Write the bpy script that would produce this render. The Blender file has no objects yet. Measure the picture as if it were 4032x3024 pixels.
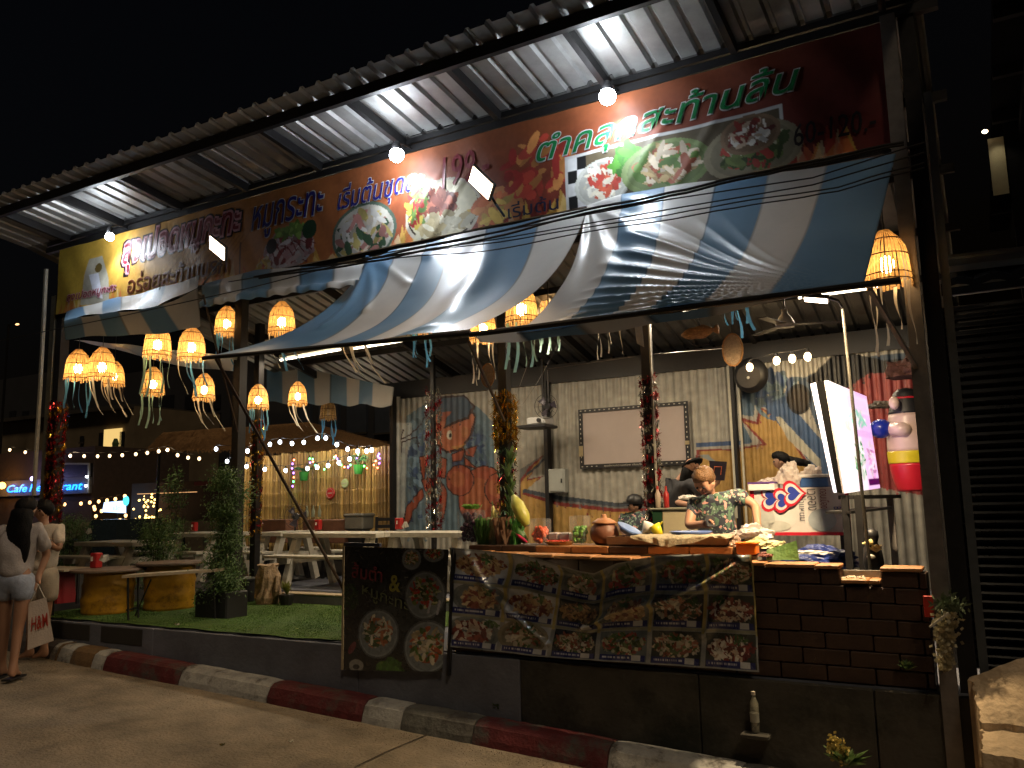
import bpy, math, random
import numpy as np
from mathutils import Vector, Matrix
random.seed(7); rng = np.random.default_rng(7)
SC = bpy.context.scene; COL = SC.collection
R_ = math.radians
# ---------------------------------------------------------------- camera
F, CX, CY = 3260.0, 2016.0, 1512.0
YAW, PIT, ROL = R_(29.5), R_(8.2), R_(1.2)
FW = Vector((-math.sin(YAW)*math.cos(PIT), math.cos(YAW)*math.cos(PIT), math.sin(PIT)))
R0 = Vector((math.cos(YAW), math.sin(YAW), 0)); U0 = R0.cross(FW)
CR = math.cos(ROL)*R0 - math.sin(ROL)*U0; CU = math.sin(ROL)*R0 + math.cos(ROL)*U0
CP = Vector((0, -6, 1.6))
cd = bpy.data.cameras.new('camera'); cam = bpy.data.objects.new('camera', cd); COL.objects.link(cam)
cd.sensor_width = 36; cd.lens = F/4032*36; cd.clip_start = .05; cd.clip_end = 400
m = Matrix((CR, CU, -FW)).transposed().to_4x4(); m.translation = CP; cam.matrix_world = m
SC.camera = cam
# ---------------------------------------------------------------- night sky, warm street fill, exposure
w = bpy.data.worlds.new('World'); SC.world = w; w.use_nodes = True
nt = w.node_tree; bg = nt.nodes['Background']
sky = nt.nodes.new('ShaderNodeTexSky'); sky.sky_type = 'NISHITA'; sky.sun_disc = False
sky.sun_elevation = R_(-4.4); sky.sun_rotation = R_(200)
nt.links.new(sky.outputs[0], bg.inputs[0]); bg.inputs[1].default_value = .15
sl = bpy.data.lights.new('street_fill', 'SUN'); sl.energy = .45; sl.angle = R_(8); sl.color = (1, .78, .52)  # added warm sun lamp in place of an unseen street lamp
so = bpy.data.objects.new('street_fill', sl); COL.objects.link(so)
so.rotation_euler = Vector((-.42, .42, -.82)).to_track_quat('-Z', 'Y').to_euler()
vs = SC.view_settings; vs.view_transform = 'Standard'; vs.look = 'None'; vs.gamma = 1; vs.exposure = .12
vs.use_curve_mapping = False
try:
    SC.cycles.use_light_tree = True; SC.cycles.max_bounces = 6; SC.cycles.transparent_max_bounces = 12
    SC.cycles.sample_clamp_indirect = 3; SC.cycles.use_denoising = True
    SC.cycles.caustics_reflective = False; SC.cycles.caustics_refractive = False
except Exception: pass
# where things stand: a pixel of the 4032x3024 photograph and the plane it lies on
def ray(px, py): return FW + CR*((px-CX)/F) - CU*((py-CY)/F)
def PY(px, py, y=0.):
    d = ray(px, py); return CP + d*((y-CP.y)/d.y)
def PZ(px, py, z):
    d = ray(px, py); return CP + d*((z-CP.z)/d.z)
def PD(px, py, dep):
    d = ray(px, py); return CP + d*dep
KT = lambda x: -.25-.0443*x           # kerb top height
RT = lambda x: -.41-.0443*x           # road height
def PRd(px, py):
    d = ray(px, py); t = (-.41-CP.z)/(d.z+.0443*d.x); return CP + d*t
FZ = .38                              # terrace floor
# ---------------------------------------------------------------- materials
MATS = {}
def mat(name, col=(.5,.5,.5), rough=.6, metal=0, var=.25, ns=6, bump=.15, bs=60, emit=None, es=0, attr=False,
        trans=0, transl=0, dirt=None, spec=.5, alpha=1, coat=0):
    if name in MATS: return MATS[name]
    M = bpy.data.materials.new(name); M.use_nodes = True; n = M.node_tree.nodes; L = M.node_tree.links
    b = n['Principled BSDF']; b.inputs['Roughness'].default_value = rough; b.inputs['Metallic'].default_value = metal
    b.inputs['Specular IOR Level'].default_value = spec; b.inputs['Coat Weight'].default_value = coat
    tc = n.new('ShaderNodeTexCoord')
    if attr:
        a = n.new('ShaderNodeAttribute'); a.attribute_name = 'Col'; base = a.outputs['Color']
    else:
        r = n.new('ShaderNodeRGB'); r.outputs[0].default_value = (*col, 1); base = r.outputs[0]
    if var:
        no = n.new('ShaderNodeTexNoise'); no.inputs['Scale'].default_value = ns; no.inputs['Detail'].default_value = 8
        no.inputs['Roughness'].default_value = .65; L.new(tc.outputs['Object'], no.inputs['Vector'])
        mr = n.new('ShaderNodeMapRange'); mr.inputs[1].default_value = .3; mr.inputs[2].default_value = .7
        mr.inputs[3].default_value = 1-var; mr.inputs[4].default_value = 1+var*.4
        L.new(no.outputs[0], mr.inputs[0])
        mx = n.new('ShaderNodeMix'); mx.data_type = 'RGBA'; mx.blend_type = 'MULTIPLY'; mx.inputs[0].default_value = 1
        L.new(base, mx.inputs[6]); L.new(mr.outputs[0], mx.inputs[7]); base = mx.outputs[2]
        if dirt:
            n2 = n.new('ShaderNodeTexNoise'); n2.inputs['Scale'].default_value = dirt[1]; n2.inputs['Detail'].default_value = 10
            n2.inputs['Roughness'].default_value = .7
            L.new(tc.outputs['Object'], n2.inputs['Vector'])
            m2 = n.new('ShaderNodeMapRange'); m2.inputs[1].default_value = dirt[2]; m2.inputs[2].default_value = dirt[2]+.14
            L.new(n2.outputs[0], m2.inputs[0])
            x2 = n.new('ShaderNodeMix'); x2.data_type = 'RGBA'; L.new(m2.outputs[0], x2.inputs[0]); L.new(base, x2.inputs[6])
            x2.inputs[7].default_value = (*dirt[0], 1); base = x2.outputs[2]
        mr2 = n.new('ShaderNodeMapRange'); mr2.inputs[3].default_value = max(.03, rough-.12); mr2.inputs[4].default_value = min(1, rough+.15)
        L.new(no.outputs[0], mr2.inputs[0]); L.new(mr2.outputs[0], b.inputs['Roughness'])
    L.new(base, b.inputs['Base Color'])
    if bump:
        nb = n.new('ShaderNodeTexNoise'); nb.inputs['Scale'].default_value = bs; nb.inputs['Detail'].default_value = 5
        L.new(tc.outputs['Object'], nb.inputs['Vector'])
        bp = n.new('ShaderNodeBump'); bp.inputs['Strength'].default_value = bump; bp.inputs['Distance'].default_value = .02
        L.new(nb.outputs[0], bp.inputs['Height']); L.new(bp.outputs[0], b.inputs['Normal'])
    if emit:
        b.inputs['Emission Color'].default_value = (*emit, 1); b.inputs['Emission Strength'].default_value = es
    if attr and es and not emit:
        L.new(a.outputs['Color'], b.inputs['Emission Color']); b.inputs['Emission Strength'].default_value = es
    if trans: b.inputs['Transmission Weight'].default_value = trans
    if alpha < 1: b.inputs['Alpha'].default_value = alpha
    if transl:
        t = n.new('ShaderNodeBsdfTranslucent'); ms = n.new('ShaderNodeMixShader'); ms.inputs[0].default_value = transl
        L.new(base, t.inputs[0]); L.new(b.outputs[0], ms.inputs[1]); L.new(t.outputs[0], ms.inputs[2])
        L.new(ms.outputs[0], n['Material Output'].inputs[0])
    MATS[name] = M; return M
# ---------------------------------------------------------------- objects
ORG = {}
def _reg(o, org): ORG[o] = Vector(org)
def tag(o, label=None, cat=None, group=None, kind=None):
    if label: o['label'] = label
    if cat: o['category'] = cat
    if group: o['group'] = group
    if kind: o['kind'] = kind
    return o
def thing(name, label, cat, loc=(0,0,0), group=None):
    o = bpy.data.objects.new(name, None); o.empty_display_size = .1; COL.objects.link(o); o.location = loc
    _reg(o, loc); return tag(o, label, cat, group)
def mkmesh(name, v, f, mt, parent=None, smooth=False, col=None, kind=None, org=None):
    me = bpy.data.meshes.new(name)
    og = ORG[parent] if parent is not None else Vector(org or (0,0,0))
    if isinstance(v, np.ndarray): v = (v - np.array(og)).tolist() if og.length else v.tolist()
    elif og.length: v = [(a[0]-og.x, a[1]-og.y, a[2]-og.z) for a in v]
    me.from_pydata([tuple(a) for a in v], [], f if isinstance(f, list) else f.tolist())
    if isinstance(mt, (list, tuple)):
        for q in mt: me.materials.append(q)
    elif mt: me.materials.append(mt)
    if smooth: me.polygons.foreach_set('use_smooth', [True]*len(me.polygons))
    if col is not None:
        ca = me.color_attributes.new('Col', 'FLOAT_COLOR', 'POINT')
        c = np.ones((len(me.vertices), 4), dtype=np.float32); c[:, :3] = col; ca.data.foreach_set('color', c.ravel())
    me.update()
    o = bpy.data.objects.new(name, me); COL.objects.link(o)
    if parent is not None: o.parent = parent
    else: o.location = og
    _reg(o, og)
    if kind: o['kind'] = kind
    return o
class B:
    def __init__(s): s.v = []; s.f = []; s.c = []
    def quad(s, a, b, c, d):
        n = len(s.v); s.v += [tuple(a), tuple(b), tuple(c), tuple(d)]; s.f.append((n, n+1, n+2, n+3)); return s
    def hexa(s, p):   # 8 corners: bottom 4 (ccw), top 4
        n = len(s.v); s.v += [tuple(a) for a in p]
        for q in ((3,2,1,0),(4,5,6,7),(0,1,5,4),(1,2,6,5),(2,3,7,6),(3,0,4,7)): s.f.append(tuple(n+i for i in q))
        return s
    def box(s, a, b):
        x0,y0,z0 = a; x1,y1,z1 = b
        return s.hexa([(x0,y0,z0),(x1,y0,z0),(x1,y1,z0),(x0,y1,z0),(x0,y0,z1),(x1,y0,z1),(x1,y1,z1),(x0,y1,z1)])
    def bev(s, a, b, r=.01):   # box with chamfered vertical and top edges
        x0,y0,z0 = a; x1,y1,z1 = b
        ring = lambda e, z: [(x0+e+r,y0+e,z),(x1-e-r,y0+e,z),(x1-e,y0+e+r,z),(x1-e,y1-e-r,z),(x1-e-r,y1-e,z),(x0+e+r,y1-e,z),(x0+e,y1-e-r,z),(x0+e,y0+e+r,z)]
        n = len(s.v); L = [ring(r,z0), ring(0,z0+r), ring(0,z1-r), ring(r,z1)]
        for q in L: s.v += q
        for k in range(3):
            for i in range(8):
                j = (i+1) % 8; s.f.append((n+8*k+i, n+8*k+j, n+8*k+8+j, n+8*k+8+i))
        s.f.append(tuple(n+7-i for i in range(8))); s.f.append(tuple(n+24+i for i in range(8))); return s
    def bar(s, p, q, w, h=None, up=(0,0,1)):
        h = h or w; p = Vector(p); q = Vector(q); d = (q-p).normalized(); u = Vector(up)
        if abs(d.dot(u)) > .95: u = Vector((1,0,0))
        a = d.cross(u).normalized()*w/2; b = a.cross(d).normalized()*h/2
        return s.hexa([p-a-b, p+a-b, q+a-b, q-a-b, p-a+b, p+a+b, q+a+b, q-a+b])
    def tube(s, pts, r, n=8, cap=True, r2=None):
        pts = [Vector(p) for p in pts]; base = len(s.v); N = len(pts); pa = None
        for i, p in enumerate(pts):
            d = (pts[min(i+1,N-1)]-pts[max(i-1,0)]).normalized()
            if pa is None:
                u = Vector((0,0,1)) if abs(d.z) < .9 else Vector((1,0,0)); a = d.cross(u).normalized()
            else: a = (pa - d*pa.dot(d)).normalized()
            pa = a; b = d.cross(a)
            rr = r[i] if isinstance(r, (list, tuple)) else (r if r2 is None else r+(r2-r)*i/(N-1))
            for k in range(n):
                t = 2*math.pi*k/n; s.v.append(tuple(p + a*math.cos(t)*rr + b*math.sin(t)*rr))
        for i in range(N-1):
            for k in range(n):
                k2 = (k+1) % n; s.f.append((base+i*n+k, base+i*n+k2, base+(i+1)*n+k2, base+(i+1)*n+k))
        if cap: s.f.append(tuple(base+n-1-k for k in range(n))); s.f.append(tuple(base+(N-1)*n+k for k in range(n)))
        return s
    def lathe(s, prof, c=(0,0,0), n=20, sx=1, sy=1, M=None):   # prof: (r,z)
        base = len(s.v); c = Vector(c)
        for r, z in prof:
            for k in range(n):
                t = 2*math.pi*k/n; q = Vector((r*math.cos(t)*sx, r*math.sin(t)*sy, z))
                if M: q = M @ q
                s.v.append(tuple(c+q))
        for i in range(len(prof)-1):
            for k in range(n):
                k2 = (k+1) % n; s.f.append((base+i*n+k, base+i*n+k2, base+(i+1)*n+k2, base+(i+1)*n+k))
        s.f.append(tuple(base+n-1-k for k in range(n))); s.f.append(tuple(base+(len(prof)-1)*n+k for k in range(n)))
        return s
    def ball(s, c, r, n=10, sx=1, sy=1, sz=1, M=None):
        k = max(5, n//2)
        pr = [(max(.02*r, r*math.sin(math.pi*i/k)), -r*math.cos(math.pi*i/k)*sz) for i in range(k+1)]
        return s.lathe(pr, c, n, sx, sy, M)
    def build(s, name, mt, parent=None, smooth=False, kind=None, org=None, bevel=0):
        o = mkmesh(name, s.v, s.f, mt, parent, smooth, None, kind, org)
        return o
def grid(fn, nu, nv):
    v = []; f = []
    for j in range(nv+1):
        for i in range(nu+1): v.append(tuple(fn(i/nu, j/nv)))
    for j in range(nv):
        for i in range(nu):
            a = j*(nu+1)+i; f.append((a, a+1, a+nu+2, a+nu+1))
    return v, f
def kids(o): return [c for c in ORG if c.parent == o]
def copytree(o, parent=None, loc=None, rotz=None):
    c = o.copy(); COL.objects.link(c); c.parent = parent
    if loc is not None: c.location = loc
    if rotz is not None: c.rotation_euler = (0,0,rotz)
    ch = kids(o); _reg(c, ORG[o])
    for k in ch: copytree(k, c)
    return c
def leds(kind, name, loc, e, col, parent=None, size=.05, rot=None, spot=None, blend=.6, sy=None, spread=None):
    l = bpy.data.lights.new(name, kind); l.energy = e; l.color = col
    if kind == 'AREA': l.shape = 'RECTANGLE'; l.size = size; l.size_y = sy or size
    else: l.shadow_soft_size = size
    if kind == 'AREA' and spread: l.spread = spread
    if kind == 'SPOT': l.spot_size = spot; l.spot_blend = blend
    o = bpy.data.objects.new(name, l); COL.objects.link(o)
    o.location = Vector(loc) - (ORG[parent] if parent is not None else Vector())
    if parent is not None: o.parent = parent
    if rot is not None: o.rotation_euler = Vector(rot).to_track_quat('-Z', 'Y').to_euler()
    return o
def lerp(a, b, t): return a+(b-a)*t
def pl(pts, t):   # piecewise linear on list of (t, value)
    for (a, x), (b, y) in zip(pts, pts[1:]):
        if t <= b: return lerp(x, y, (t-a)/(b-a) if b > a else 0)
    return pts[-1][1]
FONT = bpy.data.fonts.load('<builtin>') if '<builtin>' in [f.filepath for f in bpy.data.fonts] else None
def text(name, s, box, yf, mt, parent, shear=0, off=0, ext=.002, rot90=False, fn=None, sp=1., kind=None):
    """lettering fitted to box (x0,z0,x1,z1); yf = plane y, or fn maps (x,z)->point"""
    cu = bpy.data.curves.new(name, 'FONT'); cu.body = s; cu.size = 1; cu.shear = shear; cu.offset = off; cu.extrude = .0
    cu.resolution_u = 2; cu.space_character = sp
    t = bpy.data.objects.new(name, cu); COL.objects.link(t)
    dg = bpy.context.evaluated_depsgraph_get(); me = bpy.data.meshes.new_from_object(t.evaluated_get(dg))
    bpy.data.objects.remove(t); bpy.data.curves.remove(cu)
    v = np.array([tuple(q.co) for q in me.vertices])
    if len(v) == 0: return None
    f = [tuple(p.vertices) for p in me.polygons]
    if rot90: v = np.stack([v[:,1], -v[:,0], v[:,2]], 1)
    lo = v.min(0); hi = v.max(0); x0, z0, x1, z1 = box
    X = x0+(v[:,0]-lo[0])/(hi[0]-lo[0])*(x1-x0); Z = z0+(v[:,1]-lo[1])/(hi[1]-lo[1])*(z1-z0)
    V = [tuple(fn(a, b)) for a, b in zip(X, Z)] if fn else [(a, yf, b) for a, b in zip(X, Z)]
    bpy.data.meshes.remove(me)
    return mkmesh(name, V, f, mt, parent, kind=kind)
# ---------------------------------------------------------------- flat print, painted cell by cell
S = lambda r, g, b: tuple(((c/255+.055)/1.055)**2.4 if c > 10 else c/3294 for c in (r, g, b))
class Ras:
    def __init__(s, w, h, c): s.w, s.h = w, h; s.a = np.empty((h, w, 3)); s.a[:] = c; s.Y, s.X = np.mgrid[0:h, 0:w]
    def ell(s, cx, cy, rx, ry, c, rot=0, a=1, inner=0):
        dx = s.X-cx; dy = s.Y-cy; co, si = math.cos(rot), math.sin(rot)
        d = ((dx*co+dy*si)/rx)**2+((-dx*si+dy*co)/ry)**2; k = (d <= 1)
        if inner: k &= d > inner
        s.a[k] = s.a[k]*(1-a)+np.array(c)*a
    def poly(s, pts, c, a=1):
        xs = [p[0] for p in pts]; ys = [p[1] for p in pts]
        x0, x1 = max(0, int(min(xs))), min(s.w, int(max(xs))+2); y0, y1 = max(0, int(min(ys))), min(s.h, int(max(ys))+2)
        if x1 <= x0 or y1 <= y0: return
        X = s.X[y0:y1, x0:x1]; Y = s.Y[y0:y1, x0:x1]; k = np.zeros(X.shape, bool); j = len(pts)-1
        for i in range(len(pts)):
            (xi, yi), (xj, yj) = pts[i], pts[j]
            if yi != yj: k ^= ((yi > Y) != (yj > Y)) & (X < (xj-xi)*(Y-yi)/(yj-yi)+xi)
            j = i
        w = s.a[y0:y1, x0:x1]; w[k] = w[k]*(1-a)+np.array(c)*a
    def rect(s, x0, y0, x1, y1, c, a=1):
        w = s.a[max(0,int(y0)):max(0,int(y1)), max(0,int(x0)):max(0,int(x1))]; w[:] = w*(1-a)+np.array(c)*a
    def line(s, pts, wd, c, a=1):
        for (x0, y0), (x1, y1) in zip(pts, pts[1:]):
            L = math.hypot(x1-x0, y1-y0) or 1; nx, ny = -(y1-y0)/L*wd/2, (x1-x0)/L*wd/2
            s.poly([(x0+nx,y0+ny),(x1+nx,y1+ny),(x1-nx,y1-ny),(x0-nx,y0-ny)], c, a)
            s.ell(x1, y1, max(.6, wd/2), max(.6, wd/2), c)
    def blobs(s, cx, cy, rx, ry, cols, n, sz):
        for i in range(n):
            t = random.random()*6.28; r = math.sqrt(random.random()); c = random.choice(cols); k = random.uniform(.55, 1.1)
            s.ell(cx+r*rx*math.cos(t), cy+r*ry*math.sin(t), sz*random.uniform(.6,1.9), sz*random.uniform(.3,.8), [q*k for q in c], random.random()*3.1)
    def dish(s, cx, cy, rx, ry, cols, plate=(.55,.57,.6), n=60):
        s.ell(cx, cy, rx, ry, plate); s.ell(cx, cy, rx*.86, ry*.86, [q*.75 for q in plate])
        s.blobs(cx, cy-ry*.08, rx*.66, ry*.62, cols, n, max(1.2, rx*.13))
    def noise(s, amt=.12, cell=6):
        g = rng.random((s.h//cell+2, s.w//cell+2)); yy = s.Y/cell; xx = s.X/cell; iy = yy.astype(int); ix = xx.astype(int); fy = yy-iy; fx = xx-ix
        n = (g[iy,ix]*(1-fx)+g[iy,ix+1]*fx)*(1-fy)+(g[iy+1,ix]*(1-fx)+g[iy+1,ix+1]*fx)*fy
        s.a *= (1-amt+2*amt*n)[..., None]
    def sheet(s, name, fn, mt, parent=None, org=None):
        """one quad per print cell, laid on fn(u,v) with u to the right and v downwards"""
        v = np.array([tuple(fn((i+.0)/(s.w-1), (j+.0)/(s.h-1))) for j in range(s.h) for i in range(s.w)])
        i = np.arange(s.w-1); j = np.arange(s.h-1); J, I = np.meshgrid(j, i, indexing='ij'); a = (J*s.w+I).ravel()
        f = np.stack([a, a+s.w, a+s.w+1, a+1], 1)
        return mkmesh(name, v, f, mt, parent, True, s.a.reshape(-1, 3), None, org)
# ================================================================ SETTING
m_road = mat('road', (.21,.17,.125), .9, var=.5, ns=2.6, bump=1.0, bs=38, dirt=((.12,.10,.08), 1.1, .54))
m_conc = mat('painted_concrete', (.15,.16,.20), .8, var=.35, ns=2, bump=.3, bs=30, dirt=((.03,.032,.03), 1.3, .6))
m_floor = mat('terrace_concrete', (.2,.19,.17), .8, var=.3, ns=3, bump=.2, bs=40)
m_turf = mat('turf', (.07,.135,.02), .95, var=.45, ns=9, bump=.9, bs=160)
m_dark = mat('black_steel', (.018,.017,.018), .45, .3, var=.3, ns=12, bump=.05, bs=30)
m_brown = mat('brown_tile', (.055,.028,.018), .55, var=.35, ns=7, bump=.25, bs=45)
m_cap = mat('cap_tile', (.42,.2,.08), .5, var=.3, ns=9, bump=.2, bs=50)
m_zinc = mat('zinc_sheet', (.40,.40,.39), .42, .45, var=.35, ns=2.5, bump=.12, bs=18, dirt=((.16,.12,.09), 1.6, .66))
m_white = mat('white_wood', (.5,.47,.4), .55, var=.25, ns=12, bump=.15, bs=30)
m_grey = mat('grey_steel', (.2,.18,.17), .5, .4, var=.3, ns=9, bump=.08)
m_blk = mat('black_plastic', (.012,.012,.014), .45, var=.1, bump=.03)
def floorsheet(name, x0, x1, y0, y1, zf, mt, n=40):
    v, f = grid(lambda u, t: (lerp(x0,x1,u), lerp(y0,y1,t), zf(lerp(x0,x1,u), lerp(y0,y1,t))), n, n)
    return tag(mkmesh(name, v, f, mt, smooth=True), kind='structure')
def zr(x, y):
    x = max(-40, min(6, x)); return RT(x)+.006*math.sin(x*2.1+y)*math.sin(y*1.7)
floorsheet('ground', -160, 160, -60, 200, lambda x, y: RT(max(-40, min(6, x)))-.06, mat('far_ground', (.05,.045,.04), .9), 20)
floorsheet('road', -34, 2.2, -9, -.29, zr, m_road, 60)
# terrace slab with its turf carpet and the raised inner deck
o = B().box((-10.2,.0,-.6), (-.15,11,FZ)).build('terrace_floor', m_conc); tag(o, kind='structure')
XT = PY(1362, 2513, 0).x
P1 = PY(1365, 2385, 1.5)
yd = PZ(1250, 2383, FZ).y
v, f = grid(lambda u, t: (lerp(-10.15, XT+.35, u), lerp(-.012+.01*math.sin(u*60)+(.06 if .9 < u < .965 else 0), yd+.5, t), FZ+.012+.004*math.sin(u*37+t*9)), 90, 30)
o = mkmesh('turf_carpet', v, f, m_turf, smooth=True); tag(o, kind='structure')
g = B()
for i in range(42000):
    x = random.uniform(-10.1, XT+.32); y = random.uniform(.0, yd-.02); h = random.uniform(.006,.013); a = random.random()*3.14
    dx, dy = math.cos(a)*.0035, math.sin(a)*.0035; n = len(g.v); z = FZ+.012
    g.v += [(x-dx,y-dy,z),(x+dx,y+dy,z),(x+random.uniform(-.006,.006), y+random.uniform(-.006,.006), z+h)]; g.f.append((n,n+1,n+2))
tag(g.build('artificial_grass', mat('blade', (.08,.17,.025), .7, var=.3, ns=3, bump=0)), kind='stuff')
DZ = FZ+.12
o = B().box((PZ(1130,2383,FZ).x-.6, yd, FZ-.02), (-.16, 10.9, DZ)).build('deck_floor', m_conc); tag(o, kind='structure')
xe0 = PZ(1060,2383,FZ).x; k = 0
while xe0 < -3.0:
    tl = B().bev((xe0+.003, yd-.015, DZ), (xe0+.297, yd+.16, DZ+.018), .004).build('tile', m_cap if k < 0 else mat('beige_tile', (.45,.36,.24), .5, var=.2), o)
    xe0 += .3; k += 1
# retaining wall below the terrace, in cast sections
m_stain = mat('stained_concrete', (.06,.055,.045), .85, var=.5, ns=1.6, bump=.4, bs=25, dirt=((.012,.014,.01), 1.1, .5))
def retaining():
    t = thing('retaining_wall', 'stained dark painted concrete wall below the terrace and brick counter', 'wall', (-5, 0, -.6))
    xs = [-10.25, -9.15, -7.78, -5.0, -3.35, -1.9, -.75, .2]
    for i, (a, b) in enumerate(zip(xs, xs[1:])):
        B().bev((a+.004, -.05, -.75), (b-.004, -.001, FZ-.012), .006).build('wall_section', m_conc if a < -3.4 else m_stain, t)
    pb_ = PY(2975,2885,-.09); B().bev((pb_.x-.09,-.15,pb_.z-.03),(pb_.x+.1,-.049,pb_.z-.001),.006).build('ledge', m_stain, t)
    for x0, x1 in ((-9.6,-8.85),(-8.65,-7.95)):
        B().bev((x0, -.056, FZ-.2), (x1, -.045, FZ-.03), .003).build('dark_panel', mat('dark_panel', (.03,.028,.026), .7), t)
retaining()
# red and white kerb
kt = [( (214,2511),'d'),((243,2516),'w'),((262,2518),'b'),((272,2519),'w'),((322,2527),'b'),((405,2538),'w'),((452,2545),'r'),((748,2590),'w'),((1092,2652),'r'),((1462,2722),'w'),((1612,2752),'g'),((1890,2800),'r')]
kx = [PY(*p, -.16).x for p, c in kt]; kc = [c for p, c in kt]
kx[0] = -10.6; kcol = {'d':(.06,.05,.05),'w':(.40,.40,.39),'b':(.15,.09,.04),'r':(.105,.012,.016),'g':(.13,.13,.12)}
kx += [PY(2415,2915,-.16).x, PY(2925,3000,-.16).x]; kc += ['w']
xx = kx[-1]
for c in 'gwrw': kc.append(c); xx += .32; kx.append(xx)
for c in 'bwrw': kx.insert(0, kx[0]-1.3); kc.insert(0, c)
kerb = thing('kerb', None, None, (-5,-.2,0)); tag(kerb, kind='structure')
for i in range(len(kx)-1):
    a, b = kx[i]+.005, kx[i+1]-.005; n = max(3, int((b-a)/.07)); bb = B()
    prof = [(-.31,-.25),(-.30,-.02),(-.285,.05) ,(-.25,.13),(-.2,.16),(-.13,.165),(-.06,.162),(-.052,-.25)]
    for s in range(n+1):
        x = lerp(a, b, s/n); z0 = RT(x); 
        for (y, z) in prof:
            j = .006 if 0 < s < n else -.006
            bb.v.append((x, y+random.uniform(-.004,.004)-(j if y < -.1 else 0)*.5, (z0+z) + random.uniform(-.003,.003) + (j if z > .1 else 0)*.5))
    P = len(prof)
    for s in range(n):
        for q in range(P-1): bb.f.append((s*P+q, s*P+q+1, (s+1)*P+q+1, (s+1)*P+q))
    bb.f.append(tuple(range(P))[::-1]); bb.f.append(tuple(n*P+q for q in range(P)))
    bb.build('kerb_stone', mat('kerb_'+kc[i], kcol[kc[i]], .75, var=.4, ns=9, bump=.35, bs=40, dirt=((.06,.055,.05), 4.5, .50)), kerb, smooth=False)
# loose grit along the kerb, a joint in the road, a rough footing under the counter wall
b = B()
for i in range(2600):
    x = random.uniform(-9.6, .3); y = -.33-abs(random.gauss(0,.16)) if random.random() < .75 else random.uniform(-4.4,-.4); s_ = random.uniform(.002,.007); z = zr(x,y); n = len(b.v)
    b.v += [(x-s_,y-s_*.6,z-.002),(x+s_,y-s_*.5,z-.002),(x+s_*.2,y+s_,z-.002),(x,y,z+s_)]; b.f += [(n,n+1,n+3),(n+1,n+2,n+3),(n+2,n,n+3)]
tag(b.build('grit', mat('grit', (.24,.19,.14), .9, var=.5, ns=20, bump=0)), kind='stuff')
pj = [PRd(1400,3024), PRd(1520,2965), PRd(1640,2915), PRd(1745,2868)]; b = B()
for p_, q_ in zip(pj, pj[1:]):
    n_ = Vector((-(q_-p_).y, (q_-p_).x, 0)).normalized()*.007; u_ = Vector((0,0,.010)); b.quad(p_-n_+u_, p_+n_+u_, q_+n_+u_, q_-n_+u_)
tag(b.build('road_joint', mat('joint', (.05,.04,.03), .9)), kind='structure')
def footing():
    v, f = grid(lambda u, t: (lerp(-3.3,.1,u), lerp(-.30,-.04,t)+.01*math.sin(u*40), min(-.03, KT(lerp(-3.3,.1,u))+.02+.13*t+.10*u+.015*math.sin(u*31+t*9)+.01*math.sin(u*77))), 80, 8)
    tag(mkmesh('soil_bank', v, f, m_stain, smooth=True), kind='structure')
# weeds at the foot of the wall
def sprig(b, c, h, n, spread, lw=.012):
    for i in range(n):
        a = random.random()*6.28; t = random.uniform(.3,1); p = Vector(c); q = p+Vector((math.cos(a)*spread*t, math.sin(a)*spread*t*.6, h*random.uniform(.4,1)))
        s = Vector((-math.sin(a), math.cos(a), random.uniform(-.4,.4)))*lw; mid = (p+q)/2+Vector((0,0,h*.15)); n0 = len(b.v)
        b.v += [tuple(p), tuple(mid-s), tuple(q), tuple(mid+s)]; b.f.append((n0,n0+1,n0+2,n0+3))
m_leaf = mat('leaf', (.11,.19,.06), .55, var=.5, ns=25, bump=0, transl=.3)
m_leafd = mat('dry_leaf', (.16,.14,.06), .6, var=.5, ns=25, bump=0, transl=.25)
for px, py, h, n, lab in ((1950,2905,.16,60,'low dry weeds sprouting beside the red kerb stone under the dish menu'),(2420,2985,.12,70,'leafy weed tuft growing at the kerb left of the yellow flowers'),(1440+300,2845,.08,40,'small weed patch where the grey kerb stone meets the road')):
    p = PRd(px, py); b = B()
    for k in range(7): sprig(b, (p.x+random.uniform(-.16,.16), p.y+random.uniform(-.05,.05), RT(p.x)-.01), h, n//7, .09)
    tag(b.build('weed', m_leafd if n != 70 else m_leaf, org=p), lab, 'weed')
# ================================================================ ROOF, POSTS, BEAMS
sh = thing('shelter_frame', 'open steel market shelter with sloping zinc roof and black posts', 'shelter', (-5,0,FZ))
X0, X1 = -9.93, .05
ZR0 = 5.05
zro = lambda y: ZR0-.13*y if y < 0 else ZR0-.25*y
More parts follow.
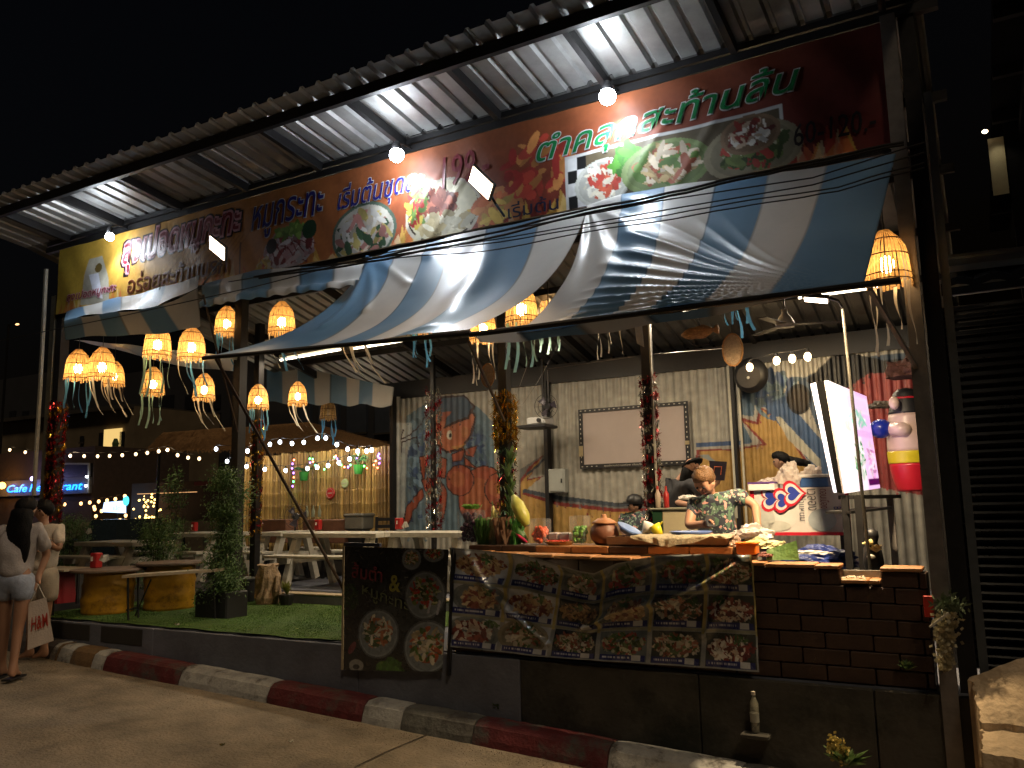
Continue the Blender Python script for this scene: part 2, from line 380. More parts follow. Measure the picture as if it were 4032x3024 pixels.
# ribbed roof sheets
def roofsheet(y0, y1):
    prof = []; W = .756; n = 4
    for i in range(n):
        x = i*W/n; prof += [(x,0),(x+.125,0),(x+.142,.032),(x+.172,.032)]
    prof.append((W,0)); b = B()
    for y in (y0, y1):
        for x, z in prof: b.v.append((x, y, zro(y)+z))
    P = len(prof)
    for i in range(P-1): b.f.append((i, i+1, P+i+1, P+i))
    return b
s0 = None; s1 = None; nsh = 14
for i in range(nsh):
    if s0 is None:
        b = roofsheet(-1.02, 0.0); b2 = roofsheet(0.001, 5.35); m_zin = mat('inner_zinc_sheet', (.17,.165,.16), .5, .5, var=.4, ns=2.5, bump=.12, bs=18, dirt=((.10,.07,.05), 1.6, .6))  # inner sheets take a darker zinc than the eave sheets
        s0 = mkmesh('roof_sheet', [(x+X0-.75-ORG[sh].x*0, y, z) for x, y, z in b.v], b.f, m_zinc, sh)
        s1 = mkmesh('roof_sheet', [(x+X0-.75, y, z) for x, y, z in b2.v], b2.f, m_zin, sh)
    else:
        for s in (s0, s1):
            c = s.copy(); COL.objects.link(c); c.parent = sh; c.location = (i*.756, 0, random.uniform(-.004,.006)); _reg(c, ORG[sh])
def bar(name, p, q, w_, h_, mt=m_dark, parent=sh): return B().bar(p, q, w_, h_).build(name, mt, parent)
bar('eave_beam', (X0-.6,-.83,zro(-.83)-.06), (.0,-.83,zro(-.83)-.06), .05, .1)
bar('front_beam', (X0-.3,0.03,4.93), (.0,0.03,4.93), .06, .07)
bar('front_beam', (X0-.3,0.04,ZR0-.035), (.0,0.04,ZR0-.035), .05, .05)
bar('sign_rail', (X0,0.02,4.02), (-.2,0.02,3.95), .05, .05)
for i in range(9):
    x = -8.7+i*1.045
    if i: bar('rafter', (x,-.80,zro(-.8)-.05), (x,0.0,zro(0)-.05), .05, .09)
    else: bar('rafter', (x,-.80,zro(-.8)-.05), (x,0.0,zro(0)-.05), .05, .09); bar('rafter', (x-1.045,-.80,zro(-.8)-.05), (x-1.045,0.0,zro(0)-.05), .05, .09)
for y in (1.1, 2.1, 3.1, 4.1): bar('purlin', (X0,y,zro(y)-.04), (0,y,zro(y)-.04), .05, .08)
for x in (-9.7,-7.3,-4.9,-2.5,-.2): bar('rafter', (x,.1,zro(.1)-.13), (x,5.2,zro(5.2)-.13), .06, .12)
bar('fascia', (X0+1.6,4.98,3.5), (.3,4.98,3.5), .06, .28)
def post(x, y, w_, z1=None, mt=m_dark, z0=FZ, name='post'): return bar(name, (x,y,z0), (x,y,z1 or zro(y)-.1), w_, w_, mt)
xl = PY(215,1600,0).x
post(xl, .05, .11, 4.85, m_dark)
bar('downpipe', PY(182,1060,-.02), PY(160,1500,-.02), .035, .035, m_white); bar('downpipe', PY(160,1500,-.02), PY(133,1951,-.02), .035, .035, m_white)
bar('post', (xl-.13,.03,FZ), (xl-.13,.03,4.3), .09, .09, mat('raw_steel', (.16,.15,.11), .6, .2, var=.4))
pa = PY(945,1500,1.15); post(pa.x, 1.15, .115)
pbx = PY(1012,1800,2.6).x; post(pbx, 2.6, .1)
pthin = PY(1706,1700,4.3).x; post(pthin, 4.3, .06)
pcx = PY(1990,1700,2.2).x; post(pcx, 2.2, .11)
pdx = PY(2560,1700,2.4).x; post(pdx, 2.4, .1)
bar('conduit', (pdx+.07,2.34,1.0), (pdx+.06,2.34,3.9), .018, .018, m_white)
# right-hand corner posts
rx = PY(3672,2000,-.02).x
bar('post', (rx,-.02,FZ-.9), (rx+.0,-.02,4.9), .095, .095, m_grey)
bar('post', (rx+.11,.06,-.9), (rx+.11,.06,4.9), .1, .1, m_dark)
bar('downpipe', (rx+.2,.02,-.7), (rx+.2,.02,4.3), .05, .05, mat('pipe', (.1,.11,.12), .35, .3))
bar('brace', PY(3425,1140,-1.0), PY(3610,1450,-.05), .025, .025, m_grey)
# ================================================================ BACK WALL with its mural
YB = 5.0
wx0, wx1 = PY(1555,1800,YB).x, .3
def mural():
    W, H = 760, 250; z0, z1 = .5, 3.4
    r = Ras(W, H, S(172,166,150))
    X = lambda px, py=1800: (PY(px, py, YB).x-wx0)/(wx1-wx0)*W
    Z = lambda px, py: (z1-PY(px, py, YB).z)/(z1-z0)*H
    Q = lambda *pts: [(X(a, b), Z(a, b)) for a, b in pts]
    bl = S(52,88,140); lb = S(96,130,150); og = S(178,74,28); dk = S(60,22,18); yl = S(200,150,30); rd = S(150,36,24)
    r.poly(Q((1570,2110),(1570,1900),(1600,1640),(1660,1600),(1740,1560),(1880,1600),(1940,1660),(1955,2110)), lb)
    r.blobs(X(1640), Z(1640,1850), 16, 80, [bl, lb, S(110,150,180)], 130, 7)
    r.blobs(X(1850), Z(1850,1800), 26, 60, [bl, S(70,100,130), lb], 130, 6)
    r.poly(Q((1562,2110),(1562,1665),(1625,1665),(1600,1850),(1590,2110)), S(190,195,190), .7)
    # lobster: tail arcs, body, head, cap, claws
    for cx, cy, rx_, ry_ in ((1900,1960,95,125),(1960,1925,52,62),(1810,1890,52,58)):
        p0 = (X(cx), Z(cx,cy)); a = abs(X(cx+rx_)-X(cx)); c = abs(Z(cx,cy+ry_)-Z(cx,cy))
        r.ell(*p0, a+1.6, c+1.6, dk, .2); r.ell(*p0, a, c, og, .2); r.ell(p0[0]-a*.2, p0[1]-c*.1, a*.6, c*.55, S(200,110,40), .3, .6)
    r.poly(Q((1700,1640),(1745,1590),(1850,1600),(1875,1640),(1860,1710),(1820,1770),(1760,1785),(1715,1750)), dk)
    r.poly(Q((1706,1645),(1750,1600),(1845,1608),(1868,1642),(1852,1708),(1815,1762),(1760,1775),(1720,1745)), S(196,98,36))
    r.poly(Q((1770,1760),(1840,1745),(1800,1770)), yl, .7); r.ell(X(1830), Z(1830,1700), 6, 8, S(205,130,50), 0, .6)
    r.poly(Q((1700,1612),(1740,1560),(1830,1555),(1872,1600),(1845,1650),(1800,1665),(1745,1690),(1760,1640)), dk)
    r.poly(Q((1706,1612),(1745,1567),(1828,1562),(1862,1600),(1838,1642),(1795,1656),(1752,1678),(1765,1635)), S(56,84,110))
    r.poly(Q((1716,1625),(1780,1618),(1750,1660),(1720,1650)), og)
    r.ell(X(1772), Z(1772,1712), 4.2, 6.4, S(210,205,180)); r.ell(X(1773), Z(1773,1714), 2, 3.2, S(20,24,30))
    for pts in (((1780,1790),(1830,1770),(1815,1810),(1785,1815)), ((1835,1770),(1880,1755),(1860,1795),(1835,1790)), ((1830,1800),(1870,1840),(1835,1830)),
                ((1655,1800),(1680,1795),(1670,1900),(1660,1860)), ((1600,2000),(1660,1925),(1670,1950),(1625,2010),(1605,2070),(1590,2060)), ((1735,1800),(1760,1810),(1750,1880),(1725,1870)),
                ((1740,1900),(1760,1940),(1745,2040),(1725,2000)), ((1690,1880),(1725,1900),(1690,1960),(1660,1890))):
        q = Q(*pts); r.line(q+q[:1], 3, dk); r.poly(q, og)
    r.line(Q((1590,1690),(1580,1730),(1610,1715),(1650,1680),(1690,1620)), 2, dk); r.line(Q((1580,1800),(1585,1740),(1640,1720),(1650,1760)), 2, dk)
    # flames and yellow wave running under the screen
    r.poly(Q((2035,2120),(2045,1850),(2120,1800),(2150,1790),(2050,1890),(2150,1870),(2060,1925),(2200,1960),(2420,1990),(2560,1990),(2600,2120)), S(120,120,118))
    r.poly(Q((2040,2120),(2048,1890),(2085,1835),(2140,1790),(2080,1885),(2140,1872),(2058,1935),(2200,1975),(2420,2000),(2560,1998),(2700,1990),(2720,2200),(2040,2200)), rd)
    r.poly(Q((2044,2200),(2052,1900),(2090,1845),(2128,1805),(2072,1893),(2122,1880),(2056,1945),(2200,1990),(2420,2014),(2560,2010),(2700,2004),(2720,2200)), yl)
    r.line(Q((2060,1930),(2200,1958),(2420,1985),(2540,1980)), 5, S(70,82,96)); r.line(Q((2070,1870),(2120,1830),(2148,1800)), 3, S(70,82,96))
    r.poly(Q((2740,1770),(2900,1765),(3000,1745),(2905,1640),(2975,1660),(2990,1600),(3060,1640),(3200,1850),(3240,2100),(2740,2100)), rd)
    r.poly(Q((2750,1775),(2900,1772),(3020,1750),(2930,1660),(2985,1672),(3002,1612),(3060,1655),(3190,1850),(3240,2100),(2750,2100)), yl)
    r.poly(Q((2740,1790),(2830,1830),(2790,1790)), S(150,160,160)); r.line(Q((2740,1752),(2900,1745),(2950,1735)), 5, bl)
    r.blobs(X(3080), Z(3080,1560), 26, 26, [bl, lb], 90, 6)
    r.poly(Q((2915,1745),(2960,1740),(2905,1630),(2965,1640),(2975,1550),(2930,1520),(2910,1600)), S(70,104,132))
    r.poly(Q((3010,1600),(3080,1560),(3240,1740),(3300,1900),(3230,1870),(3080,1690)), S(52,92,140)); r.poly(Q((3052,1640),(3070,1640),(3230,1810),(3230,1850),(3100,1730)), S(190,184,160))
    r.poly(Q((3140,1500),(3300,1420),(3620,1380),(3640,1900),(3300,1900),(3200,1640)), S(60,84,110))
    r.poly(Q((3170,1500),(3300,1380),(3480,1420),(3640,1400),(3640,1500),(3400,1490),(3260,1560)), S(18,18,22))
    r.poly(Q((3330,1530),(3420,1470),(3560,1465),(3640,1520),(3640,1950),(3360,1900)), S(170,40,36))
    r.ell(X(3160), Z(3160,1570), 13, 17, S(22,20,20)); r.ell(X(3160), Z(3160,1572), 10, 13, S(80,64,44), 0, .5)
    for i in range(900):   # brush strokes
        x_, y_ = random.random()*W, random.random()*H; c_ = r.a[int(y_), int(x_)].copy(); k_ = random.choice((.72,1.22)); a_ = random.uniform(-.6,.6)+1.57
        if abs(c_-np.array(S(172,166,150))).max() > .04: r.line([(x_,y_),(x_+math.cos(a_)*7,y_+math.sin(a_)*7)], random.uniform(1,3), c_*k_, .5)
    r.noise(.16, 5); r.noise(.1, 19)
    g = r.a.mean(2, keepdims=True); r.a = (r.a*.72+g*.28)*.82
    mt = mat('mural_paint', rough=.42, metal=.15, attr=True, var=.2, ns=5, bump=.1)
    t = thing('corrugated_wall', 'cream corrugated metal back wall painted with a lobster mural and yellow flames', 'wall', (-4,YB,FZ))
    cols = [(0, .365), (.365, .79), (.79, 1)]
    for a, b in cols:
        i0, i1 = int(a*W), int(b*W)+1; q = Ras(1, 1, (0,0,0)); q.w, q.h = min(W,i1)-i0, H; q.a = r.a[:, i0:min(W,i1)]
        def fn(u, vv, a=a, b=b):
            x = lerp(wx0, wx1, lerp(a, b, u)); ph = (x/.112) % 1
            d = .024*max(0, min(1, (.30-abs(ph-.68))*8))
            return (x+.004, YB-d, lerp(z1, z0, vv))
        q.sheet('wall_panel', fn, mt, t)
    return t
wall = mural()
B().box((wx0-.1,YB+.02,FZ),(wx1,YB+.06,3.4)).build('backing', m_dark, wall)
for px, w_ in ((1548,.1),(2157,.12),(2900,.13)):
    x = PY(px,1800,YB-.08).x; bar('wall_post', (x,YB-.08,FZ), (x,YB-.08,3.4), w_, .06, m_dark, wall)
x = PY(2888,1800,YB-.13).x; bar('pvc_pipe', (x,YB-.13,1.35), (x,YB-.13,3.35), .04, .03, mat('pvc', (.45,.42,.33), .5), wall)
x = PY(2925,1800,YB-.13).x; bar('pvc_pipe', (x,YB-.13,1.2), (x,YB-.13,3.3), .025, .025, mat('pvc', (.45,.42,.33), .5), wall)
# screen
t = thing('projection_screen', 'blank pinkish grey projection screen in a black dotted frame on the corrugated wall', 'screen', PY(2500,1700,YB-.05))
sx0, sx1, sz0, sz1 = -5.08, -3.44, 2.07, 2.93
B().box((sx0,YB-.06,sz0),(sx1,YB-.04,sz1)).build('panel', mat('screen', (.40,.33,.30), .7, var=.05, bump=0), t)
for a, b in (((sx0,0,sz1-.05),(sx1,0,sz1)),((sx0,0,sz0),(sx1,0,sz0+.06)),((sx0,0,sz0+.06),(sx0+.06,0,sz1-.05)),((sx1-.06,0,sz0+.06),(sx1,0,sz1-.05))):
    B().box((a[0],YB-.08,a[2]),(b[0],YB-.055,b[2])).build('frame', m_blk, t)
db = B()
for i in range(22):
    x = lerp(sx0+.04, sx1-.04, i/21)
    for z in (sz1-.025, sz0+.03):
        if z > 2.5 or i < 4 or i > 14: db.box((x-.012,YB-.084,z-.006),(x+.012,YB-.081,z+.006))
for i in range(11):
    z = lerp(sz0+.1, sz1-.08, i/10)
    for x in (sx0+.03, sx1-.03): db.box((x-.006,YB-.084,z-.012),(x+.006,YB-.081,z+.012))
db.build('stud', m_white, t, kind='stuff')
text('lettering', 'ศูนย์รวมความอร่อย เปิดบริการทุกวัน', (-4.7,sz0+.012,-3.95,sz0+.048), YB-.083, m_white, t)
for x, z in ((sx0+.03,2.33),(sx1-.03,2.42)): B().box((x-.03,YB-.095,z-.08),(x+.03,YB-.082,z+.07 if x < -4 else z-.03)).build('clamp', mat('brass', (.6,.5,.3), .3, .6), t)
t = thing('electric_box', 'grey metal electric box on the corrugated wall left of the screen', 'electric box', PY(2200,1890,YB-.1))
p, q = PY(2165,1848,YB-.1), PY(2232,1940,YB-.1)
B().bev((p.x,YB-.16,q.z),(q.x,YB-.03,p.z),.01).build('cabinet', mat('boxgrey', (.33,.34,.31), .5, var=.1), t)
B().bev((p.x+.02,YB-.172,q.z+.02),(q.x-.02,YB-.161,p.z-.02),.004).build('door', mat('boxgrey'), t)
B().box((q.x-.05,YB-.19,(p.z+q.z)/2-.03),(q.x-.035,YB-.172,(p.z+q.z)/2+.03)).build('latch', m_blk, t)
# ================================================================ BRICK COUNTER
def counter():
    t = thing('brick_counter', 'low brown brick counter with orange tiled top and a notch near the right post', 'counter', (-2.3,0,FZ))
    xa, xb = PY(1774,2163,0).x, PY(3646,2240,0).x; zt = lambda x: lerp(1.21, 1.135, (x-xa)/(xb-xa))
    n0, n1 = PY(3306,2222,0).x, PY(3462,2224,0).x; nz = PY(3380,2285,0).z
    rows = 7; h0 = FZ+.005; L = .30; proto = {}
    for r in range(rows):
        x = xa - (L/2 if r % 2 else 0)
        while x < xb-.02:
            a, b = max(x, xa), min(x+L, xb); x += L
            if b-a < .03: continue
            segs = [(a, b)]
            if r >= rows-2 and r == rows-1:
                segs = [(a, min(b, n0))] if a < n0 else []
                if b > n1: segs.append((max(a, n1), b))
            for a2, b2 in segs:
                if b2-a2 < .03: continue
                H = (zt((a2+b2)/2)-.03-h0)/rows; z = h0+r*H
                if r >= rows-1 and nz < z: pass
                j = random.uniform(-.004,.004)
                B().bev((a2+.004,-.001+j,z+.004),(b2-.004,.16,z+H-.003),.005).build('brick', m_brown, t)
    x = xa
    while x < xb-.02:
        a, b = x, min(x+.33, xb); x += .33
        for a2, b2, z in ((a, min(b,n0), None), (max(a,n0), min(b,n1), nz-.02), (max(a,n1), b, None)):
            if b2-a2 < .03: continue
            z = z if z is not None else zt((a2+b2)/2)-.028
            B().bev((a2+.003,-.02+random.uniform(-.003,.003),z),(b2-.003,.20,z+.026),.005).build('cap_tile', m_cap, t)
    B().box((xa,.16,FZ),(xb,.20,1.1)).build('counter_core', m_floor, t)
    # second, higher row of worktop tiles behind
    xc = PY(2985,2190,.22).x; x = xa+.05
    while x < xc:
        B().bev((x+.003,.205,1.19),(min(x+.33,xc)-.003,.62,1.245),.005).build('worktop_tile', m_cap if random.random() < .7 else m_brown, t); x += .33
    B().box((xa+.05,.21,FZ),(xc,.6,1.185)).build('counter_core', m_floor, t)
counter()
# ================================================================ MENU BANNERS on the counter front
m_print = mat('vinyl_print', rough=.26, attr=True, var=.12, ns=8, bump=.06, bs=14, coat=.5)
FOOD = [[S(210,190,150),S(180,90,50),S(90,120,50),S(225,215,190)],[S(200,160,90),S(230,200,140),S(150,60,30)],[S(110,130,60),S(200,200,160),S(70,90,40),S(190,60,40)],
        [S(215,170,80),S(160,110,50),S(90,70,30)],[S(160,50,30),S(220,190,160),S(120,40,30),S(235,230,220)],[S(225,220,200),S(190,120,80),S(80,100,60)]]
def dishmenu():
    W, H = 480, 168; r = Ras(W, H, S(150,156,158)); cw, ch = W/6, H/3
    for j in range(3):
        for i in range(6):
            x, y = i*cw, j*ch; bgc = random.choice([S(96,112,120),S(60,66,60),S(150,160,168),S(40,46,54),S(110,120,110)])
            if i < 2: bgc = S(186,196,212)  # left columns painted paler and bluer for the cool light on them
            r.rect(x+4, y+3, x+cw-3, y+ch-3, bgc)
            fd = random.choice(FOOD); sz = random.uniform(.8, 1.15)
            if random.random() < .55: r.dish(x+cw*random.uniform(.42,.58), y+ch*random.uniform(.42,.6), cw*.46*sz, ch*.46*sz, fd, random.choice([S(190,196,200),S(120,130,130),S(150,140,110)]), 110)
            else: r.blobs(x+cw/2, y+ch*.44, cw*.42, ch*.30, fd, 190, 3.6)
            r.blobs(x+cw*random.uniform(.2,.8), y+ch*.2, cw*.12, ch*.12, [S(60,110,40),S(90,130,60)], 14, 3)
            r.rect(x+5, y+ch*.77, x+cw-5, y+ch*.95, S(18,34,124)); r.rect(x+cw*.68, y+ch*.78, x+cw*.86, y+ch*.94, S(200,205,210))
            px = x+9
            while px < x+cw*.62: r.rect(px, y+ch*.83, px+random.choice((1,2,3)), y+ch*.89, S(190,195,215)); px += random.choice((2,3,4))
    for i in range(7): r.rect(i*cw-2.5, 0, i*cw+2.5, H*.7, S(196,178,74))
    for j in range(1,3): r.rect(0, j*ch-2, W, j*ch+2, S(150,150,96), .6)
    r.noise(.15, 7); g = r.a.mean(2, keepdims=True); r.a = r.a*.68+g*.32
    top = [(0,(1778,2160)),(.2,(2075,2186)),(.33,(2215,2228)),(.42,(2300,2252)),(.47,(2352,2261)),(.56,(2440,2222)),(.68,(2600,2192)),(.84,(2800,2184)),(1,(2964,2190))]
    bot = [(0,(1768,2546)),(.3,(2120,2586)),(.6,(2470,2608)),(1,(2988,2648))]
    T = [(t, PY(*p, -.04)) for t, p in top]; Bo = [(t, PY(*p, -.075)) for t, p in bot]
    def fn(u, v):
        a = pl(T, u); b = pl(Bo, u); p = a.lerp(b, v); d = 0
        def ridge(pts, w_, h_):   # fold along a (u,v) polyline
            best = 9
            for (x0, y0), (x1, y1) in zip(pts, pts[1:]):
                L = (x1-x0)**2+(y1-y0)**2; k = max(0, min(1, ((u-x0)*(x1-x0)+(v-y0)*(y1-y0))/L))
                best = min(best, math.hypot((u-x0-k*(x1-x0))*2.6, v-y0-k*(y1-y0)))
            return h_*math.exp(-(best/w_)**2)
        d += ridge([(.05,.05),(.1,.3),(.18,.58),(.32,.85)], .035, .04)+ridge([(.1,.12),(.2,.5),(.3,.75)], .03, .018)
        d += ridge([(.97,.04),(.85,.22),(.72,.4),(.55,.5),(.45,.62)], .055, .075)+ridge([(.98,.06),(.88,.5),(.84,.7)], .035, .03)+ridge([(.62,.1),(.8,.02)], .05, .04)
        d += ridge([(0,.30),(.2,.33),(.4,.38),(.6,.36)], .06, .015)
        d += .075*math.exp(-(v/.05)**2)*(.4+.6*math.sin(u*math.pi)) + .012*math.sin(u*9+v*3)+.004*math.sin(u*47+v*20)
        return (p.x, p.y-d, p.z+ (.012*math.exp(-(v/.03)**2)))
    o = r.sheet('menu_banner', fn, m_print, org=PY(2370,2400,-.08))
    tag(o, 'wide creased vinyl menu of eighteen dish photos on the brick counter', 'banner')
dishmenu()
def blackmenu():
    W, H = 200, 250; r = Ras(W, H, S(30,32,34))
    r.blobs(W*.6, H*.5, W*.4, H*.2, [S(46,52,56),S(56,62,64)], 60, 14)
    for cx, cy, rx_, ry_, c in ((.80,.38,.19,.2,2),(.36,.70,.21,.20,5),(.84,.80,.22,.22,0),(.66,.09,.09,.09,0),(.86,.04,.1,.07,2)):
        r.dish(cx*W, cy*H, rx_*W, ry_*H, FOOD[c], S(140,150,156), 110); r.ell(cx*W, cy*H, rx_*W, ry_*H, S(50,54,56), 0, .7, .86)
    r.blobs(.04*W, .42*H, .1*W, .12*H, [S(50,84,40),S(40,64,34)], 60, 6); r.blobs(.5*W, .97*H, .13*W, .06*H, [S(90,140,60),S(70,110,50)], 60, 6)
    r.ell(.14*W, .96*H, .08*W, .05*H, S(150,150,145)); r.ell(.14*W, .97*H, .04*W, .02*H, S(60,60,60))
    r.line([(.86*W,.42*H),(.84*W,.52*H)], 4, S(190,190,200)); r.line([(.94*W,.42*H),(.92*W,.53*H)], 4, S(190,190,200))
    for i in range(40):
        x, y = random.random()*W, random.random()*H*.5; r.line([(x,y),(x+random.uniform(-8,8),y+random.uniform(-8,8))], 1.2, S(110,112,104))
    r.ell(.09*W, .82*H, 6, 14, S(120,60,66), .5); r.noise(.15, 5)
    TL, TR, BR, BL = PY(1358,2152,-.1), PY(1768,2163,-.1), PY(1742,2645,-.09), PY(1352,2637,-.09)
    t = thing('menu_board', 'black hanging menu board with bowls of food beside the wide dish menu', 'menu board', TL.lerp(BR,.5))
    q = lambda u, v: (TL.lerp(TR,u)).lerp(BL.lerp(BR,u), v)
    fn = lambda u, v: q(u, v)+Vector((0,-.012*math.sin(u*3.1)*math.sin(v*2.5)-.004*math.sin(u*14+v*5),0))
    r.sheet('menu_print', fn, m_print, t)
    B().bar(q(1.03,-.0)+Vector((0,.02,0)), q(1.05,1.03)+Vector((0,.02,0)), .045, .02).build('edge_board', m_blk, t)
    B().bar(q(-.012,0), q(-.012,1), .012, .02).build('edge_strip', mat('cream_strip', (.5,.42,.28), .5), t)
    B().bar(q(0,-.02), q(.36,-.02), .03, .03).build('clip', mat('navy', (.02,.03,.07), .5), t)
    f2 = lambda x, z: q(x, z)+Vector((0,-.02,0))
    def wr(s, x0, z0, x1, z1, c, rz=0, off=.004):
        return text('lettering', s, (x0, z1, x1, z0), 0, c, t, off=off, fn=lambda a, b: q(a, b+rz*(a-x0))+Vector((0,-.022,0)))
    wr('ส้มตำ', .09, .12, .40, .25, mat('pink_ink', (.30,.04,.07), .4, bump=0), .12, .01)
    wr('&', .47, .22, .58, .36, mat('yellow_ink', (.42,.42,.08), .4, bump=0), 0, .02)
    wr('หมูกะทะ', .20, .31, .66, .42, mat('lime_ink', (.2,.24,.12), .4, bump=0), .28, .0)
blackmenu()
# ================================================================ BIG SIGN BANNER
def sign():
    W, H = 1150, 104; r = Ras(W, H, (0,0,0)); x0, x1 = -9.87, -.30; zt = 4.87; zb = lambda u: lerp(4.04, 3.98, u)
    for u in range(W):
        t = u/W; c = np.array([pl([(0,S(236,200,30)[k]),(.12,S(234,176,30)[k]),(.3,S(222,148,40)[k]),(.45,S(206,118,44)[k]),(.6,S(160,56,30)[k]),(1,S(112,18,20)[k])], t) for k in range(3)])
        r.a[:, u] = c
        tb_ = max(0, min(1, (t-.42)/.15))*max(0, min(1, (1.0-t)/.2)); vv = np.linspace(0, 1, H)[:, None]
        r.a[:, u] = r.a[:, u]*(1-tb_*(1-vv)**1.2*.8)+np.array(S(168,92,34))*tb_*(1-vv)**1.2*.8; r.a[:, u] *= .8
    X = lambda px, py: (PY(px,py,-.03).x-x0)/(x1-x0)*W
    Z = lambda px, py: (zt-PY(px,py,-.03).z)/(zt-4.0)*H
    yl, og, cr = S(240,196,60), S(226,110,30), S(236,214,160)
    for i in range(170):   # flames along the lower edge
        x = random.random()*W*.97; h = random.uniform(6, 30); c = random.choice([yl, og, cr, S(200,60,24)])
        r.poly([(x-random.uniform(3,9), H), (x+random.uniform(-4,4), H-h), (x+random.uniform(3,9), H)], c, .55)
    for i in range(16): r.line([(X(560+i*20,1190), H*.95),(X(700+i*18,1110), H*.45)], 1.5, random.choice([S(230,180,60),S(150,90,30)]), .6)
    # cook figure left as plain clothes shape: white coat and scarf
    r.poly([(X(315,1200),H*.92),(X(330,1090),H*.5),(X(350,1030),H*.26),(X(400,1010),H*.25),(X(425,1100),H*.6),(X(430,1190),H*.98)], S(186,180,160))
    r.poly([(X(350,1080),H*.5),(X(385,1080),H*.5),(X(405,1170),H*.9),(X(370,1150),H*.82)], S(220,222,236)); r.ell(X(385,1060), H*.42, 8, 7, S(110,90,30))
    r.rect(X(945,900)+0, H*.55, X(948,900)+1.5, H, S(120,80,40))
    # pork, bowls, salads
    cx, cy = X(1135,960), H*.74
    r.ell(cx, cy+3, 42, 25, S(196,176,176)); r.blobs(cx, cy+3, 36, 20, [S(206,180,182),S(150,60,60),S(222,214,220),S(186,140,144)], 150, 7)
    for k in range(12): r.line([(cx-32+k*6, cy-10+random.random()*14),(cx-22+k*6, cy-2+random.random()*16)], 1.4, S(120,40,44))
    r.blobs(cx+4, cy-20, 22, 6, [S(110,150,50),S(140,180,70)], 26, 6); r.ell(cx+34, cy-16, 11, 12, S(36,66,40)); r.ell(cx-28, cy-5, 9, 10, S(50,36,30))
    r.blobs(cx-40, cy+18, 10, 8, [og, yl, cr], 20, 5)
    cx = X(1430,870); r.ell(cx, H*.78, 48, 37, S(84,104,88)); r.ell(cx, H*.78, 44, 33, S(190,184,170)); r.blobs(cx, H*.8, 36, 26, [S(206,190,170),S(60,90,60),S(220,214,206),S(190,170,90),S(200,130,120)], 150, 7)
    cx = X(1740,800); r.ell(cx, H*.74, 50, 38, S(200,190,170)); r.ell(cx, H*.74, 46, 34, S(70,54,40)); r.ell(cx, H*.72, 45, 33, S(214,204,170)); r.blobs(cx-6, H*.66, 24, 17, [S(150,60,30),S(110,40,24),S(190,90,50)], 80, 6)
    r.blobs(cx, H*.86, 36, 10, [S(230,220,190),S(200,180,130)], 60, 7); r.blobs(X(1640,760), H*.6, 12, 22, [S(200,40,30),S(110,150,60),S(230,200,60)], 50, 5)
    r.blobs(X(1960,900), H*.8, 26, 16, [og, yl, S(226,140,60)], 60, 7); r.blobs(X(2130,760), H*.5, 40, 30, [S(210,60,30),S(236,150,60),S(190,40,26)], 60, 8)
    a, b, c, d = X(2235,620), X(3070,420), H*.50, H*1.0
    r.rect(a-3, c-3, b+3, d, S(205,205,205)); r.rect(a, c, b, d, S(96,84,60))
    for k in range(4): r.rect(a+(0 if k % 2 else 10), c+k*13, a+(10 if k % 2 else 20), c+k*13+13, S(20,20,20)); r.rect(a+(10 if k % 2 else 0), c+k*13, a+(20 if k % 2 else 10), c+k*13+13, S(220,220,220))
    r.dish(a+36, H*.80, 30, 24, [S(236,226,200),S(220,90,50),S(200,60,40),S(240,236,220)], S(200,200,190), 110)
    r.blobs(a+62, H*.62, 14, 12, [S(90,170,40),S(60,130,30)], 30, 6)
    r.dish(a+100, H*.78, 44, 26, [S(200,170,110),S(170,80,40),S(90,130,40),S(230,210,180)], S(120,140,80), 130)
    r.dish(a+180, H*.80, 44, 27, FOOD[2], S(150,140,110), 120); r.dish(b-28, H*.66, 27, 18, FOOD[4], S(140,110,80), 60)
    r.noise(.1, 9); r.noise(.08, 3); g = r.a.mean(2, keepdims=True); r.a = (r.a*.86+g*.14)*.78
    t = thing('sign_banner', 'long yellow to red vinyl restaurant banner with Thai lettering under the zinc roof', 'sign', ((x0+x1)/2,-.02,4.0))
    def fn(u, v):
        x = lerp(x0, x1, u); z = lerp(zt, zb(u), v)
        d = .006*math.sin(x*5)+.004*math.sin(x*13+z*9)
        for cx, k in ((-4.9,.012),(-4.55,.010),(-4.2,.008),(-2.35,.008),(-1.9,.006),(-8.9,.004)):   # diagonal pull creases
            q = (x-cx)-(z-4.0)*.75; d += k*math.exp(-(q/.05)**2)*max(0, min(1, (4.75-z)/.3))
        return (x, -.03-d, z)
    dep = lambda x, z: fn((x-x0)/(x1-x0), (zt-z)/(zt-zb((x-x0)/(x1-x0))))[1]
    r.sheet('banner_sheet', fn, mat('banner_print', rough=.55, attr=True, var=.1, ns=3, bump=.05, bs=10, spec=.3), t)
    def word(s, a, b, top, bot, cm, om=None, ow=.02, sh_=.25, y=-.048, rise=0, sp=1.):
        """a,b: left/right pixel corners at baseline; top/bot heights in metres"""
        xa, xb = PY(*a, y).x, PY(*b, y).x; f = lambda x, z: (x, dep(x, z+rise*(x-xa))-.009, z+rise*(x-xa))
        if om: text('lettering_outline', s, (xa-ow*.5, bot-ow*.5, xb+ow*.5, top+ow*.5), 0, om, t, shear=sh_, off=ow*1.2, fn=lambda x, z: (x, dep(x, z+rise*(x-xa))-.005, z+rise*(x-xa)), sp=sp)
        text('lettering', s, (xa, bot, xb, top), 0, cm, t, shear=sh_, off=.006, fn=f, sp=sp)
    ik = lambda n, c: mat(n, c, .35, var=.1, bump=0)
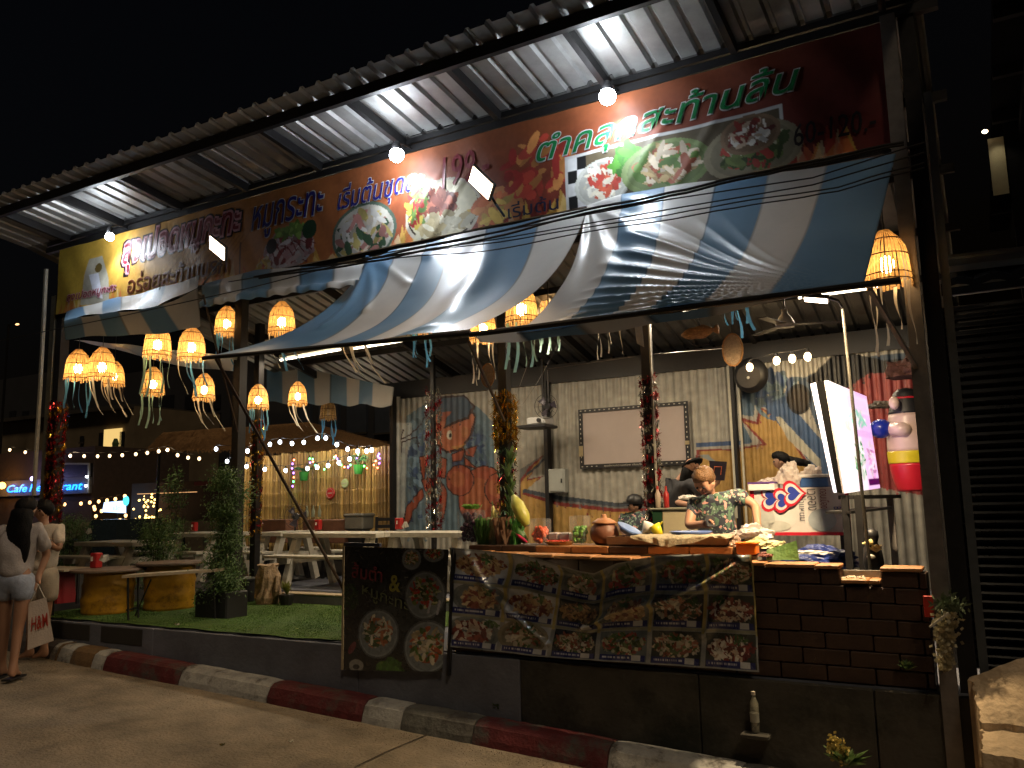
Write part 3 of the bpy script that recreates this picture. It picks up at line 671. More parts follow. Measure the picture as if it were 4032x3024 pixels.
    navy, mar, grn, wh, pk = ik('navy_ink', S(34,34,110)), ik('maroon_ink', S(120,26,40)), ik('green_ink', S(20,110,60)), ik('white_ink', S(190,190,190)), ik('rose_ink', S(200,150,160))
    bk = ik('black_ink', S(30,20,20)); br = ik('brown_ink', S(96,44,20))
    xa = PY(480,1060,-.04).x; xb = PY(940,940,-.04).x
    word('ลุงเปอดหมูกะทะ', (480,1050), (938,930), 4.80, 4.36, mar, pk, .05, .2, rise=.03)
    text('lettering_outline', 'ลุงเปอดหมูกะทะ', (xa-.05, 4.31, xb+.05, 4.85), 0, bk, t, shear=.2, off=.085, fn=lambda x, z: (x, dep(x, z+.03*(x-xa))-.003, z+.03*(x-xa)))
    word('อร่อยสะท้านนรก', (500,1150), (890,1090), 4.34, 4.10, br, ik('tan_ink', S(190,150,90)), .03, .1)
    word('ลุงเปอดหมูกะทะ', (262,1180), (455,1110), 4.27, 4.15, mar, pk, .03, .2)
    word('หมูกระทะ', (985,900), (1272,800), 4.75, 4.38, navy, wh, .02, .25)
    word('เริ่มต้นชุดละ', (1325,800), (1665,720), 4.73, 4.42, navy, wh, .02, .25)
    word('199.-', (1735,690), (1925,620), 4.74, 4.44, mar, None, 0, .1)
    word('ตำคลุกสะท้านลิ้น', (2110,600), (3150,330), 4.70, 4.40, grn, wh, .025, .3, rise=.03)
    word('เริ่มต้น', (1998,830), (2195,780), 4.16, 4.02, ik('ink', S(24,26,50)), None, 0, 0)
    word('60-120.-', (3125,560), (3450,480), 4.27, 4.10, bk, None, 0, .1)
sign()
# ================================================================ AWNINGS
m_vinyl = mat('awning_vinyl', rough=.33, attr=True, var=.12, ns=3, bump=.05, bs=9, transl=.22, spec=.6)
CB, CW = S(84,114,140), S(166,165,162)
def awning(name, label, top, bot, tb, bb, c0, yt, yb, wr, nu=150, nv=60, side=(0,0), sag=.05):
    """top/bot: pixel polylines [(t,(px,py))]; tb/bb stripe limits along each; wr(u,v,x)->bulge"""
    T = [(t, PY(p[0], p[1], yt if len(p) < 3 else p[2])) for t, p in top]; Bo = [(t, PY(p[0], p[1], yb if len(p) < 3 else p[2])) for t, p in bot]
    n = len(tb)-1; V = []; Cc = []
    for j in range(nv+1):
        v = j/nv
        for i in range(nu+1):
            s = i/nu*n; k = min(n-1, int(s)); fr = s-k
            ut = lerp(tb[k], tb[k+1], fr); ub = lerp(bb[k], bb[k+1], fr)
            p = pl(T, ut).lerp(pl(Bo, ub), v); u = lerp(ut, ub, v)
            p = p+Vector((side[0]*math.sin(math.pi*v)*(1-u)+side[1]*math.sin(math.pi*v)*u, 0, 0))
            p.z -= sag*math.sin(math.pi*v)
            d = wr(u, v); p = p+Vector((0,-.6,.8))*d
            V.append(tuple(p)); col = CB if (k % 2 == 0) == (c0 == 'b') else CW
            if fr < .02 or fr > .98: col = [q*.6 for q in col]
            if (i/nu*n) % 1 < 1e-6 and k: col = [q*.6 for q in col]
            Cc.append(col)
    Fc = [(j*(nu+1)+i, (j+1)*(nu+1)+i, (j+1)*(nu+1)+i+1, j*(nu+1)+i+1) for j in range(nv) for i in range(nu)]
    o = mkmesh(name, V, Fc, m_vinyl, None, True, np.array(Cc), None, tuple(pl(T,.5).lerp(pl(Bo,.5),.5)))
    return tag(o, label, 'awning', 'blue and white striped awnings')
def ridge(u, v, pts, w_, h_):
    best = 9
    for (x0, y0), (x1, y1) in zip(pts, pts[1:]):
        L = (x1-x0)**2+(y1-y0)**2; k = max(0, min(1, ((u-x0)*(x1-x0)+(v-y0)*(y1-y0))/L))
        best = min(best, math.hypot(u-x0-k*(x1-x0), v-y0-k*(y1-y0)))
    return h_*math.exp(-(best/w_)**2)
def wmid(u, v):
    d = 0
    for a in (.16,.42,.75,1.05): d += ridge(u, v, [(0,0),(.35*math.cos(a),.75*math.sin(a))], .018, .022)
    d += .02*math.sin(u*5+v*3)+.006*math.sin(u*17+v*7)
    d += ridge(u, v, [(.62,.1),(.66,.5),(.8,.9)], .06, .03)
    return d
YP = -1.2
awning('awning', 'middle striped awning sagging in a curve from banner to pole, brightly lit', [(0,(1452,1040)),(.1,(1540,992)),(.3,(1700,960)),(1,(2312,806))],
       [(0,(815,1408)),(1,(1850,1304))], [0,.13,.28,.4,.565,.80,1], [0,.37,.49,.61,.755,.9,1], 'b', -.08, YP, wmid, side=(.22,.12), sag=.16)
def wright(u, v):
    d = 0
    # drape folds fanning out of the lower right corner and bending up to the left
    x, y = 1-u, 1-v; r_ = math.hypot(x, y); th = math.atan2(y, x+1e-6)-.55*x*x*(1-x)
    env = max(0, min(1, (v-.12)/.25))*max(0, min(1, (.98-th)/.3))*min(1, r_*2.2)*(1 if x < .8 else max(0, 1-(x-.8)/.12))
    s = math.sin(th*38+.6*math.sin(u*9)); d += .019*env*(1-abs(s))**1.3*1.6
    env2 = max(0, 1-math.hypot(u*2.4, v)/.85)*min(1, math.hypot(u, v)*6); d += .028*env2*math.sin(math.atan2(v, u*2.2+1e-6)*13)
    return d+.016*math.sin(u*6+v*4)+.003*math.sin(u*23-v*17)
awning('awning', 'right-hand striped awning with deep shiny diagonal folds below the red part of the banner', [(0,(2312,808)),(.11,(2450,770)),(1,(3528,600))],
       [(0,(2030,1310)),(1,(3400,1118))], [0,.11,.27,.45,.62,.80,1], [0,.155,.31,.43,.595,.77,1], 'w', -.08, YP, wright, 190, 110, side=(.12,-.03), sag=.12)
wl = lambda u, v: .008*math.sin(u*20+v*4)+.012*math.sin(u*7)
# valance flap below the pole
awning('awning', 'narrow drooping flap of striped cloth hanging below the long awning pole', [(0,(1870,1328)),(1,(3420,1120))],
       [(0,(1890,1345)),(.12,(2060,1352)),(.35,(2400,1310)),(.8,(3000,1195)),(1,(3400,1126))], [0,.14,.3,.5,.66,.83,1], [0,.14,.3,.5,.66,.83,1], 'w', YP+.02, YP+.05, wl, 60, 6, sag=0)
awning('awning', 'far left awning folded into a lit lip with a short reddish striped curtain', [(0,(262,1228)),(1,(790,1086))],
       [(0,(250,1262)),(.75,(620,1200)),(1,(775,1135))], [0,.14,.30,.44,.6,.76,1], [0,.2,.33,.47,.6,.74,1], 'b', -.12, -.62, wl, 80, 16, sag=.03)
awning('awning', 'short front curtain of the far left awning, dark blue and reddish stripes', [(0,(252,1264)),(.75,(622,1204)),(1,(782,1140))],
       [(0,(256,1336)),(.5,(540,1318)),(.9,(780,1290)),(1,(790,1282))], [0,.15,.30,.45,.6,.78,1], [0,.15,.30,.45,.6,.78,1], 'b', -.63, -.6, wl, 80, 16, sag=0)
awning('awning', 'rolled awning between the far left curtain and the big middle awning', [(0,(798,1118)),(.4,(1010,1062)),(1,(1440,1036))],
       [(0,(790,1218)),(.3,(930,1190)),(1,(1400,1130))], [0,.15,.31,.49,.66,.85,1], [0,.12,.31,.5,.68,.85,1], 'b', -.1, -.45, lambda u, v: .03*math.sin(v*9)*(.3+v)+.01*math.sin(u*60)*v, 90, 30, sag=0)
awning('awning', 'grey white striped awning slanting away behind the left lanterns', [(0,(290,1340)),(1,(940,1400))],
       [(0,(350,1352)),(.5,(700,1440)),(1,(925,1462))], [0,.3,.45,.62,.8,1], [0,.3,.45,.62,.8,1], 'w', .5, 2.6, wl, 60, 10, sag=0)
o = awning('awning', 'rear striped awning curtain hanging at the open back left of the lobster wall', [(0,(1050,1420)),(1,(1552,1525))],
       [(0,(1050,1585)),(.4,(1240,1590)),(1,(1545,1600))], [0,.13,.26,.40,.53,.65,.75,.85,1], [0,.13,.26,.40,.53,.65,.75,.85,1], 'b', 4.4, 4.4, lambda u, v: .03*math.sin(u*26)*v, 90, 14, sag=0)
# awning pole and struts
pp = thing('awning_pole', 'long black pole stretched along the lower hem of the awnings', 'pole', PY(2400,1250,YP))
B().tube([PY(800,1410,YP), PY(1852,1312,YP)], .018, 8).build('pole', m_dark, pp)
B().tube([PY(1852,1318,YP), PY(3545,1103,YP)], .02, 8).build('pole', m_dark, pp)
def strut(name, a, b, r_, lab):
    tag(B().tube([a, b], r_, 6).build(name, mat('rusty_rod', (.07,.045,.03), .6, .3, var=.4), org=a), lab, 'strut')
strut('awning_strut', PY(850,1412,YP), PY(1352,2318,-.08), .014, 'long thin rusty strut slanting from the awning tip down to the black menu board')
strut('awning_strut', PY(1845,1345,YP), PY(1985,1655,.1), .013, 'short rusty strut slanting from the awning joint down to the gold tinsel post')
strut('awning_strut', PY(800,1160,-.5), PY(935,1700,.3), .012, 'thin strut dropping from the left awning to the dark front post')
# electric wires
def wires():
    t = thing('power_cables', 'bundle of thin black cables sagging across the front of the awnings', 'cable', PY(2500,900,-1.6))
    yw = -1.6
    runs = [[(-20,1345),(500,1240),(1000,1130),(1500,1000),(2000,905),(2600,790),(3200,700),(3640,560)],
            [(900,1110),(1500,1012),(2000,935),(2600,830),(3200,728),(3640,600)],
            [(1300,1040),(1800,975),(2300,900),(2800,815),(3300,735),(3640,640)],
            [(1400,1030),(1900,990),(2400,900),(2900,820),(3300,750),(3640,660)],
            [(1000,1092),(1500,1010),(1900,925),(2300,830),(2700,745),(3100,655),(3560,560)],
            [(1020,1098),(1520,1020),(1920,938),(2310,842),(2700,757),(3100,667),(3560,570)]]
    for i, r in enumerate(runs):
        pts = []
        for (a, b), (c, d) in zip(r, r[1:]):
            for k in range(6):
                s = k/6; pts.append(PY(lerp(a,c,s), lerp(b,d,s)+3*math.sin(s*6.28+a*.01)*(i > 1), yw+i*.02))
        pts.append(PY(*r[-1], yw+i*.02)); B().tube(pts, .0042 if i < 4 else .008, 5).build('cable', m_blk, t)
wires()
# ================================================================ LAMPS
m_bulbW = mat('lit_bulb_white', (1,1,1), .3, var=0, bump=0, emit=(.82,.9,1), es=60)
m_bulbY = mat('lit_bulb_warm', (1,1,1), .3, var=0, bump=0, emit=(1,.66,.3), es=55)
m_bulbS = mat('lit_string_bulb', (1,1,1), .3, var=0, bump=0, emit=(.8,.88,1), es=12)
m_bulbT = mat('lit_tiny_warm', (1,1,1), .3, var=0, bump=0, emit=(1,.5,.18), es=4)
m_flood = mat('lit_flood_panel', (1,1,1), .3, var=0, bump=0, emit=(1,.76,.55), es=9)
m_tube = mat('lit_tube', (1,1,1), .3, var=0, bump=0, emit=(1,.86,.62), es=6)
def spotlamp(px, py, lab, e, y=-.22, r_=.068):
    p = PY(px, py, y); t = thing('spot_lamp', lab, 'lamp', p, 'white lamps on the beam above the banner')
    B().ball(p, r_, 14).build('bulb', m_bulbW, t, True)
    B().lathe([(r_*.5,.03),(r_*.85,.045),(r_*.5,.11),(.02,.13)], p, 12).build('housing', m_dark, t, True)
    B().tube([p+Vector((0,0,.12)), (p.x, p.y+.1, 4.93), (p.x,.02,4.93)], .009, 6).build('bracket', m_dark, t)
    leds('SPOT', 'lamp_light', p+Vector((0,0,-r_-.02)), e, (.84,.92,1), t, .05, rot=(.10,.34,-.93), spot=R_(132), blend=.6)
    leds('SPOT', 'lamp_light', p+Vector((0,-.02,-r_-.02)), e*.3, (.84,.92,1), t, .06, rot=(.25,-.22,-.95), spot=R_(110), blend=.7)
    leds('POINT', 'lamp_light', p+Vector((-.02,-.17,.0)), e*.27, (.84,.92,1), t, .06)
spotlamp(432, 932, 'small white lamp at the far left end of the banner beam, above the cook picture', 34, r_=.05)
spotlamp(1562, 610, 'round white lamp on the banner beam beside the price 199', 41)
spotlamp(2392, 380, 'bright white lamp above the green Thai lettering on the red banner', 41)
def flood(c, ax, ay, wd, hd, lab, arm, e):
    """flat LED flood lamp: centre, width axis, height axis"""
    c = Vector(c); ax = Vector(ax).normalized(); ay = (Vector(ay)-ax*Vector(ay).dot(ax)).normalized(); nz = ax.cross(ay).normalized()
    if nz.dot(c-CP) > 0: nz = -nz
    t = thing('flood_lamp', lab, 'lamp', c, 'warm flat flood lamps')
    K = lambda a, b, d: c+ax*a+ay*b+nz*d
    B().hexa([K(-wd,-hd,-.022),K(wd,-hd,-.022),K(wd,hd,-.022),K(-wd,hd,-.022),K(-wd,-hd,0),K(wd,-hd,0),K(wd,hd,0),K(-wd,hd,0)]).build('housing', m_dark, t)
    B().hexa([K(-wd*.9,-hd*.9,.001),K(wd*.9,-hd*.9,.001),K(wd*.9,hd*.9,.001),K(-wd*.9,hd*.9,.001),K(-wd*.88,-hd*.88,.006),K(wd*.88,-hd*.88,.006),K(wd*.88,hd*.88,.006),K(-wd*.88,hd*.88,.006)]).build('lit_panel', m_flood, t)
    B().tube([K(0,-hd*.3,-.05)]+[Vector(q) for q in arm], .011, 6).build('arm', m_dark, t)
    leds('AREA', 'lamp_light', K(0,0,.02), e, (1,.70,.42), t, wd*1.8, rot=nz, sy=hd*1.8)
fl = lambda px, py, y, a, b, lab, arm, e: flood(PY(px,py,y), PY(*a,y)-PY(px,py,y), PY(*b,y-.05)-PY(px,py,y), .135, .072, lab, arm, e)
fl(1893, 720, -1.0, (1940,765), (1925,692), 'warm white square flood lamp in front of the banner right of the price 199', [PY(1950,800,-.9), PY(1985,850,-.3)], 26)
fl(855, 977, -1.0, (895,1010), (880,955), 'warm white square flood lamp over the left restaurant name on the banner', [PY(880,1010,-.9), PY(800,1120,-.2)], 24)
# lamp on its tall pole at the right of the counter
pb = PY(3430, 2275, .32); pt_ = PY(3318, 1215, .32)
t = thing('pole_lamp', 'thin tall pole lamp with a small lit head in the counter notch', 'lamp', (pb.x, pb.y, FZ))
B().tube([(pb.x,pb.y,FZ), pb, pt_], .012, 8).build('pole', mat('pole_paint', (.05,.045,.035), .5, .3, var=.3), t)
ph = PY(3212, 1180, .1); B().tube([pt_, PY(3300,1185,.25), ph+Vector((.03,0,.03))], .011, 6).build('arm', m_dark, t)
B().bar(ph+Vector((-.09,0,.035)), ph+Vector((.09,.02,.0)), .12, .03).build('head', m_dark, t)
B().bar(ph+Vector((-.075,-.005,.012)), ph+Vector((.075,.012,-.02)), .10, .012).build('lit_panel', m_flood, t)
leds('SPOT', 'lamp_light', ph+Vector((0,0,-.05)), 480, (1,.74,.42), t, .06, rot=(-.42,.22,-.9), spot=R_(125), blend=.8)
leds('SPOT', 'lamp_light', ph+Vector((0,.02,-.05)), 110, (1,.78,.5), t, .06, rot=(.1,.75,-.6), spot=R_(130), blend=.9)
# fluorescent tubes under the roof
def tube(a, b, lab, e):
    a, b = Vector(a), Vector(b); t = thing('ceiling_tube', lab, 'lamp', (a+b)/2, 'tube lights under the roof')
    B().bar(a+Vector((0,0,.05)), b+Vector((0,0,.05)), .07, .04).build('batten', m_white, t)
    B().tube([a,b], .016, 8).build('tube', m_tube, t)
    for s in (0,1):
        q = a.lerp(b, s); B().bar(q+Vector((0,0,.07)), (q.x,q.y,zro(q.y)-.02), .012).build('hanger', m_dark, t)
    leds('AREA', 'lamp_light', (a+b)/2+Vector((0,0,-.03)), e, (1,.82,.58), t, (b-a).length, rot=(0,0,-1), sy=.04)
tube(PY(1105,1418,2.8), PY(1340,1376,2.8), 'left long lit tube seen just under the hem of the middle awning', 26)
tube(PY(1395,1372,2.8), PY(1610,1338,2.8), 'second lit tube right of the first under the middle awning hem', 26)
tube(PY(2690,1232,3.0), PY(2830,1215,3.0), 'short lit tube under the roof above the woven fish decoration', 50)
tube((-5.6,2.9,3.75), (-4.5,2.9,3.75), 'lit tube above the projection screen, behind the awning', 52)
tube((-1.6,3.2,3.75), (-.8,3.2,3.75), 'lit tube over the white table at the right end', 30)
# bamboo lanterns
m_bam = mat('lantern_bamboo', (.62,.38,.15), .55, var=.5, ns=30, bump=.1, transl=.42)
m_bamd = mat('lantern_hoop', (.12,.05,.02), .6, var=.3, bump=0)
RB = {'w': mat('ribbon_white', (.78,.72,.6), .3, var=.15, bump=0, transl=.3), 'b': mat('ribbon_blue', (.10,.32,.6), .3, var=.15, bump=0, transl=.3), 'g': mat('ribbon_green', (.36,.6,.52), .3, var=.15, bump=0, transl=.3)}
LR, LH = .15, .36
lprof = lambda s: (LR*(1-.10*min(s,.45)/.45)*(1 if s < .45 else max(.12, 1-((s-.45)/.56)**2)**.62), LH*s)
def lantern_proto(kind, lean):
    t = thing('bamboo_lantern', None, None, (0,0,0)); b = B(); n = 38
    for k in range(n):
        a = 6.283*k/n+random.uniform(-.03,.03); w_ = .0088; e0 = random.uniform(-.025,.01); prev = None
        for i in range(7):
            s = max(0, i/6) if i else 0; r, z = lprof(s); z = z+(e0 if i == 0 else 0); r = max(r,.02)
            c, s_ = math.cos(a), math.sin(a); wd = w_*max(.35, r/LR)
            pp_ = [(c*r-s_*wd, s_*r+c*wd, z), (c*r+s_*wd, s_*r-c*wd, z)]
            if prev: b.quad(prev[0], prev[1], pp_[1], pp_[0])
            prev = pp_
    b.build('bamboo_slats', m_bam, t, kind='stuff')
    for s in (.02,.14,.5,.8):
        r, z = lprof(s); B().tube([((r+.004)*math.cos(q*6.283/20), (r+.004)*math.sin(q*6.283/20), z) for q in range(21)], .0042, 5, cap=False).build('hoop', m_bamd, t)
    B().tube([(0,0,LH-.02),(0,0,LH+.45)], .004, 4).build('cord', m_blk, t)
    B().ball((0,0,.13), .050, 10, sz=1.2).build('bulb', m_bulbY, t, True)
    B().tube([(0,0,.16),(0,0,LH-.02)], .014, 6).build('socket', m_blk, t)
    nr = {'w':5,'b':6,'g':6,'x':5}[kind]
    for k in range(nr):
        a = 6.283*k/nr+random.uniform(-.4,.4); L = random.uniform(.28,.48); r = .13; w_ = random.uniform(.011,.018); bb = B(); prev = None; ph_ = random.random()*6
        for i in range(9):
            s = i/8; x = r*math.cos(a)+lean*L*s*s+.02*math.sin(s*5+ph_)*s; y = r*math.sin(a)+.02*math.cos(s*4+ph_)*s; z = -L*s*(1-.12*abs(lean)*s); c = math.cos(ph_+s*1.5)*w_
            pp_ = [(x-c, y-.004, z), (x+c, y+.004, z)]
            if prev: bb.quad(prev[0], prev[1], pp_[1], pp_[0])
            prev = pp_
        kk = kind if kind != 'x' else random.choice('wb'); bb.build('ribbon', RB[kk], t)
    leds('POINT', 'lantern_light', (0,0,.09), 13, (1,.63,.31), t, .03)
    return t
protos = {(k, l): None for k, l in (('w',.55),('w',0.),('b',.1),('g',0.),('x',.35))}
LN = [(308,1445,100,('b',.1),'leftmost bamboo lantern at the corner post, lowest of the left cluster'),
 (402,1440,104,('w',.55),'bamboo lantern second from the left, overlapping the one behind it'),
 (450,1478,80,('w',.55),'smaller bamboo lantern half hidden behind the second lantern from the left'),
 (621,1352,108,('g',0.),'bamboo lantern tucked under the far left awning curtain, top cut off by the cloth'),
 (755,1362,108,('x',.35),'large lantern with blue and white ribbons just left of the middle awning tip'),
 (602,1508,90,('g',0.),'lantern with straight green ribbons directly below the half hidden one'),
 (804,1530,86,('w',.55),'lantern with ribbons blown to the right beside the thin strut'),
 (893,1270,94,('b',.1),'high lantern left of the dark front post, under the left centre awning'),
 (1110,1262,108,('x',.35),'tall bright lantern right of the dark front post, above the middle awning edge'),
 (1017,1570,82,('b',.1),'small lantern with blue ribbons in front of the thatched hut, left of the tinsel post'),
 (1172,1556,76,('w',.55),'small lantern glowing on the rear striped awning'),
 (1292,1618,66,('b',0.1),'unlit brown lantern hanging behind the lit ones near the rear awning'),
 (2053,1210,132,('g',0.),'big bright lantern in the gap between the two large awnings'),
 (1902,1288,110,('w',0.),'lantern mostly hidden behind the middle awning, only its lower rim showing'),
 (3490,1030,178,('w',0.),'largest and nearest lantern at the right corner post, ribbons below the pole'),
 (1400,1292,112,('w',.55),'lantern hidden behind the middle awning with cream ribbons blown left of the lobster'),
 (1655,1262,92,('b',.1),'lantern hidden behind the middle awning with thin blue ribbons above the lobster'),
 (2165,1222,90,('g',0.),'lantern hidden above the valance with green ribbons over the projector'),
 (2390,1188,110,('w',0.),'lantern behind the right awning with only cream ribbons showing below the pole'),
 (2890,1090,120,('b',.1),'lantern behind the right awning with blue ribbons near the woven fish')]
for px, py, wpx, key, lab in LN:
    p = PD(px, py, F*.3/wpx)-Vector((0,0,.15)); lit = 'unlit' not in lab
    if protos[key] is None:
        protos[key] = o = lantern_proto(*key); o.location = p
    else:
        o = copytree(protos[key], None, p, random.uniform(-.3,.3) if key[1] == 0 else 0)
    tag(o, lab, 'lantern', 'bamboo basket lanterns with ribbon tails')
    if not lit:
        for c in kids(o):
            if c.type == 'LIGHT': ORG.pop(c); bpy.data.objects.remove(c)
            elif c.name.startswith('bulb'): c.data = c.data.copy(); c.data.materials.clear(); c.data.materials.append(m_white)
for c in list(COL.objects):
    if c.type == 'LIGHT' and c.name.startswith('lantern_light') and c.parent is None: bpy.data.objects.remove(c)
# a lantern copy keeps its first light; spare ORG entries are fine
# ---- string lights
def bulbs(name, lab, pts, mt, r_, grp=None, cord=True, lights=0, col=(1,.80,.50)):
    t = thing(name, lab, 'string lights', pts[len(pts)//2]); 
    for p in pts:
        B().ball(p, r_, 8, sz=1.25).build('bulb', mt, t, True)
        B().tube([p+Vector((0,0,r_)), p+Vector((0,0,r_+.045))], r_*.45, 5).build('socket', m_blk, t)
    if cord:
        q = sorted(pts, key=lambda a: a.x); q = [a+Vector((0,0,r_+.05)) for a in q]; B().tube(q, .005, 4).build('cord', m_blk, t)
    for i in range(lights):
        p = pts[int((i+.5)*len(pts)/lights)]; leds('POINT', 'string_light', p+Vector((0,-.06,-.08)), 9, col, t, .03)
    return t
z07 = lambda l, y: [PY(a/2.212, 1700+b/2.212, y) for a, b in l]
z96 = lambda l, y: [PY(900+a/2.212, 1650+b/2.212, y) for a, b in l]
bulbs('string_lights', 'warm string of round bulbs running across the far left above the cafe sign', z07([(85,158),(220,178),(495,203),(612,208),(733,212),(850,213),(955,210),(1065,204),(1183,195),(1283,184),(1382,170),(1460,157),(1547,204),(1638,226),(1735,234)], 6.2),
      mat('lit_string_warm', (1,1,1), .3, var=0, bump=0, emit=(1,.66,.34), es=4), .034, lights=2, col=(1,.75,.45))
bulbs('string_lights', 'upper white string of bulbs arching along the thatched roof edge', z07([(1882,150),(2155,168)], 5.6)+z96([(165,278),(360,220),(447,200),(553,213),(655,203),(775,167),(847,165),(943,222),(1037,262),(1124,280),(1203,278),(1246,270)], 5.6), m_bulbS, .034, lights=3)
bulbs('string_lights', 'lower white string of bulbs drooping in front of the bamboo fence', z07([(1978,257),(2148,302)], 5.3)+z96([(157,412),(232,428),(315,438),(497,448),(687,430),(771,420),(867,404),(961,380),(1055,348)], 5.3), m_bulbS, .033, lights=2)
bulbs('string_lights', 'small warm bulbs strung low over the stalls at the far left', z07([(480,633),(563,632),(705,625),(782,616),(860,607),(932,598),(1005,586),(1087,560)], 11), m_bulbT, .05)
bulbs('string_lights', 'scattered warm bulbs glowing under the far lit stall', z07([(820,655),(825,675),(1045,770),(1225,697),(497,680),(835,735),(1095,730),(885,690)], 11), m_bulbT, .05, cord=False)
bulbs('string_lights', 'four lit warm bulbs in a short row in front of the orange mural', [PY(2952,1446,4.2),PY(3058,1420,4.2),PY(3119,1412,4.2),PY(3180,1404,4.2)], mat('lit_amber', (1,1,1), .3, var=0, bump=0, emit=(1,.68,.34), es=5), .045, lights=2, col=(1,.7,.35))
fb = []; 
for col_, em, pts in (('purple',(.3,.08,1),[(557,390),(553,430),(565,470),(558,585),(1310,305),(1302,325),(1316,342),(1313,385),(946,345),(1113,343),(1041,418),(710,382)]),
        ('green',(.05,1,.2),[(565,545),(541,662),(707,345),(733,349),(755,402),(834,438),(981,400),(1062,400),(1181,410),(1128,306),(920,332)]),
        ('red',(1,.15,.05),[(569,356),(568,508),(735,372),(935,320),(1009,418),(1265,400),(1282,365),(1205,427),(1298,425)])):
    bulbs('fairy_lights', 'tiny %s fairy lights twinkling on the bamboo fence'%col_, z96(pts, 5.8), mat('lit_'+col_, (1,1,1), .3, var=0, bump=0, emit=em, es=9), .016, cord=False)
pts = [PY(random.gauss(590,28), random.uniform(1945,2065), 9+random.random()) for i in range(60)]
b = B(); [b.ball(p, .03, 5) for p in pts]; tag(b.build('fairy_lights', mat('lit_gold', (1,1,1), .3, var=0, bump=0, emit=(1,.6,.15), es=5), kind='stuff', org=pts[0]), 'dense golden fairy lights in the dark tree behind the middle bush', 'fairy lights')
# ---- tinsel garlands round the posts
TC = {'gold':(.75,.5,.08),'silver':(.7,.7,.62),'red':(.55,.05,.06),'green':(.3,.5,.4)}
def tinsel(lab, x, y, z0, z1, r_, cols, turns, n=1100, fluff=.05):
    t = thing('tinsel_garland', lab, 'tinsel', (x,y,z0)); 
    for ci, c in enumerate(cols):
        b = B()
        for i in range(n//len(cols)):
            s = random.random(); a = s*turns*6.283+ci*6.283/len(cols); cx, cy, cz = x+(r_+.012)*math.cos(a), y+(r_+.012)*math.sin(a), lerp(z0,z1,s)+random.gauss(0,.014)
            d = Vector((random.gauss(0,1), random.gauss(0,1), random.gauss(0,1))).normalized()*fluff*random.uniform(.5,1.1); e = d.cross(Vector((0,0,1))).normalized()*.0065
            p = Vector((cx,cy,cz)); b.quad(p-e, p+e, p+d+e, p+d-e)
        b.build('tinsel', mat('tinsel_'+c, TC[c], .18, .9, var=.1, bump=0), t, kind='stuff')
tz = lambda px, py, y: PY(px, py, y).z
tinsel('red and gold tinsel wound round the left corner post', xl+.0, .05, tz(215,2060,.05), tz(225,1590,.05), .08, ['red','gold','red'], 6, 3000)
tinsel('gold tinsel wound down the inner post before the bamboo fence', pbx, 2.6, tz(1005,2110,2.6), tz(1020,1650,2.6), .07, ['gold','red','gold'], 7, 1300)
tinsel('silver tinsel spiral on the thin pipe in front of the lobster painting', pthin, 4.3, tz(1690,2100,4.3), tz(1720,1530,4.3), .10, ['silver','silver','red'], 6, 2600, .065)
tinsel('bushy gold tinsel bunch on the post between lobster and projector', pcx, 2.2, tz(1995,1760,2.2), tz(1985,1560,2.2), .11, ['gold'], 5, 1500, .09)
tinsel('red and green tinsel at the middle post above the vegetables', pcx, 2.2, tz(2000,2080,2.2), tz(1995,1760,2.2), .09, ['green','red','gold'], 4, 700, .07)
tinsel('red and silver tinsel spiralling down the post in front of the screen', pdx, 2.4, tz(2570,2110,2.4), tz(2560,1480,2.4), .075, ['red','silver'], 8, 2600, .05)
# ================================================================ TABLES AND TERRACE THINGS
def table(px0, px1, py, y, lab, dep=.75, zf=DZ, mt=m_white, grp='pale wooden picnic tables on the deck'):
    a, b = PY(px0,py,y), PY(px1,py,y); z = (a.z+b.z)/2; L = b.x-a.x
    t = thing('picnic_table', lab, 'table', ((a.x+b.x)/2, y+dep/2, zf), grp)
    for k in range(4): B().bev((a.x, y+k*dep/4+.003, z-.06), (b.x, y+(k+1)*dep/4-.003, z+random.uniform(0,.003)), .004).build('plank', mt, t)
    for x in (a.x+.18*min(1,L), b.x-.18*min(1,L)):
        B().bar((x, y+.12, z-.04), (x-.0, y-.12, zf), .09, .10).build('leg', mt, t); B().bar((x, y+dep-.12, z-.04), (x, y+dep+.12, zf), .09, .10).build('leg', mt, t)
        B().bar((x, y-.25, zf+.38), (x, y+dep+.25, zf+.38), .05, .09).build('crossbar', mt, t)
    for yy in (y-.36, y+dep+.10): B().bev((a.x, yy, zf+.43), (b.x, yy+.26, zf+.465), .004).build('bench_seat', mt, t)
    return t
table(1112, 1480, 2100, 2.7, 'large pale picnic table with A-frame legs behind the thin strut, centre of the terrace')
table(1490, 1830, 2098, 3.0, 'pale picnic table partly hidden by the vegetables, in front of the lobster painting')
table(1010, 1105, 2096, 3.3, 'small pale picnic table left of the large one, below the gold tinsel post')
table(655, 850, 2100, 3.1, 'pale picnic table between the two middle bushes')
table(290, 520, 2136, 1.9, 'pale picnic table at the far left beside the street woman')
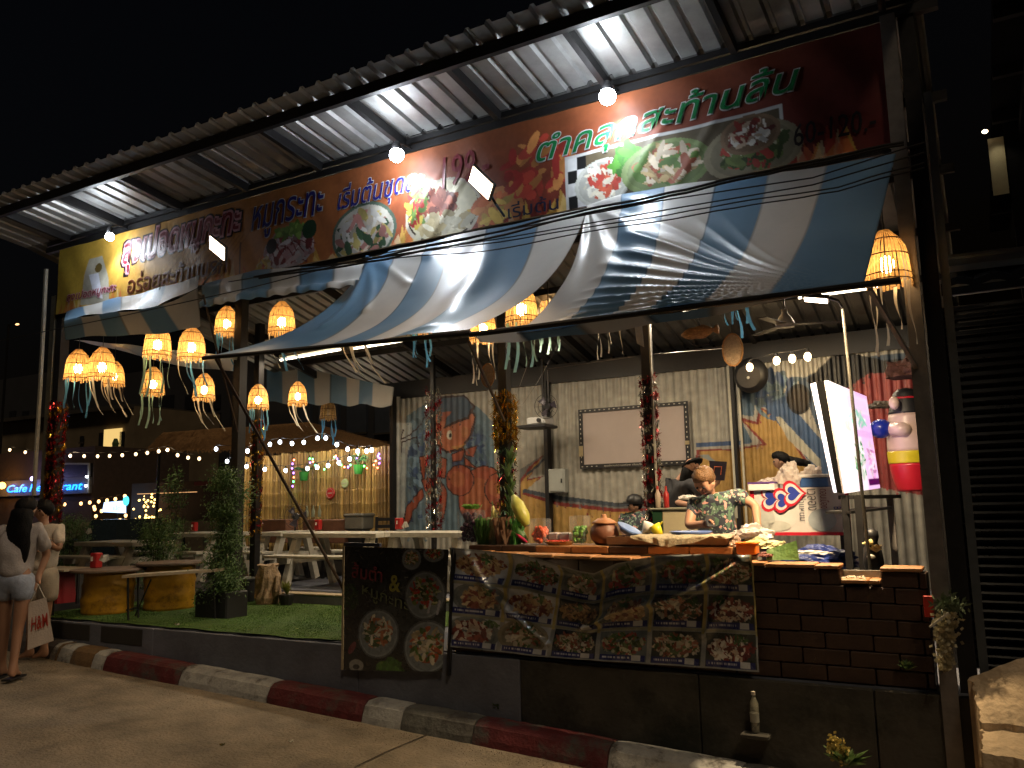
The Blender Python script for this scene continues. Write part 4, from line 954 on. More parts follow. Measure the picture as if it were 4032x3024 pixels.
def roundtable(px, py, y, r_, lab, drum=True, mt=None):
    p = PY(px, py, y); t = thing('drum_table', lab, 'table', (p.x,p.y,FZ), 'low tables on yellow drums')
    B().lathe([(r_,-.03),(r_+.005,-.015),(r_,0)], p, 28).build('tabletop', mat('dark_wood_top', (.16,.11,.08), .5, var=.4, ns=5), t)
    h = p.z-.03-FZ; rr = .30; pr = [(rr,.0)]
    for k in range(1,12): pr.append((rr+(.012 if k in (4,8) else 0), h*k/12))
    dr = B().lathe(pr+[(rr,h)], (p.x,p.y,FZ), 36); from mathutils import noise
    dr.v = [(x+(x-p.x)*.14*min(0,noise.noise(Vector((x*2.4,y_*2.4,z*3)))), y_+(y_-p.y)*.14*min(0,noise.noise(Vector((x*2.4,y_*2.4,z*3+5)))), z) for x,y_,z in dr.v]
    dr.build('drum', mat('yellow_drum', (.46,.24,.015), .45, .1, var=.45, ns=5, bump=.3, bs=12, dirt=((.09,.04,.015), 3.2, .54)), t, True)
    return t
roundtable(430, 2238, .55, .43, 'low round table on a yellow drum, nearer the street woman')
roundtable(672, 2212, 1.1, .40, 'low round table on a yellow drum, right behind the long bench plank')
# low bench plank on bent steel legs
a, b = PY(505,2262,.25), PY(885,2236,.75); t = thing('low_bench', 'long pale bench plank on thin black legs in front of the yellow drums', 'bench', (a.x,a.y,FZ))
d = (b-a); nrm = Vector((-d.y,d.x,0)).normalized()*.14
B().hexa([a-nrm-Vector((0,0,.03)),b-nrm-Vector((0,0,.03)),b+nrm-Vector((0,0,.03)),a+nrm-Vector((0,0,.03)),a-nrm,b-nrm,b+nrm,a+nrm]).build('seat', mat('plank', (.46,.38,.27), .5, var=.3, ns=6), t)
for s in (.05,.93):
    q = a.lerp(b,s); q.z -= .03
    for k in (-1,1): B().bar(q+nrm*.8*k, (q.x+nrm.x*.8*k+.04, q.y+nrm.y*.8*k, FZ), .018).build('leg', m_blk, t)
    B().bar((q.x+nrm.x*.8,q.y+nrm.y*.8,FZ+.12), (q.x-nrm.x*.8,q.y-nrm.y*.8,FZ+.12), .014).build('stretcher', m_blk, t)
q0 = a.lerp(b,.09); B().bar((q0.x,q0.y,FZ+.04),(q0.x+.25,q0.y,a.z-.05),.012).build('stretcher', m_blk, t)
p = PZ(240, 2372, FZ); t = thing('red_stool', 'dark red plastic stool under the table edge beside the street woman', 'stool', p)
B().lathe([(.19,.0),(.17,.2),(.15,.42),(.15,.44)], p, 4, M=Matrix.Rotation(.78,3,'Z')).build('body', mat('red_plastic', (.32,.015,.02), .4, var=.1), t)
B().bev((p.x-.16,p.y-.16,p.z+.44),(p.x+.16,p.y+.16,p.z+.465),.01).build('seat', mat('red_plastic'), t)
t = thing('low_table', 'low pale plank table left of the drum tables, on a red base', 'table', p)
zz = PY(250,2236,p.y).z; B().bev((p.x-.45,p.y-.25,zz-.03),(p.x+.42,p.y+.25,zz),.005).build('tabletop', mat('plank'), t)
for k in (-1,1): B().bar((p.x+.36*k,p.y,zz-.03),(p.x+.36*k,p.y,FZ),.03).build('leg', m_blk, t)
# napkin boxes and paper
def napkin(px, py, y, lab, s=1.):
    s *= .72
    p = PY(px,py,y); t = thing('napkin_box', lab, 'napkin box', p)
    B().bev((p.x-.055*s,p.y-.045*s,p.z),(p.x+.055*s,p.y+.045*s,p.z+.17*s),.01).build('box', mat('red_box', (.36,.015,.015), .35, var=.1), t)
    B().bar(p+Vector((0,-.046*s,.08*s)), p+Vector((0,-.047*s,.13*s)), .05*s, .004, up=(1,0,0)).build('slot', m_white, t)
    return t
napkin(378, 2236, .55, 'red napkin box standing on the nearer drum table', 1.5); napkin(765, 2092, 3.3, 'small red napkin box on the pale table between the bushes', 1.2)
napkin(1253, 2086, 3.0, 'red napkin box on the large picnic table near the bamboo fence', 1.15); napkin(1572, 2084, 3.2, 'red napkin box with white paper at the foot of the lobster painting', 1.25)
for px, py, y, lab in ((410,2215,.5,'crumpled white paper napkin beside the red box on the drum table'),(1590,2082,3.2,'white tissue next to the red box by the lobster painting'),(345,2105,1.9,'cream paper card standing on the far left picnic table')):
    p = PY(px,py,y); b = B(); 
    for k in range(6): a_ = random.random()*6; b.quad(p, p+Vector((.08*math.cos(a_),.05*math.sin(a_),.03)), p+Vector((.04*math.cos(a_+1),.05*math.sin(a_+1),.10)), p+Vector((-.02,0,.06)))
    tag(b.build('paper', m_white, org=p), lab, 'paper')
# planters, bushes, stump
def bush(px, py, y, h, w_, n, lab, gx, seed=0, ell=1., leaf=.05, mt=None, pot=True, zf=FZ):
    p = PY(px, py, y); base = Vector((p.x, p.y, zf)); t = thing('bushy_plant', lab, 'plant', base)
    for k in range(9):
        a_ = random.random()*6.28; top = base+Vector((math.cos(a_)*w_*.6*random.random(), math.sin(a_)*w_*.5*random.random(), h*random.uniform(.7,1)))
        B().tube([base+Vector((random.uniform(-.06,.06),random.uniform(-.06,.06),.2)), base.lerp(top,.5)+Vector((random.uniform(-.03,.03),0,0)), top], [.009,.006,.003], 5).build('stem', mat('stem', (.06,.05,.02), .7), t)
    b = B(); cl = [(random.gauss(0,.45), random.gauss(0,.45), random.uniform(.12,1)) for k in range(34)]
    for i in range(n):
        c = random.choice(cl); k = 1-.45*abs(c[2]-.55)
        q = base+Vector((c[0]*w_*k+random.gauss(0,.07), c[1]*w_*k*.8+random.gauss(0,.07), c[2]*h+random.gauss(0,.07)))
        if q.z < zf+.15: continue
        d = Vector((random.gauss(0,1), random.gauss(0,1), random.gauss(-.4,.7))).normalized()*leaf*random.uniform(.5,1.2); s = d.cross(Vector((random.random(),random.random(),1))).normalized()*leaf*.16
        b.quad(q, q+d*.5+s, q+d, q+d*.5-s)
    b.build('foliage', mt or m_leaf, t, kind='stuff')
    if pot: B().bev((base.x-.26,base.y-.16,zf),(base.x+.26,base.y+.16,zf+.30),.015).build('planter', m_blk, t)
bush(875, 2260, .8, 1.62, .19, 12000, 'tall dense feathery green bush in a black planter, right of the yellow drums', 0)
bush(620, 2260, 1.9, 1.05, .36, 8000, 'wide loose bush behind the drum tables', 0, pot=False)
bush(270, 2200, 2.2, 1.15, .38, 7000, 'dim bush behind the street woman at the far left', 0, pot=False)
bush(690, 1960, 6.3, 2.05, .3, 1200, 'leafy shrub top catching light above the red roofed hut', 0, pot=False, leaf=.1)
b = B(); p = PZ(905, 2372, FZ)
t = thing('planter_box', 'empty black plastic planter box standing next to the tall bush', 'planter', p); B().bev((p.x-.12,p.y,FZ),(p.x+.30,p.y+.3,FZ+.30),.012).build('box', m_blk, t); B().bev((p.x-.14,p.y-.02,FZ+.28),(p.x+.32,p.y+.32,FZ+.31),.006).build('rim', m_blk, t)
p = PZ(1055, 2380, FZ); prof = [(.15,0),(.17,.08),(.14,.2),(.15,.34),(.12,.46),(.14,.5)]
bb = B().lathe(prof, p, 18); bb.v = [(x+random.uniform(-.022,.022), y+random.uniform(-.022,.022), z+random.uniform(-.01,.02)) for x,y,z in bb.v]
t = thing('tree_stump', 'pale rough knotted wood stump between the planters and the deck step', 'stump', p); bb.build('trunk', mat('stump', (.34,.24,.15), .8, var=.6, ns=14, bump=.8, bs=35), t)
B().tube([p+Vector((.12,0,.02)), p+Vector((.2,-.05,.18)), p+Vector((.17,-.02,.36))], [.05,.04,.02], 6).build('root', mat('stump'), t)
p = PZ(1128, 2385, FZ); t = thing('small_pot_plant', 'small yellow green plant in a low black pot beside the stump', 'plant', p)
B().lathe([(.07,0),(.1,.12),(.1,.14)], p, 12).build('pot', m_blk, t); b = B(); sprig(b, p+Vector((0,0,.12)), .2, 70, .12, .012); b.build('foliage', mat('leaf_bright', (.22,.24,.05), .5, bump=0, transl=.3), t, kind='stuff')
# ================================================================ BAMBOO FENCE, HUT AND WHAT HANGS THERE
YF = 6.0
fx0, fx1 = PY(925,1800,YF).x, PY(1548,1800,YF).x; fz = lambda x: lerp(PY(960,1812,YF).z, PY(1545,1770,YF).z, (x-fx0)/(fx1-fx0))
t = thing('bamboo_fence', 'tall fence of vertical split bamboo poles left of the lobster wall', 'fence', ((fx0+fx1)/2,YF,FZ))
mb_ = [mat('bamboo_%s'%n_, c, .5, var=.35, ns=7, bump=.1) for n_, c in (('pale',(.50,.33,.11)),('honey',(.42,.26,.08)),('dull',(.30,.19,.07)))]
protoB = []
for m_ in mb_:
    pr = []; zz = 0
    while zz < 1.9: pr += [(.034,zz),(.0342,zz+.20),(.039,zz+.212),(.0342,zz+.224)]; zz += .25
    o = B().lathe(pr, (0,0,0), 8).build('bamboo_pole', m_, t, True, org=None); protoB.append(o)
    for v_ in o.data.vertices: v_.co = v_.co + Vector(ORG[t])
    o.location = (0,0,-50)
x = fx0; i = 0
while x < fx1:
    k = random.randrange(3); src = protoB[k]
    c = src if i < 3 and False else src.copy()
    COL.objects.link(c); c.parent = t; c.location = Vector((x+.037,YF+random.uniform(-.01,.01),FZ+.02+fz(x)-FZ-1.93+random.uniform(-.02,.02)))-Vector(ORG[t]); _reg(c, ORG[t])
    c.rotation_euler = (random.uniform(-.004,.004), random.uniform(-.006,.006), random.random()*6); x += .073; i += 1
for o in protoB: ORG.pop(o); bpy.data.objects.remove(o)
for zz in (1.0, 2.1): B().bar((fx0,YF+.05,zz),(fx1,YF+.05,zz),.04,.06).build('rail', m_dark, t)
# thatched hut roofs
def thatch(lab, rid, eav, y0, y1, n=2600):
    a, b_ = PY(*rid[0],y1), PY(*rid[1],y1); c, d = PY(*eav[0],y0), PY(*eav[1],y0); t = thing('thatched_hut', lab, 'hut', c.lerp(d,.5)); g = B()
    mt = mat('thatch', (.36,.19,.07), .85, var=.6, ns=20, bump=0)
    B().hexa([c,d,b_,a,c+Vector((0,0,.03)),d+Vector((0,0,.03)),b_+Vector((0,0,.06)),a+Vector((0,0,.06))]).build('roof', mt, t)
    for i in range(n):
        u, v = random.random(), random.random(); p = (a.lerp(b_,u)).lerp(c.lerp(d,u), v)+Vector((0,0,.06)); q = (a.lerp(b_,u)).lerp(c.lerp(d,u), v+.16)+Vector((random.gauss(0,.03),-.03,random.gauss(.04,.03))); g.quad(p-Vector((.006,0,0)), p+Vector((.006,0,0)), q+Vector((.006,0,0)), q-Vector((.006,0,0)))
    g.build('straw', mt, t, kind='stuff')
    for q in (c.lerp(d,.1), c.lerp(d,.9)): B().tube([q+Vector((0,.1,.02)), (q.x,q.y+.1,FZ)], .04, 6).build('post', m_dark, t)
thatch('thatched roof of the hut behind the bamboo fence, sloping down to the right', [(950,1692),(1215,1672)], [(955,1790),(1552,1762)], 6.6, 8.0)
thatch('lower thatched roof further left behind the dark front post', [(640,1712),(925,1690)], [(580,1775),(935,1772)], 7.5, 9)
def fern(px, py, y, lab, up):
    p = PY(px,py,y); t = thing('hanging_pot', lab, 'plant pot', p); B().lathe([(.07,-.1),(.095,.06),(.1,.07)], p, 12).build('pot', mat('green_pot', (.03,.25,.04), .4), t)
    b = B()
    for i in range(15):
        a_ = random.random()*6.28; L = random.uniform(.15,.34); prev = p+Vector((0,0,.07))
        for k in range(1,6):
            s = k/5; q = p+Vector((math.cos(a_)*L*s, math.sin(a_)*L*s*.5, .07+up*s*(1.2-s)*L*2.2)); w_ = Vector((0,0,.02*(1-s)+.006)); b.quad(prev-w_, prev+w_, q+w_, q-w_); prev = q
    b.build('fern_leaves', mat('fern', (.03,.13,.03), .5, bump=0, transl=.2), t, kind='stuff'); B().tube([p+Vector((0,0,.06)), p+Vector((0,0,.5))], .004, 4).build('cord', m_blk, t)
fern(1196, 1872, 5.8, 'green pot of drooping ferns on the bamboo fence, left one', .3); fern(1411, 1845, 5.8, 'green pot of spiky fern near the right end of the bamboo fence', .7)
for px, py, r_, c, s, lab in ((1301,1942,.105,(.5,.02,.02),'Coke','round red drinks sign with white script on the bamboo fence'),(1358,1903,.085,(.35,.45,.22),'Beer','round pale green sign just above the red one on the bamboo fence')):
    p = PY(px,py,5.93); t = thing('round_sign', lab, 'sign', p); Mx = Matrix.Rotation(math.pi/2,3,'X')
    B().lathe([(r_*.9,-.012),(r_,-.005),(r_,.005),(r_*.92,.014)], p, 24, M=Mx).build('disc', mat('sign_%d'%px, c, .35, var=.1, bump=0), t)
    B().tube([p+Vector((r_*.78*math.cos(q*.2618),-.016,r_*.78*math.sin(q*.2618))) for q in range(25)], .004, 4).build('ring', m_white, t)
    b = B(); pr_ = None   # an unreadable flowing script mark
    b.tube([p+Vector((r_*(-.5+.1*k), -.018, r_*.12*math.sin(k*2.1))) for k in range(11)], .006, 4).build('script_mark', m_white, t)
for i, px in enumerate((1208,1233,1258)):
    p = PY(px,2036,5.0); tag(B().lathe([(.03,0),(.032,.1),(.012,.16),(.012,.2)], p, 10).build('bottle', mat('glass_bottle', (.5,.55,.42), .1, var=.1, bump=0, alpha=.75), smooth=True, org=p), ['left','middle','right'][i]+' of three small clear bottles on the planter shelf by the bamboo fence', 'bottle')
for px0, px1, lab in ((1034,1128,'brown brick-coloured planter box left of the black fan'),(1195,1262,'brown planter box under the three bottles'),(1274,1358,'brown planter box right of the red napkin box')):
    a, b_ = PY(px0,2046,5.0), PY(px1,2092,5.0); t = thing('brown_planter', lab, 'planter', (a.x,5,b_.z)); B().bev((a.x,4.98,b_.z-.2),(b_.x,5.3,a.z),.012).build('box', mat('terracotta', (.22,.10,.06), .7, var=.3), t)
    B().bar((a.x+.03,5.1,FZ),(a.x+.03,5.1,b_.z-.2),.04).build('leg', m_dark, t); B().bar((b_.x-.03,5.1,FZ),(b_.x-.03,5.1,b_.z-.2),.04).build('leg', m_dark, t)
a, b_ = PY(1355,2030,4.9), PY(1428,2086,4.9); t = thing('grey_crate', 'grey plastic tub with a cloth on top before the bamboo fence', 'tub', (a.x,4.9,b_.z)); B().bev((a.x,4.9,b_.z),(b_.x,5.2,a.z),.02).build('tub', mat('tubgrey', (.18,.17,.14), .6), t); B().bev((a.x-.02,4.88,a.z-.03),(b_.x+.02,5.22,a.z+.03),.02).build('rim', mat('tubgrey'), t); B().box((a.x+.05,4.95,DZ),(b_.x-.05,5.15,b_.z)).build('stand', m_dark, t)
def chair(px, py, y, lab):
    p = PY(px,py,y); t = thing('dark_chair', lab, 'chair', (p.x,y,DZ)); z = DZ+.45; B().bev((p.x-.2,y-.2,z-.03),(p.x+.2,y+.2,z),.01).build('seat', m_blk, t)
    for sx in (-1,1):
        B().bar((p.x+.17*sx,y+.18,DZ),(p.x+.17*sx,y+.22,p.z),.035).build('leg', m_blk, t); B().bar((p.x+.17*sx,y-.17,DZ),(p.x+.17*sx,y-.17,z-.03),.035).build('leg', m_blk, t)
    for k in range(3): B().bar((p.x-.16,y+.21,p.z-.04-k*.11),(p.x+.16,y+.21,p.z-.04-k*.11),.02,.05).build('backrest_slat', m_blk, t)
chair(1483, 2036, 4.4, 'dark wooden chair with slatted back at the right end of the bamboo fence')
def fan(px, py, y, lab, stand=True, r_=.19, face=(0,-1,0)):
    p = PY(px,py,y); t = thing('electric_fan', lab, 'fan', p); fc = Vector(face).normalized(); Mx = fc.to_track_quat('Z','Y').to_matrix()
    for q in (r_, r_*.66, r_*.33):
        B().tube([p+Mx@Vector((q*math.cos(k*.3142), q*math.sin(k*.3142), .05)) for k in range(21)], .004, 4, cap=False).build('guard_ring', m_blk, t)
    for k in range(10):
        B().tube([p+Mx@Vector((.03*math.cos(k*.628),.03*math.sin(k*.628),.06)), p+Mx@Vector((r_*math.cos(k*.628),r_*math.sin(k*.628),.05))], .0022, 4).build('guard_wire', m_blk, t)
    for k in range(3):
        a_ = k*2.094; e = lambda rr, an, z: p+Mx@Vector((rr*math.cos(an), rr*math.sin(an), z)); B().hexa([e(.03,a_,0),e(r_*.85,a_-.25,0),e(r_*.85,a_+.5,.03),e(.04,a_+.8,.03),e(.03,a_,.006),e(r_*.85,a_-.25,.006),e(r_*.85,a_+.5,.036),e(.04,a_+.8,.036)]).build('blade', mat('fanblade', (.05,.04,.06), .3), t)
    B().lathe([(.05,-.1),(.06,-.03),(.04,.02)], p, 12, M=Mx).build('motor', m_blk, t)
    if stand: B().tube([p-fc*.07, (p.x-fc.x*.07,p.y-fc.y*.07,DZ)], .015, 6).build('pole', m_blk, t); B().lathe([(.17,0),(.16,.03),(.02,.05)], (p.x-fc.x*.07,p.y-fc.y*.07,DZ), 16).build('base', m_blk, t)
    else: B().tube([p-fc*.05, p-fc*.05+Vector((0,0,.5))], .012, 6).build('bracket', m_blk, t)
    return t
fan(1167, 2034, 3.9, 'black standing fan turned sideways behind the large picnic table', face=(.8,-.5,0), r_=.2)
fan(2155, 1600, 4.2, 'small black wall fan above the projector shelf', False, .17, (.1,-1,-.1))
p = PY(2105,1680,4.4); t = thing('projector', 'white projector on a black hanging shelf left of the screen', 'projector', p)
B().bev((p.x-.05,p.y-.15,p.z+.015),(p.x+.24,p.y+.15,p.z+.12),.015).build('body', mat('projwhite', (.5,.5,.5), .3, var=.1), t); B().lathe([(.03,0),(.03,.03)], p+Vector((.16,-.16,.07)), 12, M=Matrix.Rotation(1.57,3,'X')).build('lens', m_blk, t)
t = thing('hanging_shelf', 'black hanging shelf carrying the projector', 'shelf', p); B().bev((p.x-.2,p.y-.2,p.z-.03),(p.x+.27,p.y+.2,p.z+.012),.008).build('board', m_blk, t); B().bar(p+Vector((.05,.19,0)), p+Vector((.05,.19,1.0)), .03).build('rod', m_dark, t)
p = PY(2957,1478,4.7); t = thing('round_speaker', 'round black loudspeaker on the wall right of the pale pipe', 'speaker', p); B().ball(p, .22, 20, sy=.6, sz=1.05).build('body', m_blk, t, True); B().lathe([(.13,0),(.15,.02),(.05,.03)], p+Vector((0,-.12,-.03)), 20, M=Matrix.Rotation(1.57,3,'X')).build('cone', mat('spk', (.03,.025,.02), .7), t)
B().ball(p+Vector((0,-.16,-.05)), .02, 8).build('badge', m_white, t)
# woven things
m_wov = mat('woven_cane', (.5,.24,.08), .6, var=.4, ns=40, bump=.8, bs=120)
p = PY(2755,1308,1.2); bb = B()
pr = []
for k in range(15):
    s = k/14; r_ = .062*(math.sin(min(1,s*1.12)*math.pi)**.6 if s < .86 else .42+(s-.86)*3.2)*(1+.12*math.sin(s*12)); pr.append((max(.01,r_), s*.34-.17))
bb.lathe(pr, p, 14, sy=.7, M=Matrix.Rotation(math.pi/2-.05,3,'Y')); t = thing('woven_fish', 'woven cane fish decoration hanging glowing orange under the awning', 'decoration', p)
bb.build('body', m_wov, t, True); B().tube([p+Vector((0,0,.05)), p+Vector((0,0,.5))], .003, 4).build('cord', m_blk, t); B().tube([p+Vector((-.15,0,-.02)),p+Vector((-.05,0,-.12)),p+Vector((.07,0,-.12)),p+Vector((.16,0,-.02))],.003,4).build('cord', m_blk, t)
for px, py, y, w_, h_, lab in ((2886,1378,1.0,.085,.14,'oval woven cane paddle hanging right of the fish'),(1923,1478,1.2,.075,.12,'oval woven cane paddle hanging left of the gold tinsel post')):
    p = PY(px,py,y); t = thing('woven_paddle', lab, 'decoration', p); B().lathe([(1*.9,-.012),(1,0),(.92,.012)], p, 20, sx=w_, sy=h_, M=Matrix.Rotation(math.pi/2,3,'X')).build('weave', mat('woven_pale', (.48,.33,.2), .6, var=.35, ns=50, bump=.7, bs=140), t)
    B().tube([p+Vector((w_*math.cos(k*.314),-.013,h_*math.sin(k*.314))) for k in range(21)], .008, 5, cap=False).build('rim', m_wov, t); B().tube([p+Vector((0,0,h_)), p+Vector((0,0,h_+.4))], .003, 4).build('cord', m_blk, t)
p = PY(2515,1330,.9); tag(B().hexa([p+Vector((-.035,0,.12)),p+Vector((.035,0,.12)),p+Vector((.035,.004,.12)),p+Vector((-.035,.004,.12)),p+Vector((-.02,0,-.05)),p+Vector((.045,0,-.09)),p+Vector((.045,.004,-.09)),p+Vector((-.02,.004,-.05))][::1]).build('paper_tag', m_white, org=p), 'white paper tag hanging below the pole left of the screen post', 'paper')
# bell shaped ceiling lamp / fan mount
p = PY(3092,1275,2.0); t = thing('ceiling_fan', 'ceiling fan with a bell shaped motor under the right roof', 'fan', p)
B().lathe([(.085,-.03),(.09,0),(.06,.06),(.03,.1),(.028,.14)], p, 16).build('motor', m_grey, t, True); B().tube([p+Vector((0,0,.12)),p+Vector((0,0,.75))],.01,6).build('rod', m_dark, t)
for k in range(3): a_ = k*2.1+.3; B().bar(p+Vector((.07*math.cos(a_),.07*math.sin(a_),-.01)), p+Vector((.5*math.cos(a_),.5*math.sin(a_),-.015)), .09, .006).build('blade', m_dark, t)
# thin cords in the roof space
b = B().tube([PY(2160,1452,2.2),PY(2560,1395,2.4),PY(2850,1372,3.5)],.003,4).tube([PY(2000,1610,2.2),PY(2060,1590,2.6),PY(2120,1500,2.6),PY(2210,1335,2.4)],.0032,4).tube([PY(2010,1620,2.3),PY(2110,1345,2.3)],.0032,4)
tag(b.build('hanging_cable', m_grey, org=PY(2400,1430,2.3)), 'pale cords strung under the roof across the top of the screen wall', 'cord')
# ================================================================ GOODS ON THE COUNTER
ZC = 1.246
def at(px, py, y=.4): p = PY(px, py, y); return Vector((p.x, y, ZC))
def container(px, w_, h_, lab, fill, n, fr, r_, y=.42, fillh=.7):
    p = at(px, 2150, y); t = thing('clear_box', lab, 'container', p, None); gl = mat('clear_plastic', (.8,.8,.8), .08, var=.05, bump=0, alpha=.10)
    B().bev((p.x-w_/2,y-w_/2,ZC),(p.x+w_/2,y+w_/2,ZC+h_),.008).build('box', gl, t); b = B()
    for i in range(n):
        b.ball((p.x+random.uniform(-1,1)*(w_/2-r_-.005), y+random.uniform(-1,1)*(w_/2-r_-.005), ZC+r_+.006+random.random()*(h_*fillh)), r_*random.uniform(.85,1.1), 8)
    o = b.build(fr, fill, t, True); o['kind'] = 'stuff'; return t
container(1858, .19, .30, 'clear box packed with dark purple shallots at the left end of the counter', mat('purple_veg', (.05,.008,.03), .45, var=.4, ns=30, bump=0), 90, 'shallots', .022, fillh=.78)
def fruitpile(name, lab, cat, px, y, r_, fill, n, w_, h_):
    pass
container(2128, .15, .22, 'clear tub of orange red cherry tomatoes left of the limes', mat('tomato', (.75,.10,.02), .3, var=.3, ns=20, bump=0), 62, 'tomatoes', .022, fillh=.52)
container(2286, .14, .24, 'clear tub of small green limes beside the clay pot', mat('lime', (.14,.34,.04), .4, var=.4, ns=20, bump=0), 74, 'limes', .019, fillh=.48)
p = at(2205, 2150, .36); t = thing('cane_tray', 'round cane tray with red chillies and small white boxes between tomatoes and limes', 'tray', p)
B().lathe([(.10,0),(.13,.03),(.125,.032),(.095,.008)], p, 20).build('tray', m_wov, t)
b = B(); [b.ball(p+Vector((random.uniform(-.09,.09),random.uniform(-.09,.05),.03)), .013, 6) for i in range(36)]; b.build('chillies', mat('chilli', (.5,.03,.015), .3, bump=0), t, kind='stuff')
for px, lab in ((2185,'left small pale box on the cane tray'),(2228,'right small pale box on the cane tray')):
    q = at(px, 2100, .44); tag(B().bev((q.x-.045,.40,ZC+.035),(q.x+.045,.48,ZC+.10),.008).build('small_box', mat('pale_box', (.6,.5,.45), .4, var=.2), org=q), lab, 'box')
# vegetables at the left
t = thing('lettuce', 'bright green lettuce head lying on the box of shallots', 'vegetable', at(1862,2000)+Vector((0,0,.3))); b = B(); q = at(1862,2000)+Vector((0,0,.33))
for i in range(60): sprig(b, q+Vector((random.gauss(0,.03),random.gauss(0,.03),-.02)), .05, 1, .07, .025)
b.build('leaves', mat('lettuce', (.22,.42,.07), .45, bump=0, transl=.3), t, kind='stuff')
def longveg(name, lab, cat, px, py, h_, r_, mt, lean, y=.42, z0=None, pts=None):
    p = at(px, py, y); q = p+Vector((0,0,z0 or 0)); t = thing(name, lab, cat, q); d = Vector(lean)
    B().tube([q, q+d*.3*h_, q+d*.7*h_, q+d*h_], [r_*.5, r_, r_*.95, r_*.3], 12).build('body', mt, t, True); B().tube([q+d*h_, q+d*(h_+.04)], r_*.2, 6).build('stalk', m_leaf, t)
longveg('papaya', 'large yellow green papaya leaning up beside the gold tinsel post', 'fruit', 2075, 2040, .30, .062, mat('papaya', (.55,.52,.10), .4, var=.35, ns=6, bump=.1), (-.45,0,.88), z0=.16)
longveg('green_papaya', 'dark green papaya lying under the yellow one', 'fruit', 2070, 2100, .24, .05, mat('gpapaya', (.06,.16,.03), .4, var=.3), (-.6,-.1,.65), z0=.02)
longveg('corn_cob', 'pale yellow corn cob standing behind the lettuce', 'vegetable', 1955, 2050, .24, .03, mat('corn', (.6,.5,.14), .5, var=.3, ns=50, bump=.5), (-.15,0,.98), z0=.10)
longveg('chilli', 'long pink red chilli pointing down right of the green papaya', 'vegetable', 2075, 2110, .13, .014, mat('pinkchilli', (.5,.02,.08), .3), (-.75,-.1,.55), y=.34, z0=.02)
for i, (px, c, s) in enumerate(((1905,(.10,.24,.06),'dark leafy'),(1945,(.5,.5,.3),'pale stemmed'),(1985,(.22,.12,.07),'brown rooted'),(2025,(.12,.36,.08),'bright green'))):
    q = at(px, 2140, .36+.05*(i % 2)); b = B()
    for k in range(120):
        a_ = random.random()*6.28; l = random.uniform(.10,.24); u = q+Vector((random.uniform(-.05,.05),random.uniform(-.05,.05),0)); v_ = u+Vector((math.cos(a_)*.05,math.sin(a_)*.04,l)); s_ = Vector((.006,.004*random.choice((-1,1)),.002)); v_.z *= 1; b.quad(u-s_, u+s_, v_+s_*2.2, v_-s_*.5)
    tag(b.build('herb_bunch', mat('herb%d'%i, c, .6, var=.5, ns=40, bump=0, transl=.2), kind='stuff', org=q), s+' bunch of vegetables standing on the counter among the herbs', 'vegetables')
    ORG_o = None
for o in COL.objects:
    if o.name.startswith('herb_bunch'): del o['kind']
p = PY(2010,1990,.6); b = B()
for k in range(9): sprig(b, p+Vector((random.uniform(-.02,.02),0,-.15+k*.07)), .16, 12, .09, .014)
tag(b.build('leaf_bunch', m_leaf, org=p), 'loose green leaves and stems tied up the post above the papaya', 'leaves')
# clay pot
p = at(2382, 2150, .45); t = thing('clay_pot', 'round brown clay pot with an orange knobbed lid', 'pot', p); h = .15
B().lathe([(.07,0),(.11,.04),(.123,.09),(.11,.14),(.085,.165),(.09,.175)], p, 26).build('pot', mat('clay', (.20,.075,.04), .5, var=.3), t, True)
B().lathe([(.105,.172),(.10,.185),(.05,.215),(.02,.222),(.025,.24),(.012,.25)], p, 26).build('lid', mat('clay_lid', (.40,.17,.07), .55, var=.2), t, True)
# wide tray with net cloth and basins
a, b_ = at(2402,2150,.30), at(2872,2150,.30); t = thing('wood_tray', 'wide brown wooden tray under a draped net cloth', 'tray', (a.x,.3,ZC)); hz = PY(2402,2112,.3).z-ZC
mtw = mat('traywood', (.25,.13,.07), .6, var=.35, ns=6)
B().hexa([(a.x+.03,.26,ZC),(b_.x-.03,.26,ZC),(b_.x-.03,.60,ZC),(a.x+.03,.60,ZC),(a.x,.24,ZC+.015),(b_.x,.24,ZC+.015),(b_.x,.62,ZC+.015),(a.x,.62,ZC+.015)]).build('base', mtw, t)
B().box((a.x,.235,ZC+.012),(b_.x,.25,ZC+hz)).build('side', mtw, t); B().box((a.x,.61,ZC+.012),(b_.x,.625,ZC+hz)).build('side', mtw, t)
B().box((a.x-.002,.25,ZC+.012),(a.x+.013,.61,ZC+hz)).build('side', mtw, t); B().box((b_.x-.013,.25,ZC+.012),(b_.x+.002,.61,ZC+hz)).build('side', mtw, t)
def netf(u, v):
    q0 = Vector((lerp(PY(2500,2100,.3).x, PY(2890,2100,.3).x, u), lerp(.5,.205,min(1,v*1.5)), ZC+hz+.012)); dr = max(0, v-.55)/.45
    lo = .085*math.sin(math.pi*min(1,u*1.25+.02))**.7 if u < .8 else .02
    return (q0.x+(.05*dr*math.sin(u*9)), q0.y-.012*dr+.006*math.sin(u*40), q0.z-lo*dr+.004*math.sin(u*30+v*10))
v, f = grid(netf, 60, 16); o = mkmesh('net_cloth', v, f, mat('net', (.62,.52,.36), .7, var=.5, ns=45, bump=.5, bs=90, transl=.3), smooth=True, org=(a.lerp(b_,.5))); tag(o, 'pale net cloth hanging in folds over the front of the wooden tray', 'cloth')
